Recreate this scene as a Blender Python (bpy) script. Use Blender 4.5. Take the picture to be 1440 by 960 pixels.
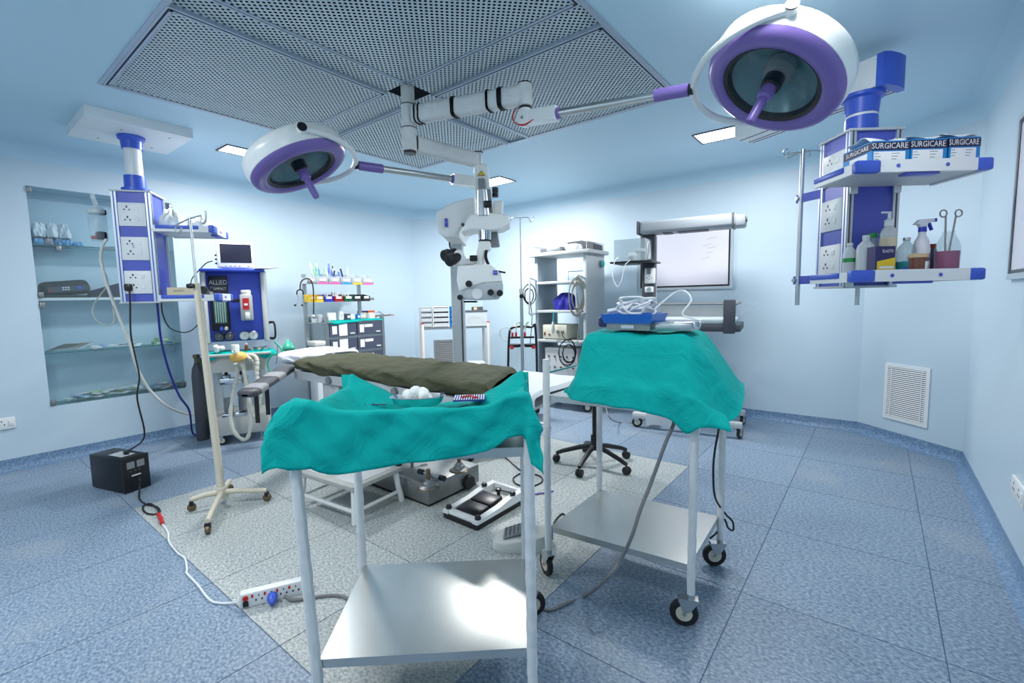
import bpy, bmesh, math, random
from mathutils import Vector, Matrix

# ---------------------------------------------------------------- clear
for _o in list(bpy.data.objects):
    bpy.data.objects.remove(_o, do_unlink=True)
scene = bpy.context.scene
COL = scene.collection
PI = math.pi
rnd = random.Random(11)

# ---------------------------------------------------------------- camera
CAM_H = 1.35
FPX = 652.0
YAW, PITCH, ROLL = math.radians(38.24), math.radians(5.31), math.radians(1.14)
_f = Vector((-math.sin(YAW) * math.cos(PITCH), math.cos(YAW) * math.cos(PITCH), -math.sin(PITCH)))
_r = Vector((math.cos(YAW), math.sin(YAW), 0))
_d = _f.cross(_r)
CR = _r * math.cos(ROLL) + _d * math.sin(ROLL)
CD = -_r * math.sin(ROLL) + _d * math.cos(ROLL)
CF = _f
CAM = Vector((0, 0, CAM_H))
cd = bpy.data.cameras.new('camera')
cam = bpy.data.objects.new('camera', cd)
COL.objects.link(cam)
cd.sensor_width = 36.0
cd.lens = 36.0 * FPX / 1440.0
cd.clip_start = 0.02
_m = Matrix((CR, -CD, -CF)).transposed().to_4x4()
_m.translation = CAM
cam.matrix_world = _m
scene.camera = cam

# ---------------------------------------------------------------- view, world
scene.view_settings.view_transform = 'Standard'
scene.view_settings.look = 'None'
scene.view_settings.gamma = 1.0
scene.view_settings.use_curve_mapping = False
scene.view_settings.exposure = 0.2
HC = 2.70                       # ceiling height
LAMP_W = 42.0                   # watts per recessed ceiling panel
world = bpy.data.worlds.new('world')
scene.world = world
world.use_nodes = True
world.node_tree.nodes['Background'].inputs[0].default_value = (0.55, 0.72, 0.9, 1)
world.node_tree.nodes['Background'].inputs[1].default_value = 0.05

# recessed ceiling panels: (x0, x1, y0, y1); last three unseen, added by assumed symmetry
CEIL_LIGHTS = [(-4.63, -4.39, 1.72, 2.32), (-3.94, -3.34, 4.08, 4.38), (-1.30, -0.70, 4.17, 4.47),
               (-0.42, -0.18, 1.72, 2.32), (-3.34, -2.74, -0.45, -0.15), (-1.30, -0.70, -0.45, -0.15)]
LAMP_SHARE = [0.92, 1.7, 0.68, 0.32, 0.58, 0.4]     # power share per panel, tuned to balance light across the room
for (x0, x1, y0, y1), share in zip(CEIL_LIGHTS, LAMP_SHARE):
    ld = bpy.data.lights.new('panel_light', 'AREA')
    ld.shape = 'RECTANGLE'
    ld.size = (x1 - x0) * 0.92
    ld.size_y = (y1 - y0) * 0.92
    ld.energy = LAMP_W * share
    ld.color = (1.0, 0.985, 0.965)
    lo = bpy.data.objects.new('panel_light', ld)
    COL.objects.link(lo)
    lo.location = ((x0 + x1) / 2, (y0 + y1) / 2, HC - 0.012)

# ---------------------------------------------------------------- pixel to place
def ray(px, py):
    return CR * ((px - 720) / FPX) + CD * ((py - 480) / FPX) + CF
def Z(px, py, z=0.0):
    d = ray(px, py); return CAM + d * ((z - CAM_H) / d.z)
def XP(px, py, x):
    d = ray(px, py); return CAM + d * (x / d.x)
def YP(px, py, y):
    d = ray(px, py); return CAM + d * (y / d.y)
def D(px, py, depth):
    return CAM + ray(px, py) * depth
def PL(px, py, p, n):
    d = ray(px, py); p = Vector(p); n = Vector(n)
    return CAM + d * ((p - CAM).dot(n) / d.dot(n))
def UP(x, y, py):
    """height on the vertical line at (x, y) that shows at image row py"""
    lo, hi = -1.0, 4.0
    for _ in range(50):
        m = (lo + hi) / 2
        c = Vector((x, y, m)) - CAM
        if 480 + FPX * c.dot(CD) / c.dot(CF) > py: lo = m
        else: hi = m
    return lo

# ---------------------------------------------------------------- materials
def lin(c):
    out = []
    for v in c[:3]:
        v = v / 255.0
        out.append(v / 12.92 if v <= 0.04045 else ((v + 0.055) / 1.055) ** 2.4)
    return (*out, 1.0)
MATS = {}
def mat(name, rgb, rough=0.5, metal=0.0, noise=0.0, scale=30.0, bump=0.0, bscale=60.0, emit=0.0, alpha=1.0, trans=0.0, spec=0.5, coat=0.0):
    if name in MATS: return MATS[name]
    m = bpy.data.materials.new(name); m.use_nodes = True
    nt = m.node_tree; b = nt.nodes['Principled BSDF']
    c = lin(rgb)
    b.inputs['Base Color'].default_value = c
    b.inputs['Roughness'].default_value = rough
    b.inputs['Metallic'].default_value = metal
    b.inputs['Specular IOR Level'].default_value = spec
    if coat: b.inputs['Coat Weight'].default_value = coat
    if trans: b.inputs['Transmission Weight'].default_value = trans
    if emit:
        b.inputs['Emission Color'].default_value = c
        b.inputs['Emission Strength'].default_value = emit
    tc = nt.nodes.new('ShaderNodeTexCoord')
    if noise:
        n = nt.nodes.new('ShaderNodeTexNoise'); n.inputs['Scale'].default_value = scale
        n.inputs['Detail'].default_value = 4
        nt.links.new(tc.outputs['Object'], n.inputs['Vector'])
        mx = nt.nodes.new('ShaderNodeMix'); mx.data_type = 'RGBA'
        mx.inputs[6].default_value = tuple(max(0, v * (1 - noise)) for v in c[:3]) + (1,)
        mx.inputs[7].default_value = tuple(min(1, v * (1 + noise)) for v in c[:3]) + (1,)
        nt.links.new(n.outputs['Fac'], mx.inputs[0])
        nt.links.new(mx.outputs[2], b.inputs['Base Color'])
    if bump:
        n2 = nt.nodes.new('ShaderNodeTexNoise'); n2.inputs['Scale'].default_value = bscale
        n2.inputs['Detail'].default_value = 3
        nt.links.new(tc.outputs['Object'], n2.inputs['Vector'])
        bp = nt.nodes.new('ShaderNodeBump'); bp.inputs['Strength'].default_value = bump
        bp.inputs['Distance'].default_value = 0.01
        nt.links.new(n2.outputs['Fac'], bp.inputs['Height'])
        nt.links.new(bp.outputs['Normal'], b.inputs['Normal'])
    if alpha < 1.0:
        # thin clear sheet: transparent mixed with the surface
        out = nt.nodes['Material Output']
        t = nt.nodes.new('ShaderNodeBsdfTransparent')
        t.inputs[0].default_value = tuple(0.6 + 0.4 * v for v in c[:3]) + (1,)
        ms = nt.nodes.new('ShaderNodeMixShader'); ms.inputs[0].default_value = alpha
        nt.links.new(t.outputs[0], ms.inputs[1]); nt.links.new(b.outputs[0], ms.inputs[2])
        nt.links.new(ms.outputs[0], out.inputs['Surface'])
    MATS[name] = m
    return m

# ---------------------------------------------------------------- mesh builder
def V(*a): return Vector(a)
def basis(w):
    w = Vector(w).normalized()
    a = Vector((0, 0, 1)) if abs(w.z) < 0.95 else Vector((1, 0, 0))
    u = a.cross(w).normalized(); v = w.cross(u).normalized()
    return u, v, w
def cr(pts, n=6, closed=False):
    """smooth curve through the points"""
    P = [Vector(p) for p in pts]; out = []
    N = len(P); rng = range(N if closed else N - 1)
    for i in rng:
        if closed:
            p0, p1, p2, p3 = P[(i - 1) % N], P[i], P[(i + 1) % N], P[(i + 2) % N]
        else:
            p0, p1, p2, p3 = P[max(i - 1, 0)], P[i], P[i + 1], P[min(i + 2, N - 1)]
        for k in range(n):
            t = k / n
            out.append(0.5 * ((2 * p1) + (p2 - p0) * t + (2 * p0 - 5 * p1 + 4 * p2 - p3) * t * t + (3 * p1 - p0 - 3 * p2 + p3) * t ** 3))
    if not closed: out.append(P[-1])
    return out

class MB:
    def __init__(s):
        s.v = []; s.f = []
    def add(s, vs, fs, M=None):
        n = len(s.v)
        for p in vs:
            p = Vector(p)
            s.v.append(M @ p if M else p)
        s.f += [tuple(i + n for i in f) for f in fs]
        return s
    def box(s, c, d, rz=0.0, M=None):
        x, y, z = d[0] / 2, d[1] / 2, d[2] / 2
        T = Matrix.Translation(Vector(c)) @ Matrix.Rotation(rz, 4, 'Z')
        if M: T = M @ T
        vs = [(-x, -y, -z), (x, -y, -z), (x, y, -z), (-x, y, -z), (-x, -y, z), (x, -y, z), (x, y, z), (-x, y, z)]
        return s.add(vs, [(3, 2, 1, 0), (4, 5, 6, 7), (0, 1, 5, 4), (1, 2, 6, 5), (2, 3, 7, 6), (3, 0, 4, 7)], T)
    def bb(s, x0, x1, y0, y1, z0, z1):
        return s.box(((x0 + x1) / 2, (y0 + y1) / 2, (z0 + z1) / 2), (abs(x1 - x0), abs(y1 - y0), abs(z1 - z0)))
    def bar(s, a, b, w, h, up=(0, 0, 1)):
        a = Vector(a); b = Vector(b); d = (b - a); L = d.length; d.normalize()
        u = Vector(up).cross(d)
        if u.length < 1e-4: u = Vector((1, 0, 0)).cross(d)
        u.normalize(); v = d.cross(u)
        M = Matrix((d, u, v)).transposed().to_4x4(); M.translation = (a + b) / 2
        return s.box((0, 0, 0), (L, w, h), 0, M)
    def cyl(s, a, b, r, r2=None, n=16):
        a = Vector(a); b = Vector(b); r2 = r if r2 is None else r2
        u, v, w = basis(b - a); vs = []
        for i in range(n):
            t = 2 * PI * i / n; e = u * math.cos(t) + v * math.sin(t)
            vs += [a + e * r, b + e * r2]
        fs = [(2 * i, 2 * ((i + 1) % n), 2 * ((i + 1) % n) + 1, 2 * i + 1) for i in range(n)]
        fs += [tuple(2 * i for i in range(n))[::-1], tuple(2 * i + 1 for i in range(n))]
        return s.add(vs, fs)
    def tube(s, pts, r, n=8, closed=False, rf=None):
        P = [Vector(p) for p in pts]; N = len(P); vs = []; fs = []
        pu = None
        for i in range(N):
            if closed: t = P[(i + 1) % N] - P[i - 1]
            else: t = P[min(i + 1, N - 1)] - P[max(i - 1, 0)]
            if t.length < 1e-9: t = Vector((0, 0, 1))
            t.normalize()
            if pu is None: u, v, w = basis(t)
            else:
                u = pu - t * pu.dot(t)
                if u.length < 1e-6: u, v, w = basis(t)
                u.normalize(); v = t.cross(u)
            pu = u
            rr = rf(i / max(1, N - 1)) * r if rf else r
            for k in range(n):
                a = 2 * PI * k / n
                vs.append(P[i] + (u * math.cos(a) + v * math.sin(a)) * rr)
        for i in range(N if closed else N - 1):
            j = (i + 1) % N
            for k in range(n):
                l = (k + 1) % n
                fs.append((i * n + k, i * n + l, j * n + l, j * n + k))
        if not closed:
            fs.append(tuple(range(n))[::-1]); fs.append(tuple(range((N - 1) * n, N * n)))
        return s.add(vs, fs)
    def lathe(s, prof, o=(0, 0, 0), axis=(0, 0, 1), n=28, sx=1.0, sy=1.0, caps=True):
        o = Vector(o); u, v, w = basis(axis); vs = []; fs = []
        if abs(Vector(axis).normalized().z) > 0.999:
            sg = 1 if axis[2] > 0 else -1
            u, v, w = Vector((1, 0, 0)), Vector((0, sg, 0)), Vector((0, 0, sg))
        m = len(prof)
        for i in range(n):
            t = 2 * PI * i / n; e = u * (math.cos(t) * sx) + v * (math.sin(t) * sy)
            for (r, z) in prof: vs.append(o + e * r + w * z)
        for i in range(n):
            j = (i + 1) % n
            for k in range(m - 1):
                fs.append((i * m + k, j * m + k, j * m + k + 1, i * m + k + 1))
        if caps and prof[0][0] > 1e-6: fs.append(tuple(i * m for i in range(n))[::-1])
        if caps and prof[-1][0] > 1e-6: fs.append(tuple(i * m + m - 1 for i in range(n)))
        return s.add(vs, fs)
    def prism(s, poly, h0, h1, o=(0, 0, 0), u=(1, 0, 0), v=(0, 1, 0)):
        o = Vector(o); u = Vector(u); v = Vector(v); w = u.cross(v); n = len(poly)
        vs = [o + u * p[0] + v * p[1] + w * h0 for p in poly] + [o + u * p[0] + v * p[1] + w * h1 for p in poly]
        fs = [tuple(range(n))[::-1], tuple(range(n, 2 * n))] + [(i, (i + 1) % n, n + (i + 1) % n, n + i) for i in range(n)]
        return s.add(vs, fs)
    def grid(s, fn, nu, nv):
        vs = [fn(i / nu, j / nv) for j in range(nv + 1) for i in range(nu + 1)]
        fs = [(j * (nu + 1) + i, j * (nu + 1) + i + 1, (j + 1) * (nu + 1) + i + 1, (j + 1) * (nu + 1) + i) for j in range(nv) for i in range(nu)]
        return s.add(vs, fs)
    def ball(s, c, r, sc=(1, 1, 1), n=14):
        prof = [(math.sin(PI * k / 8) * r, -math.cos(PI * k / 8) * r) for k in range(9)]
        m = MB(); m.lathe(prof, n=n)
        return s.add([Vector(c) + Vector((p.x * sc[0], p.y * sc[1], p.z * sc[2])) for p in m.v], m.f)
    def rbox(s, c, d, r=0.01, seg=2, rz=0.0, M=None):
        bm = bmesh.new(); bmesh.ops.create_cube(bm, size=1.0)
        for v in bm.verts: v.co = Vector((v.co.x * d[0], v.co.y * d[1], v.co.z * d[2]))
        bmesh.ops.bevel(bm, geom=bm.edges[:], offset=min(r, min(d) * 0.49), segments=seg, affect='EDGES', profile=0.5)
        T = Matrix.Translation(Vector(c)) @ Matrix.Rotation(rz, 4, 'Z')
        if M: T = M @ T
        bm.verts.index_update()
        s.add([v.co.copy() for v in bm.verts], [tuple(v.index for v in f.verts) for f in bm.faces], T)
        bm.free(); return s
    def build(s, name, m, parent=None, world=False, smooth=True, ang=32, thick=0.0, sub=0, fix=False):
        vs = s.v
        if world and parent is not None:
            Mi = ROOTM[parent.name].inverted(); vs = [Mi @ p for p in vs]
        me = bpy.data.meshes.new(name); me.from_pydata([tuple(p) for p in vs], [], s.f)
        if fix:
            bm = bmesh.new(); bm.from_mesh(me); bmesh.ops.recalc_face_normals(bm, faces=bm.faces[:]); bm.to_mesh(me); bm.free()
        me.update()
        if smooth:
            me.polygons.foreach_set('use_smooth', [True] * len(me.polygons))
            me.set_sharp_from_angle(angle=math.radians(ang))
        me.materials.append(MATS[m] if isinstance(m, str) else m)
        o = bpy.data.objects.new(name, me); COL.objects.link(o)
        if parent is not None:
            o.parent = parent; ROOTM[o.name] = ROOTM[parent.name]
        else: ROOTM[o.name] = Matrix.Identity(4)
        if sub:
            md = o.modifiers.new('sub', 'SUBSURF'); md.levels = sub; md.render_levels = sub
        if thick:
            md = o.modifiers.new('thick', 'SOLIDIFY'); md.thickness = thick; md.offset = 0
        return o
ROOTM = {}
def thing(name, label, cat, loc=(0, 0, 0), rz=0.0, group=None):
    o = bpy.data.objects.new(name, None); COL.objects.link(o)
    o.empty_display_size = 0.05
    o.location = loc; o.rotation_euler = (0, 0, rz)
    ROOTM[o.name] = Matrix.Translation(Vector(loc)) @ Matrix.Rotation(rz, 4, 'Z')
    return tag(o, label, cat, group)
def tag(o, label, cat, group=None):
    o['label'] = label; o['category'] = cat
    if group: o['group'] = group
    return o
def struct(o):
    o['kind'] = 'structure'; return o
def dup(root, loc, rz, label=None, group=None):
    r = root.copy(); COL.objects.link(r); r.location = loc; r.rotation_euler = (0, 0, rz)
    if label: r['label'] = label
    if group: r['group'] = group
    for ch in list(root.children):
        c = ch.copy(); COL.objects.link(c); c.parent = r
        for g in list(ch.children):
            d = g.copy(); COL.objects.link(d); d.parent = c
    return r
def text(s, size, m, parent, o, u, v, name='lettering', world=False, lift=0.0006, sx=1.0, align='CENTER'):
    cu = bpy.data.curves.new('t', 'FONT'); cu.body = s; cu.size = size; cu.align_x = align; cu.align_y = 'CENTER'
    cu.resolution_u = 2
    ob = bpy.data.objects.new('t', cu); COL.objects.link(ob)
    bpy.context.view_layer.update()
    me = bpy.data.meshes.new_from_object(ob.evaluated_get(bpy.context.evaluated_depsgraph_get()))
    bpy.data.objects.remove(ob, do_unlink=True)
    o = Vector(o); u = Vector(u).normalized(); v = Vector(v).normalized(); w = u.cross(v)
    b = MB()
    b.add([o + u * p.co.x * sx + v * p.co.y + w * lift for p in me.vertices], [tuple(f.vertices) for f in me.polygons])
    bpy.data.meshes.remove(me)
    return b.build(name, m, parent, world=world, smooth=False)

# palette
def cloth(name, rgb, var, crease=0.6):
    """woven cloth: broad creases and fine weave as relief, slight colour change"""
    m = bpy.data.materials.new(name); m.use_nodes = True; nt = m.node_tree; b = nt.nodes['Principled BSDF']
    b.inputs['Roughness'].default_value = 0.85; b.inputs['Specular IOR Level'].default_value = 0.2
    tc = nt.nodes.new('ShaderNodeTexCoord'); c = lin(rgb)
    n = nt.nodes.new('ShaderNodeTexNoise'); n.inputs['Scale'].default_value = 9; n.inputs['Detail'].default_value = 5
    nt.links.new(tc.outputs['Object'], n.inputs['Vector'])
    mx = nt.nodes.new('ShaderNodeMix'); mx.data_type = 'RGBA'
    mx.inputs[6].default_value = tuple(v * (1 - var) for v in c[:3]) + (1,); mx.inputs[7].default_value = tuple(v * (1 + var) for v in c[:3]) + (1,)
    nt.links.new(n.outputs['Fac'], mx.inputs[0]); nt.links.new(mx.outputs[2], b.inputs['Base Color'])
    w = nt.nodes.new('ShaderNodeTexNoise'); w.inputs['Scale'].default_value = 7.5; w.inputs['Detail'].default_value = 4; w.inputs['Distortion'].default_value = 1.3
    nt.links.new(tc.outputs['Object'], w.inputs['Vector'])
    f = nt.nodes.new('ShaderNodeTexNoise'); f.inputs['Scale'].default_value = 240
    nt.links.new(tc.outputs['Object'], f.inputs['Vector'])
    b1 = nt.nodes.new('ShaderNodeBump'); b1.inputs['Strength'].default_value = crease; b1.inputs['Distance'].default_value = 0.03
    nt.links.new(w.outputs['Fac'], b1.inputs['Height'])
    b2 = nt.nodes.new('ShaderNodeBump'); b2.inputs['Strength'].default_value = 0.15; b2.inputs['Distance'].default_value = 0.003
    nt.links.new(f.outputs['Fac'], b2.inputs['Height']); nt.links.new(b1.outputs['Normal'], b2.inputs['Normal'])
    nt.links.new(b2.outputs['Normal'], b.inputs['Normal'])
    MATS[name] = m
mat('tube_white', (226, 229, 226), 0.45, noise=0.06, scale=25)
mat('plastic_white', (232, 235, 236), 0.4)
mat('offwhite', (214, 216, 210), 0.5)
mat('cream_paint', (214, 206, 186), 0.45, noise=0.08, scale=18)
mat('steel', (190, 195, 196), 0.28, 0.95, noise=0.05, scale=14)
mat('steel_dull', (150, 152, 152), 0.42, 0.9, noise=0.12, scale=20)
mat('chrome', (215, 218, 220), 0.12, 1.0)
mat('alu', (200, 208, 214), 0.38, 0.7)
mat('black_rubber', (26, 27, 29), 0.6)
mat('black_plastic', (20, 21, 25), 0.35)
mat('grey_plastic', (128, 132, 136), 0.5)
mat('dark_grey', (72, 76, 84), 0.5)
mat('light_grey', (196, 200, 202), 0.45)
mat('blue_panel', (80, 94, 192), 0.35)
mat('blue_plastic', (62, 96, 204), 0.35)
mat('purple', (122, 102, 174), 0.3)
cloth('teal_cloth', (0, 166, 160), 0.10)
cloth('olive_cloth', (80, 83, 64), 0.14, 0.9)
mat('white_cloth', (236, 238, 242), 0.85, noise=0.03, scale=10, spec=0.2)
mat('red', (196, 32, 30), 0.4)
mat('cotton', (244, 244, 242), 0.95, spec=0.1, bump=0.4, bscale=90)
mat('paper', (236, 238, 240), 0.7)
mat('ink', (40, 42, 60), 0.6)
mat('dark_ink', (18, 18, 26), 0.6)
mat('glass_clear', (216, 232, 236), 0.06, alpha=0.16)
mat('glass_teal', (150, 205, 205), 0.08, alpha=0.28)
mat('acrylic', (222, 232, 236), 0.1, alpha=0.22)
mat('milky', (222, 228, 230), 0.35, alpha=0.62)
mat('clear_tube', (214, 220, 205), 0.2, alpha=0.55)

# ================================================================ the room
X0, X1, Y0, Y1 = -5.64, 0.57, -0.95, 5.50
CH_L = (4.72, -4.90)          # left chamfer: starts on the left wall at y, ends on the back wall at x
CH_R = (-0.10, 4.90)          # right chamfer: starts on the back wall at x, ends on the right wall at y

def paint(name, rgb):
    m = bpy.data.materials.new(name); m.use_nodes = True; nt = m.node_tree; b = nt.nodes['Principled BSDF']
    b.inputs['Roughness'].default_value = 0.42; b.inputs['Specular IOR Level'].default_value = 0.35
    tc = nt.nodes.new('ShaderNodeTexCoord')
    n = nt.nodes.new('ShaderNodeTexNoise'); n.inputs['Scale'].default_value = 1.6; n.inputs['Detail'].default_value = 5
    nt.links.new(tc.outputs['Object'], n.inputs['Vector'])
    mx = nt.nodes.new('ShaderNodeMix'); mx.data_type = 'RGBA'
    c = lin(rgb); mx.inputs[6].default_value = tuple(v * 0.965 for v in c[:3]) + (1,); mx.inputs[7].default_value = c
    nt.links.new(n.outputs['Fac'], mx.inputs[0]); nt.links.new(mx.outputs[2], b.inputs['Base Color'])
    n2 = nt.nodes.new('ShaderNodeTexNoise'); n2.inputs['Scale'].default_value = 5.0
    nt.links.new(tc.outputs['Object'], n2.inputs['Vector'])
    bp = nt.nodes.new('ShaderNodeBump'); bp.inputs['Strength'].default_value = 0.06; bp.inputs['Distance'].default_value = 0.02
    nt.links.new(n2.outputs['Fac'], bp.inputs['Height']); nt.links.new(bp.outputs['Normal'], b.inputs['Normal'])
    MATS[name] = m
paint('wall_paint', (197, 216, 228))
paint('ceiling_paint', (192, 222, 238))

def vinyl(name, cols, stain):
    """speckled sheet vinyl: three flake colours, slight change from tile to tile, worn pale patches"""
    m = bpy.data.materials.new(name); m.use_nodes = True; nt = m.node_tree; b = nt.nodes['Principled BSDF']
    b.inputs['Roughness'].default_value = 0.42; b.inputs['Specular IOR Level'].default_value = 0.4
    g = nt.nodes.new('ShaderNodeNewGeometry')
    n = nt.nodes.new('ShaderNodeTexNoise'); n.inputs['Scale'].default_value = 62; n.inputs['Detail'].default_value = 3; n.inputs['Roughness'].default_value = 0.65
    mp = nt.nodes.new('ShaderNodeMapping'); mp.inputs['Scale'].default_value = (1, 1.5, 1); mp.inputs['Rotation'].default_value = (0, 0, 0.6)
    nt.links.new(g.outputs['Position'], mp.inputs['Vector']); nt.links.new(mp.outputs[0], n.inputs['Vector'])
    r = nt.nodes.new('ShaderNodeValToRGB'); e = r.color_ramp.elements
    e[0].position = 0.36; e[0].color = lin(cols[0]); e[1].position = 0.66; e[1].color = lin(cols[2])
    k = e.new(0.5); k.color = lin(cols[1])
    nt.links.new(n.outputs['Fac'], r.inputs[0])
    n2 = nt.nodes.new('ShaderNodeTexNoise'); n2.inputs['Scale'].default_value = 1.7; n2.inputs['Detail'].default_value = 6
    nt.links.new(g.outputs['Position'], n2.inputs['Vector'])
    r2 = nt.nodes.new('ShaderNodeValToRGB'); e = r2.color_ramp.elements
    e[0].position = 0.55; e[0].color = (0, 0, 0, 1); e[1].position = 0.78; e[1].color = (0.55, 0.55, 0.55, 1)
    nt.links.new(n2.outputs['Fac'], r2.inputs[0])
    mx = nt.nodes.new('ShaderNodeMix'); mx.data_type = 'RGBA'; mx.inputs[7].default_value = lin(stain)
    nt.links.new(r2.outputs[0], mx.inputs[0]); nt.links.new(r.outputs[0], mx.inputs[6])
    oi = nt.nodes.new('ShaderNodeObjectInfo')
    mr = nt.nodes.new('ShaderNodeMapRange'); mr.inputs[3].default_value = 0.95; mr.inputs[4].default_value = 1.05
    nt.links.new(oi.outputs['Random'], mr.inputs[0])
    vm = nt.nodes.new('ShaderNodeVectorMath'); vm.operation = 'SCALE'
    nt.links.new(mx.outputs[2], vm.inputs[0]); nt.links.new(mr.outputs[0], vm.inputs['Scale'])
    nt.links.new(vm.outputs[0], b.inputs['Base Color'])
    MATS[name] = m
vinyl('vinyl_blue', [(92, 115, 142), (128, 148, 170), (166, 179, 190)], (168, 174, 176))
vinyl('vinyl_grey', [(132, 142, 144), (172, 180, 180), (206, 210, 206)], (166, 170, 164))
vinyl('vinyl_skirt', [(84, 114, 150), (112, 142, 174), (140, 164, 188)], (140, 156, 172))
mat('seam', (88, 112, 142), 0.6)

outline = [(X0, Y0), (X1, Y0), (X1, CH_R[1]), (CH_R[0], Y1), (CH_L[1], Y1), (X0, CH_L[0])]
floor = struct(MB().prism(outline, -0.06, -0.003).build('floor', 'seam', smooth=False))
def clip(poly, a, b):
    """keep the part of the polygon on the left of a->b"""
    out = []
    n = Vector((-(b[1] - a[1]), b[0] - a[0]))
    f = lambda p: (p[0] - a[0]) * n.x + (p[1] - a[1]) * n.y
    for i in range(len(poly)):
        p, q = poly[i], poly[(i + 1) % len(poly)]
        fp, fq = f(p), f(q)
        if fp >= 0: out.append(p)
        if (fp >= 0) != (fq >= 0):
            t = fp / (fp - fq); out.append((p[0] + (q[0] - p[0]) * t, p[1] + (q[1] - p[1]) * t))
    return out
gx = [X0] + [0.253 - 0.686 * k for k in range(8, -1, -1)] + [X1]
gy = [Y0, -0.64, 0.06, 0.765, 1.455, 2.195, 2.925, 3.65, 4.37, 5.09, Y1]
tile_cache = {}
for i in range(len(gx) - 1):
    for j in range(len(gy) - 1):
        g = 0.0022
        poly = [(gx[i] + g, gy[j] + g), (gx[i + 1] - g, gy[j] + g), (gx[i + 1] - g, gy[j + 1] - g), (gx[i] + g, gy[j + 1] - g)]
        for k in range(6): poly = clip(poly, outline[k], outline[(k + 1) % 6])
        if len(poly) < 3: continue
        light = gx[i] > -3.9 and gx[i + 1] < -1.1 and gy[j] > 0.7 and gy[j + 1] < 3.7
        cx, cy = sum(p[0] for p in poly) / len(poly), sum(p[1] for p in poly) / len(poly)
        b = MB(); b.prism([(p[0] - cx, p[1] - cy) for p in poly], -0.0035, 0.0)
        t = b.build('tile', 'vinyl_grey' if light else 'vinyl_blue', floor, smooth=False)
        t.location = (cx, cy, 0)

# ---- ceiling with an opening for the air diffuser
DX0, DX1, DY0, DY1 = -3.76, -1.13, 0.80, 3.30
b = MB()
T = 0.08
b.bb(X0 - 0.3, DX0, Y0 - 0.1, Y1 + 0.1, HC, HC + T); b.bb(DX1, X1 + 0.1, Y0 - 0.1, Y1 + 0.1, HC, HC + T)
b.bb(DX0, DX1, Y0 - 0.1, DY0, HC, HC + T); b.bb(DX0, DX1, DY1, Y1 + 0.1, HC, HC + T)
ceiling = struct(b.build('ceiling', 'ceiling_paint', smooth=False))

# ---- walls
NY0, NY1, NZ0, NZ1, ND = 0.63, 1.64, 0.49, 2.37, 0.24    # wall niche
b = MB(); W = 0.3
b.bb(X0 - W, X0, Y0 - 0.1, NY0, 0, HC); b.bb(X0 - W, X0, NY1, CH_L[0] + 0.1, 0, HC)
b.bb(X0 - W, X0, NY0, NY1, 0, NZ0); b.bb(X0 - W, X0, NY0, NY1, NZ1, HC)
b.bb(X0 - W, X0 - ND, NY0, NY1, NZ0, NZ1)
wall_left = struct(b.build('wall_left', 'wall_paint', smooth=False))
wall_back = struct(MB().bb(CH_L[1] - 0.1, CH_R[0] + 0.1, Y1, Y1 + 0.1, 0, HC).build('wall_back', 'wall_paint', smooth=False))
wall_right = struct(MB().bb(X1, X1 + 0.1, Y0 - 0.1, CH_R[1] + 0.1, 0, HC).build('wall_right', 'wall_paint', smooth=False))
wall_front = struct(MB().bb(X0, X1, Y0 - 0.1, Y0, 0, HC).build('wall_front', 'wall_paint', smooth=False))
def slab(name, a, c, t=0.1, z0=0.0, z1=HC):
    d = (Vector(c) - Vector(a)).normalized(); n = Vector((d.y, -d.x))      # room is on the right of a->c
    p = [Vector(a), Vector(c), Vector(c) - n * t, Vector(a) - n * t]
    return MB().prism([(q.x, q.y) for q in p], z0, z1).build(name, 'wall_paint', smooth=False, fix=True)
cl0, cl1 = (X0, CH_L[0]), (CH_L[1], Y1)
cr0, cr1 = (CH_R[0], Y1), (X1, CH_R[1])
struct(slab('wall_back_left', cl0, cl1)); struct(slab('wall_back_right', cr0, cr1))

# ---- coved skirting of the floor vinyl, and a soft cove under the ceiling
def cove(name, pts, prof, m):
    """sweep a profile (outward distance, z) along the wall line; room on the right of the walk"""
    b = MB(); P = [Vector(p) for p in pts]; N = len(P)
    off = []
    for i in range(N):
        ns = []
        if i > 0: d = (P[i] - P[i - 1]).normalized(); ns.append(Vector((d.y, -d.x)))
        if i < N - 1: d = (P[i + 1] - P[i]).normalized(); ns.append(Vector((d.y, -d.x)))
        n = sum(ns, Vector((0, 0))).normalized(); off.append(n / n.dot(ns[0]))
    vs = []; m_ = len(prof)
    for i in range(N):
        for (o, z) in prof: vs.append((P[i].x + off[i].x * o, P[i].y + off[i].y * o, z))
    fs = [(i * m_ + k, (i + 1) * m_ + k, (i + 1) * m_ + k + 1, i * m_ + k + 1) for i in range(N - 1) for k in range(m_ - 1)]
    b.add(vs, fs)
    return struct(b.build(name, m, ang=60, fix=True))
sk = [(0.0, 0.098), (0.004, 0.098), (0.005, 0.05), (0.012, 0.025), (0.03, 0.008), (0.055, 0.002), (0.06, 0.0005)]
cove('baseboard_left', [(X0, Y0), cl0], sk, 'vinyl_skirt')
cove('baseboard_back_left', [cl0, cl1], sk, 'vinyl_skirt')
cove('baseboard_back', [cl1, cr0], sk, 'vinyl_skirt')
cove('baseboard_back_right', [cr0, cr1], sk, 'vinyl_skirt')
cove('baseboard_right', [cr1, (X1, Y0)], sk, 'vinyl_skirt')
ck = [(0.0, HC - 0.12)] + [(0.10 - 0.10 * math.cos(a), HC - 0.12 + 0.1195 * math.sin(a)) for a in (0.3, 0.6, 0.9, 1.2)] + [(0.11, HC - 0.0005)]
cove('trim_1', [(X0, Y0), cl0, cl1, cr0, cr1, (X1, Y0)], ck, 'ceiling_paint')

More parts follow.
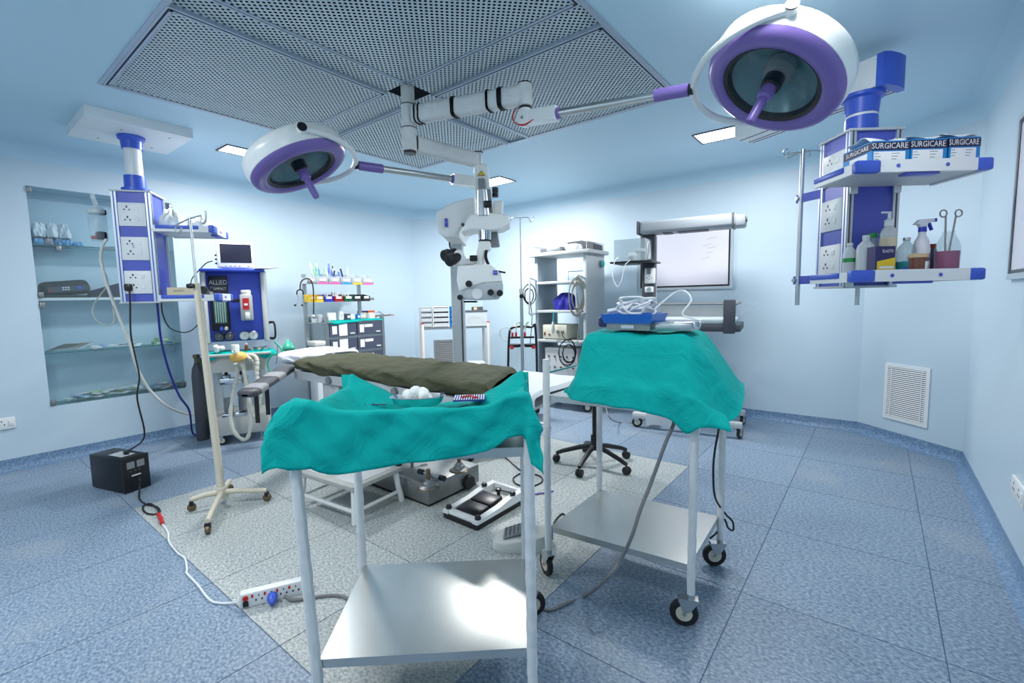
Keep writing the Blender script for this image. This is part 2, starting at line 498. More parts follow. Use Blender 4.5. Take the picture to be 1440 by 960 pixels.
# ---- recessed ceiling lights
mat('lamp_diffuser', (250, 252, 255), 0.5, emit=6.0)
where = ['rectangular recessed ceiling light panel beside the square pendant cover plate',
         'rectangular recessed ceiling light panel above the microscope stand',
         'rectangular recessed ceiling light panel behind the large purple surgical lamp',
         'added unseen recessed ceiling light panel over the side of the room by the two boards',
         'added unseen recessed ceiling light panel along the front wall near the corner niche',
         'added unseen recessed ceiling light panel along the front wall near the right wall']
for k, (x0, x1, y0, y1) in enumerate(CEIL_LIGHTS):
    t = thing('ceiling_light', where[k], 'ceiling light', ((x0 + x1) / 2, (y0 + y1) / 2, HC), 0, 'recessed ceiling lights')
    hx, hy = (x1 - x0) / 2, (y1 - y0) / 2
    f = MB(); w = 0.014
    f.bb(-hx, hx, -hy, -hy + w, -0.008, 0); f.bb(-hx, hx, hy - w, hy, -0.008, 0)
    f.bb(-hx, -hx + w, -hy + w, hy - w, -0.008, 0); f.bb(hx - w, hx, -hy + w, hy - w, -0.008, 0)
    f.build('frame', 'dark_grey', t, smooth=False)
    MB().bb(-hx + w, hx - w, -hy + w, hy - w, -0.004, 0).build('diffuser', 'lamp_diffuser', t, smooth=False)

# ---- perforated air diffuser
def perforated(name, rgb, pitch, rad):
    m = bpy.data.materials.new(name); m.use_nodes = True; nt = m.node_tree; b = nt.nodes['Principled BSDF']
    b.inputs['Base Color'].default_value = lin(rgb); b.inputs['Roughness'].default_value = 0.4
    g = nt.nodes.new('ShaderNodeNewGeometry')
    def lattice(off):
        a = nt.nodes.new('ShaderNodeVectorMath'); a.operation = 'MULTIPLY_ADD'
        a.inputs[1].default_value = (1 / pitch, 1 / pitch, 0); a.inputs[2].default_value = (off, off, 0.5)
        nt.links.new(g.outputs['Position'], a.inputs[0])
        f = nt.nodes.new('ShaderNodeVectorMath'); f.operation = 'FRACTION'; nt.links.new(a.outputs[0], f.inputs[0])
        s_ = nt.nodes.new('ShaderNodeVectorMath'); s_.operation = 'DISTANCE'; s_.inputs[1].default_value = (0.5, 0.5, 0.5)
        nt.links.new(f.outputs[0], s_.inputs[0]); return s_
    a, c = lattice(0), lattice(0.5)
    mn = nt.nodes.new('ShaderNodeMath'); mn.operation = 'MINIMUM'
    nt.links.new(a.outputs['Value'], mn.inputs[0]); nt.links.new(c.outputs['Value'], mn.inputs[1])
    ls = nt.nodes.new('ShaderNodeMath'); ls.operation = 'LESS_THAN'; ls.inputs[1].default_value = rad / pitch
    nt.links.new(mn.outputs[0], ls.inputs[0])
    t = nt.nodes.new('ShaderNodeBsdfTransparent'); ms = nt.nodes.new('ShaderNodeMixShader')
    nt.links.new(ls.outputs[0], ms.inputs[0]); nt.links.new(b.outputs[0], ms.inputs[1]); nt.links.new(t.outputs[0], ms.inputs[2])
    nt.links.new(ms.outputs[0], nt.nodes['Material Output'].inputs['Surface'])
    MATS[name] = m
perforated('perforated_panel', (196, 210, 217), 0.034, 0.0076)
mat('plenum', (44, 56, 66), 0.9)
mat('diffuser_frame', (178, 190, 205), 0.35, 0.3)
mat('seal_black', (26, 30, 48), 0.6)
dif = thing('air_diffuser', 'large square perforated metal air diffuser set flush into the ceiling', 'air diffuser', ((DX0 + DX1) / 2, (DY0 + DY1) / 2, HC))
BX0, BX1, BY0, BY1 = -2.575, -2.385, 2.005, 2.215
cells = [(DX0, BX0, DY0, BY0), (BX1, DX1, DY0, BY0), (DX0, BX0, BY1, DY1), (BX1, DX1, BY1, DY1),
         (BX0, BX1, DY0, BY0), (BX0, BX1, BY1, DY1), (DX0, BX0, BY0, BY1), (BX1, DX1, BY0, BY1)]
for k, (x0, x1, y0, y1) in enumerate(cells):
    z = HC - 0.004 if k < 4 else HC + 0.012
    e = 0.02 if k < 4 else 0.0
    p = MB()
    p.bb(x0 + e, x1 - e, y0 + e, y1 - e, z, z + 0.0012)
    pl = p.build('panel', 'perforated_panel', dif, world=True, smooth=False)
    if k < 4:
        fr = MB(); w = 0.012
        for (a0, a1, c0, c1) in ((x0 + e, x1 - e, y0 + e, y0 + e + w), (x0 + e, x1 - e, y1 - e - w, y1 - e), (x0 + e, x0 + e + w, y0 + e, y1 - e), (x1 - e - w, x1 - e, y0 + e, y1 - e)):
            fr.bb(a0, a1, c0, c1, z - 0.006, z)
        fr.build('panel_frame', 'diffuser_frame', pl, world=True, smooth=False)
        fl = MB(); w = 0.011
        for (a0, a1, c0, c1) in ((x0, x1, y0, y0 + w), (x0, x1, y1 - w, y1), (x0, x0 + w, y0 + w, y1 - w), (x1 - w, x1, y0 + w, y1 - w)):
            fl.bb(a0, a1, c0, c1, z - 0.004, z + 0.02)
        fl.build('flange', 'diffuser_frame', pl, world=True, smooth=False)
        se = MB(); w = 0.009
        for (a0, a1, c0, c1) in ((x0 + e - w, x1 - e + w, y0 + e - w, y0 + e), (x0 + e - w, x1 - e + w, y1 - e, y1 - e + w), (x0 + e - w, x0 + e, y0 + e, y1 - e), (x1 - e, x1 - e + w, y0 + e, y1 - e)):
            se.bb(a0, a1, c0, c1, z - 0.003, z + 0.01)
        se.build('seal', 'seal_black', pl, world=True, smooth=False)
pm = MB(); h = HC + 0.30
pm.bb(DX0, DX1, DY0, DY1, h, h + 0.01)
pm.bb(DX0 - 0.01, DX0, DY0, DY1, HC, h); pm.bb(DX1, DX1 + 0.01, DY0, DY1, HC, h); pm.bb(DX0, DX1, DY0 - 0.01, DY0, HC, h); pm.bb(DX0, DX1, DY1, DY1 + 0.01, HC, h)
pm.build('plenum_box', 'plenum', dif, world=True, smooth=False)
tr = MB(); w = 0.02
tr.bb(DX0 - w, DX1 + w, DY0 - w, DY0 + 0.008, HC - 0.006, HC); tr.bb(DX0 - w, DX1 + w, DY1 - 0.008, DY1 + w, HC - 0.006, HC)
tr.bb(DX0 - w, DX0 + 0.008, DY0, DY1, HC - 0.006, HC); tr.bb(DX1 - 0.008, DX1 + w, DY0, DY1, HC - 0.006, HC)
tr.build('outer_trim', 'diffuser_frame', dif, world=True, smooth=False)

# ---- return air grilles on the two chamfered corners
def grille(name, label, a, c, px_center, zc, w, h, n, m='alu'):
    d = (Vector(c) - Vector(a)).normalized(); nrm = Vector((d.y, -d.x))
    base = Vector((*px_center, zc))
    ang = math.atan2(d.y, d.x)
    t = thing(name, label, 'air grille', base, ang)
    fr = MB(); e = 0.028
    fr.bb(-w / 2, w / 2, -0.012, 0, h / 2 - e, h / 2); fr.bb(-w / 2, w / 2, -0.012, 0, -h / 2, -h / 2 + e)
    fr.bb(-w / 2, -w / 2 + e, -0.012, 0, -h / 2 + e, h / 2 - e); fr.bb(w / 2 - e, w / 2, -0.012, 0, -h / 2 + e, h / 2 - e)
    fr.build('frame', m, t, smooth=False)
    MB().bb(-w / 2 + e, w / 2 - e, -0.002, 0, -h / 2 + e, h / 2 - e).build('backing', 'black_rubber', t, smooth=False)
    step = (h - 2 * e) / n
    sl = MB(); sl.add([(-w / 2 + e, -0.010, -0.001), (w / 2 - e, -0.010, -0.001), (w / 2 - e, -0.004, 0.001 + step * 0.42), (-w / 2 + e, -0.004, 0.001 + step * 0.42),
                       (-w / 2 + e, -0.011, 0.000), (w / 2 - e, -0.011, 0.000), (w / 2 - e, -0.005, 0.002 + step * 0.42), (-w / 2 + e, -0.005, 0.002 + step * 0.42)],
                      [(0, 1, 2, 3), (7, 6, 5, 4), (0, 4, 5, 1), (1, 5, 6, 2), (2, 6, 7, 3), (3, 7, 4, 0)])
    first = None
    for k in range(n):
        if first is None:
            s = first = sl.build('slat', m, t, smooth=False)
        else:
            s = first.copy(); COL.objects.link(s); s.parent = t
        s.location = (0, 0, -h / 2 + e + step * (k + 0.25))
    for sx in (-0.34, 0.34):
        MB().bb(w * sx - 0.004, w * sx + 0.004, -0.0125, -0.0105, -h / 2 + e, h / 2 - e).build('mullion', m, t, smooth=False)
dR = Vector((cr1[0] - cr0[0], cr1[1] - cr0[1], 0)).normalized(); nR = Vector((dR.y, -dR.x, 0))
g1, g2, g3, g4 = [PL(px, py, (*cr0, 0), nR) for px, py in ((1246, 511), (1310, 517), (1305, 602), (1243, 586))]
gc = (g1 + g2 + g3 + g4) / 4
grille('air_grille', 'white louvred return air grille low on the angled wall above the skirting', cr0, cr1, (gc.x, gc.y), gc.z, ((g2 - g1).length + (g3 - g4).length) / 2, ((g1 - g4).length + (g2 - g3).length) / 2, 26, 'plastic_white')
dL = Vector((cl1[0] - cl0[0], cl1[1] - cl0[1], 0)).normalized(); nL = Vector((dL.y, -dL.x, 0))
q1, q2 = PL(611, 478, (*cl0, 0), nL), PL(641, 478, (*cl0, 0), nL)
grille('air_grille', 'grey louvred air grille on the corner wall behind the small white trolley', cl0, cl1, ((q1.x + q2.x) / 2, (q1.y + q2.y) / 2), q1.z - (g1 - g4).length / 2, (q2 - q1).length + 0.02, (g1 - g4).length, 26, 'grey_plastic')

# ---- wall boards, sockets
def board(name, label, o, u, w, h, m_face):
    """o = lower left corner as seen, u = right direction along the wall"""
    u = Vector(u).normalized(); t = thing(name, label, 'whiteboard', o, math.atan2(u.y, u.x))
    MB().bb(0, w, -0.012, 0, 0, h).build('surface', m_face, t, smooth=False)
    f = MB(); e = 0.03
    f.bb(-e, w + e, -0.02, 0, h, h + e); f.bb(-e, w + e, -0.02, 0, -e, 0); f.bb(-e, 0, -0.02, 0, 0, h); f.bb(w, w + e, -0.02, 0, 0, h)
    f.build('frame', 'alu', t, smooth=False)
    g = MB(); k = 0.019
    for (a0, a1, c0, c1) in ((0, w, h - k, h), (0, w, 0, k), (0, k, k, h - k), (w - k, w, k, h - k)):
        g.bb(a0, a1, -0.0145, -0.012, c0, c1)
    g.build('black_border', 'black_plastic', t, smooth=False)
    return t
mat('whiteboard', (224, 222, 232), 0.22)
c0, c1_ = YP(898, 409, Y1), YP(1033, 304, Y1)
wb = board('whiteboard', 'white marker board with black border on the back wall behind the infant warmer', (c0.x + 0.03, Y1, c0.z + 0.03), (1, 0, 0), c1_.x - c0.x - 0.06, c1_.z - c0.z - 0.06, 'whiteboard')
for (px, py, n_) in ((995, 336, 10), (988, 346, 9), (996, 349, 8), (993, 356, 8), (986, 364, 10)):
    p = YP(px, py, Y1 - 0.013)
    MB().tube([p + Vector((0.011 * i, 0, 0.006 * math.sin(i * 2.1) + 0.002 * i)) for i in range(n_)], 0.0012, 4).build('marker_writing', 'grey_plastic', wb, world=True)
r0 = XP(1422, 393, X1)
board('whiteboard', 'white board in a thin frame on the right wall', (X1, r0.y - 0.03, r0.z + 0.03), (0, -1, 0), 1.3, 0.80, 'whiteboard')
def wall_socket(label, o, u):
    u = Vector(u); t = thing('wall_socket', label, 'wall socket', o, math.atan2(u.y, u.x))
    MB().rbox((0, -0.008, 0), (0.24, 0.016, 0.095), 0.005).build('plate', 'plastic_white', t)
    for x in (-0.06, 0.04):
        for (dx, dz) in ((0, 0.02), (-0.014, -0.008), (0.014, -0.008)):
            MB().bb(x + dx - 0.003, x + dx + 0.003, -0.017, -0.0155, dz - 0.006, dz + 0.006).build('pin_hole', 'black_plastic', t, smooth=False)
    MB().rbox((0.095, -0.017, 0), (0.03, 0.006, 0.045), 0.002).build('switch', 'plastic_white', t)
s1 = XP(22, 593, X0); wall_socket('white socket plate low on the left wall by the skirting', (X0, s1.y - 0.12, s1.z), (0, 1, 0))
s2 = XP(1428, 680, X1); wall_socket('white socket plate low on the right wall', (X1, s2.y - 0.12, s2.z), (0, -1, 0))

# ================================================================ ceiling pendants
def socket_plate(parent, M, z):
    """double switched socket plate on the local -x face of the pendant; M maps (u right, v up, w out) to local"""
    f = lambda u, v, w: M @ Vector((u, v + z, w))
    b = MB(); b.rbox((0, z, 0.005), (0.175, 0.175, 0.012), 0.004, 2, 0, M); pl = b.build('socket_plate', 'plastic_white', parent)
    for k in (-1, 1):
        for (du, dv, h) in ((-0.03, 0.022, 0.011), (-0.046, -0.004, 0.007), (-0.014, -0.004, 0.007)):
            q = MB(); q.box((du, z + k * 0.038 + dv * 0.8, 0.0112), (0.010, h * 1.35, 0.001), 0, M); q.build('pin_hole', 'black_plastic', pl, smooth=False)
        q = MB(); q.rbox((0.032, z + k * 0.038 + 0.004, 0.0125), (0.024, 0.03, 0.005), 0.002, 1, 0, M); q.build('switch', 'plastic_white', pl)
    return pl

def pendant_shelf(parent, z, x0, x1, y0, y1, rail=0.045):
    """tray with aluminium rails and blue corner pieces; y1 is the column face, y0 the front"""
    b = MB(); b.bb(x0, x1, y0, y1, z - 0.012, z); sh = b.build('shelf', 'light_grey', parent, smooth=False)
    r = MB(); t = 0.022
    r.bb(x0 + 0.09, x1 - 0.05, y0 - t, y0, z - 0.02, z + rail); r.build('front_rail', 'plastic_white', sh, smooth=False)
    for (xa, xb) in ((x0 - t, x0 + 0.09), (x1 - 0.05, x1 + t)):
        MB().rbox(((xa + xb) / 2, y0 - t / 2 + 0.004, z + rail / 2 - 0.01), (xb - xa, t + 0.016, rail + 0.022), 0.01, 2).build('corner_cap', 'blue_plastic', sh)
    for (xa, xb) in ((x0 - t, x0), (x1, x1 + t)):
        MB().bb(xa, xb, y0 + 0.01, y1 - 0.02, z - 0.02, z + rail - 0.008).build('side_rail', 'plastic_white', sh, smooth=False)
        MB().rbox(((xa + xb) / 2, (y0 + y1) / 2 + 0.02, z + rail / 2 - 0.004), (t + 0.012, abs(y1 - y0) * 0.72, rail * 0.8), 0.006, 2).build('side_grip', 'blue_plastic', sh)
    for x in (x0 + 0.17, x1 - 0.19):
        MB().cyl((x, y0 - t, z + rail / 2 - 0.01), (x, y0 - t - 0.002, z + rail / 2 - 0.01), 0.009, n=12).build('screw_cover', 'blue_panel', sh)
    MB().rbox(((x0 + x1) / 2, y0 + 0.01, z - 0.026), (0.16, 0.05, 0.012), 0.005).build('under_grip', 'blue_panel', sh)
    return sh

HX, HY, PZ0, PZ1 = 0.14, 0.125, 1.37, 2.22
def pendant(label, loc, rz, front_sockets):
    t = thing('ceiling_pendant', label, 'ceiling pendant', (loc[0], loc[1], PZ0), rz)
    z0, z1 = 0.0, PZ1 - PZ0
    b = MB(); b.bb(-HX + 0.01, HX - 0.01, -HY + 0.01, HY - 0.01, z0 + 0.012, z1 - 0.012); b.build('core', 'blue_panel', t, smooth=False)
    for (z, n_) in ((z0, 'bottom_plate'), (z1 - 0.012, 'top_plate')):
        MB().bb(-HX - 0.006, HX + 0.006, -HY - 0.006, HY + 0.006, z, z + 0.012).build(n_, 'light_grey', t, smooth=False)
    for sx in (-1, 1):
        for sy in (-1, 1):
            p = MB(); p.bb(sx * HX - (0.034 if sx > 0 else 0), sx * HX + (0.034 if sx < 0 else 0), sy * HY - (0.034 if sy > 0 else 0), sy * HY + (0.034 if sy < 0 else 0), z0 + 0.012, z1 - 0.012)
            co = p.build('corner_profile', 'alu', t, smooth=False)
            g = MB(); g.bb(sx * HX - 0.001, sx * HX + 0.001, sy * (HY - 0.021), sy * (HY - 0.013), z0 + 0.012, z1 - 0.012)
            g.build('groove', 'blue_panel', co, smooth=False)
            g = MB(); g.bb(sx * (HX - 0.021), sx * (HX - 0.013), sy * HY - 0.001, sy * HY + 0.001, z0 + 0.012, z1 - 0.012)
            g.build('groove', 'dark_grey', co, smooth=False)
    M = Matrix(((0, 0, -1, -HX + 0.008), (-1, 0, 0, 0), (0, 1, 0, 0), (0, 0, 0, 1)))       # u -> -y, v -> z, w -> -x
    for z in (0.16, 0.415, 0.67): socket_plate(t, M, z)
    return t

# --- left pendant, straight drop from a square ceiling plate
LP_C = Vector((-4.585, 1.13, 0)); LP_A = math.radians(146)
LPd = pendant('blue and white ceiling service column hanging before the wall niche, with sockets and two shelves', LP_C, LP_A, True)
for (z, n_) in ((1.93 - PZ0, 0), (1.40 - PZ0, 1)):
    pendant_shelf(LPd, z, -0.19, 0.20, -HY - 0.40, -HY - 0.002, 0.036)
tz = Vector((-4.535, 1.105, 0))
b = MB(); b.lathe([(0.09, 2.222), (0.09, 2.245), (0.07, 2.25), (0.068, 2.34)], tz); b.build('collar', 'blue_plastic', LPd, world=True)
b = MB(); b.cyl(tz + V(0, 0, 2.34), tz + V(0, 0, 2.545), 0.056, n=24); b.build('drop_tube', 'plastic_white', LPd, world=True)
b = MB(); b.lathe([(0.066, 2.54), (0.07, 2.60), (0.085, 2.612), (0.088, 2.634)], tz); b.build('upper_collar', 'blue_plastic', LPd, world=True)
b = MB(); b.bb(-4.84, -4.535, 0.79, 1.42, 2.634, 2.70); b.bb(-4.533, -4.23, 0.79, 1.42, 2.634, 2.70); b.build('ceiling_plate', 'plastic_white', LPd, world=True, smooth=False)
for (x, y) in ((-4.74, 0.95), (-4.35, 1.3), (-4.4, 1.02), (-4.72, 1.28)):
    MB().cyl((x, y, 2.634), (x, y, 2.632), 0.007, n=8).build('plate_screw', 'dark_grey', LPd, world=True)

# --- right pendant on a swivel arm
RP_C = Vector((-0.115, 3.344, 0)); RP_A = math.radians(37)
RPd = pendant('blue and white ceiling service column on a white swivel arm, holding boxes and bottles', RP_C, RP_A, False)
for z in (1.925 - PZ0, 1.415 - PZ0):
    pendant_shelf(RPd, z, -0.315, 0.272, -HY - 0.32, -HY - 0.002, 0.036)
for x in (-0.115, 0.115):
    for z in (0.0, 0.5):
        MB().rbox((x, -HY - 0.008, z + 0.03), (0.04, 0.016, 0.05), 0.003).build('shelf_bracket', 'alu', RPd)
tz = Vector((-0.115, 3.40, 0))
b = MB(); b.lathe([(0.10, 2.222), (0.10, 2.235), (0.082, 2.245), (0.078, 2.33)], tz); b.build('collar', 'blue_plastic', RPd, world=True)
b = MB(); b.lathe([(0.074, 2.33), (0.074, 2.345)], tz); b.build('joint_ring', 'plastic_white', RPd, world=True)
b = MB(); b.lathe([(0.078, 2.345), (0.085, 2.425), (0.105, 2.435), (0.105, 2.452)], tz); b.build('upper_collar', 'blue_plastic', RPd, world=True)
a0, a1 = Vector((-0.01, 3.385, 2.535)), Vector((-0.81, 3.815, 2.535))
ad = (a1 - a0).normalized(); an = Vector((ad.y, -ad.x, 0))
b = MB(); b.bar(a0, a1, 0.2, 0.16); arm = b.build('swivel_arm', 'plastic_white', RPd, world=True, smooth=False)
for o in (-0.045, 0.045, 0.085):
    MB().bar(a0 + an * o + V(0, 0, -0.081), a1 + an * o + V(0, 0, -0.081), 0.006, 0.003).build('seam', 'dark_grey', arm, world=True, smooth=False)
e0 = a0 - ad * 0.0
prof = [(-0.1, 0.0), (-0.1, 0.035), (-0.07, 0.05), (0, 0.056), (0.07, 0.05), (0.1, 0.035), (0.1, 0.0)]
MB().prism(prof, -0.085, 0.085, e0, an, -ad).build('end_cap', 'blue_plastic', RPd, world=True, fix=True)
mp = a1 - ad * 0.14
b = MB(); b.lathe([(0.085, 2.615), (0.085, 2.67), (0.13, 2.675), (0.13, 2.70)], Vector((mp.x, mp.y, 0))); b.build('ceiling_flange', 'plastic_white', RPd, world=True)
# drip pole clamped beside the socket face
pole = D(1122, 400, 2.92)
pp_ = Vector((pole.x, pole.y, 0))
pt = UP(pole.x, pole.y, 215); pb = UP(pole.x, pole.y, 429)
b = MB(); b.cyl(pp_ + V(0, 0, pb), pp_ + V(0, 0, pt), 0.0135, n=14); pole_o = b.build('drip_pole', 'steel', RPd, world=True)
MB().cyl(pp_ + V(0, 0, pt), pp_ + V(0, 0, pt + 0.02), 0.017, n=14).build('pole_cap', 'steel', pole_o, world=True)
for (ax, ay, k) in ((1, 0.1, 1), (-0.9, 0.5, 1), (-0.9, -0.45, -1), (0.25, 0.95, 1)):
    d = Vector((ax, ay, 0)).normalized(); s_ = pp_ + V(0, 0, pt + 0.004)
    pts = [s_, s_ + d * 0.05, s_ + d * 0.075 + V(0, 0, -0.006)]
    c = s_ + d * 0.09 + V(0, 0, 0.008)
    pts += [c + d * (0.018 * math.cos(a)) + V(0, 0, 0.018 * math.sin(a)) for a in [PI * 1.25 + 0.4 * i for i in range(12)]]
    MB().tube(cr(pts, 2), 0.0042, 6).build('hook', 'steel', pole_o, world=True)
cback = ROOTM[RPd.name] @ Vector((-HX, HY, 0)); cback.z = 0
for py in (279, 394):
    z = UP(pole.x, pole.y, py)
    dd = (cback - pp_).normalized()
    MB().bar(pp_ - dd * 0.03 + V(0, 0, z), cback + dd * 0.02 + V(0, 0, z), 0.012, 0.05).build('pole_clamp', 'blue_panel', RPd, world=True, smooth=False)
    side = Vector((dd.y, -dd.x, 0))
    MB().cyl(pp_ - dd * 0.012 + side * 0.005 + V(0, 0, z), pp_ - dd * 0.012 + side * 0.028 + V(0, 0, z), 0.012, n=12).build('clamp_screw', 'steel', RPd, world=True)
q = ROOTM[RPd.name] @ Vector((0.07, 0.06, 0))
b = MB(); b.cyl((q.x, q.y, PZ0 - 0.10), (q.x, q.y, PZ0), 0.0125, n=14); b.build('lower_pole', 'steel', RPd, world=True)

# --- boxes and bottles on the right pendant
def RL(x, y, z): return ROOTM[RPd.name] @ Vector((x, y, z))
def on_shelf(px, y_loc, z):
    """point on the shelf's line y = y_loc (pendant frame) seen at column px, at height z"""
    n = RL(0, 1, 0) - RL(0, 0, 0)
    p = PL(px, 300 if z > 1.7 else 375, RL(0, y_loc, 0), n)
    return Vector((p.x, p.y, z))
mat('box_blue', (20, 130, 200), 0.45); mat('box_navy', (30, 28, 66), 0.45)
SZ = 1.925
for k, (pa, pb_, lab) in enumerate(((1222, 1274, 'blue glove box with open flaps, nearest the socket plates, on the pendant shelf'), (1276, 1326, 'blue glove box in the middle of the row on the pendant shelf'), (1329, 1372, 'blue glove box at the far end of the row on the pendant shelf'))):
    A, B_ = on_shelf(pa, -HY - 0.30, SZ), on_shelf(pb_, -HY - 0.30, SZ)
    w = (B_ - A).length; h = 0.135 + 0.004 * k; dp = 0.20
    t = thing('glove_box', lab, 'box', (A + B_) / 2, RP_A, 'glove boxes on the pendant shelf')
    MB().bb(-w / 2, w / 2, 0, dp, 0, h).build('box_body', 'box_blue', t, smooth=False)
    MB().bb(-w / 2 - 0.0008, w / 2 + 0.0008, -0.0008, dp * 0.98, h - 0.044, h - 0.006).build('band', 'box_navy', t, smooth=False)
    text('SURGICARE', 0.037, 'paper', t, (-0.006, -0.0012, h - 0.025), (1, 0, 0), (0, 0, 1), sx=w / 0.2)
    MB().bb(-w / 2 + 0.008, w / 2 - 0.02, -0.0016, 0, 0.004, h - 0.05).build('label', 'paper', t, smooth=False)
    for i in range(5):
        for (fa, fb) in ((0.06, 0.18 + 0.05 * (i % 2)), (0.52, 0.74 - 0.04 * (i % 3))):      # print too fine to read
            MB().bb(-w / 2 + w * fa, -w / 2 + w * fb, -0.0019, -0.0016, h - 0.061 - 0.013 * i, h - 0.058 - 0.013 * i).build('fine_print', 'grey_plastic', t, smooth=False)
    if k == 0:
        MB().bb(-w / 2 - 0.0014, -w / 2, 0.03, dp - 0.05, 0.004, h - 0.05).build('side_label', 'paper', t, smooth=False)
        text('SURGICARE', 0.03, 'paper', t, (-w / 2 - 0.001, dp * 0.5, h - 0.025), (0, -1, 0), (0, 0, 1))
    fl = MB()
    def flap(u, v, k=k, w=w, h=h, dp=dp):
        return Vector((-w / 2 + w * u * 1.02, 0.02 + (dp * 0.8) * v, h + 0.004 + 0.012 * math.sin(7 * u + 3 * v + k) * u + 0.016 * (v * (1 - v)) * 4 + 0.018 * abs(math.sin(5 * v + 2 * k)) * (1 - u)))
    fl.grid(flap, 10, 8)
    fl.build('paper_liner', 'paper', t, thick=0.001)

def bottle(name, label, p, prof, m, cap=None, cap_prof=None, band=None, extra=None, n=24, s=(1, 1), cat='bottle'):
    t = thing(name, label, cat, p, RP_A)
    MB().lathe(prof, n=n, sx=s[0], sy=s[1]).build('body', m, t)
    if cap_prof: MB().lathe(cap_prof, n=n).build('cap', cap, t)
    if band:
        bm, pr = band
        MB().lathe(pr, n=n, sx=s[0], sy=s[1]).build('label', bm, t)
    return t
BZ = 1.415
mat('bottle_white', (226, 230, 230), 0.35, alpha=0.8); mat('bottle_clear', (206, 220, 224), 0.15, alpha=0.38)
mat('green', (30, 150, 70), 0.4); mat('teal_label', (60, 170, 180), 0.5); mat('brown', (112, 66, 52), 0.35); mat('cream', (206, 180, 140), 0.5)
mat('yellow', (236, 200, 30), 0.45); mat('navy', (36, 36, 96), 0.45); mat('beige_label', (226, 214, 182), 0.6); mat('dark_red', (130, 34, 32), 0.4)
mat('purple_liquid', (150, 22, 104), 0.15, alpha=0.95); mat('jar_glass', (214, 226, 230), 0.06, alpha=0.12); mat('spray_white', (232, 232, 240), 0.4); mat('spray_blue', (40, 52, 190), 0.35)
sm = lambda r, h, neck, nh: [(0, 0), (r, 0.001), (r, h * 0.74), (r * 0.86, h * 0.84), (neck * 1.25, h * 0.93), (neck, h * 0.95), (neck, h), (0, h)]
hgt = lambda p, py: UP(p.x, p.y, py) - p.z
p = on_shelf(1194, -HY - 0.11, BZ); h = hgt(p, 345)
bottle('bottle', 'milky round bottle with a green and white label on the lower pendant shelf', p, sm(0.030, h, 0.012, 0), 'bottle_white', 'plastic_white', [(0.013, h), (0.013, h + 0.012), (0, h + 0.012)], ('green', [(0.0305, h * 0.5), (0.0305, h * 0.62)]))
p = on_shelf(1216, -HY - 0.17, BZ); h = hgt(p, 336)
bottle('bottle', 'plain translucent white bottle with a silver cap on the lower pendant shelf', p, sm(0.040, h, 0.015, 0), 'bottle_white', 'steel', [(0.016, h), (0.016, h + 0.018), (0, h + 0.018)])
p = on_shelf(1225, -HY - 0.045, BZ); h = hgt(p, 334)
bottle('bottle', 'pale bottle with a wide green screw cap behind the others on the pendant shelf', p, [(0, 0), (0.03, 0.001), (0.03, h * 0.9), (0.02, h), (0, h)], 'bottle_clear', 'green', [(0.024, h), (0.024, h + 0.022), (0, h + 0.022)], ('green', [(0.0305, h * 0.3), (0.0305, h * 0.7)]))
p = on_shelf(1247, -HY - 0.13, BZ); h = hgt(p, 318)
t = bottle('pump_bottle', 'white pump dispenser bottle standing behind the navy and yellow carton', p, [(0, 0), (0.036, 0.001), (0.036, h * 0.86), (0.03, h * 0.94), (0.016, h), (0, h)], 'bottle_white', 'plastic_white', [(0.021, h), (0.021, h + 0.03), (0.008, h + 0.04), (0.007, h + 0.066), (0, h + 0.066)], ('beige_label', [(0.0366, h * 0.5), (0.0366, h * 0.78)]))
MB().rbox((-0.016, 0, h + 0.07), (0.05, 0.014, 0.01), 0.004).build('pump_head', 'plastic_white', t)
A, B_ = on_shelf(1230, -HY - 0.27, BZ), on_shelf(1258, -HY - 0.27, BZ)
c = (A + B_) / 2; w = (B_ - A).length; h = hgt(c, 346)
t = thing('carton', 'navy and yellow medicine carton on the lower pendant shelf', 'carton', c, RP_A)
MB().bb(-w / 2, w / 2, 0, 0.055, 0, h).build('box', 'navy', t, smooth=False)
MB().prism([(-w / 2 + 0.01, 0.006), (w / 2, 0.03), (w / 2, h * 0.64), (-w / 2 + 0.01, h * 0.52)], 0, 0.0008, (0, -0.0002, 0), (1, 0, 0), (0, 0, 1)).build('yellow_field', 'yellow', t, smooth=False)
MB().bb(-w / 2 + 0.022, w / 2 - 0.006, -0.002, 0, h * 0.29, h * 0.37).build('white_field', 'paper', t, smooth=False)
text('ELASTO', 0.021, 'paper', t, (0.012, -0.0006, h * 0.84), (1, 0, 0), (0, 0, 1), sx=0.72)
p = on_shelf(1273, -HY - 0.14, BZ); h = hgt(p, 338)
t = bottle('bottle', 'clear saline bottle with a teal label band on the lower pendant shelf', p, sm(0.038, h, 0.014, 0), 'bottle_clear', 'steel', [(0.0155, h), (0.0155, h + 0.014), (0, h + 0.014)], ('teal_label', [(0.0385, h * 0.22), (0.0385, h * 0.44)]))
for i, ch in enumerate('SOL'):
    a_ = -PI / 2 + (i - 1) * 0.42
    e_ = Vector((math.cos(a_), math.sin(a_), 0))
    text(ch, 0.026, 'dark_ink', t, e_ * 0.0392 + V(0, 0, h * 0.5), (-e_.y, e_.x, 0), (0, 0, 1))
p = on_shelf(1274, -HY - 0.29, BZ); h = 0.05
bottle('tube', 'small white and blue ointment tube in front of the saline bottle', p, [(0, 0), (0.009, 0.001), (0.009, h * 0.55), (0.005, h), (0, h)], 'paper', 'spray_blue', [(0.0095, h * 0.45), (0.006, h), (0, h)], cat='tube')
p = on_shelf(1294, -HY - 0.15, BZ); h = hgt(p, 326)
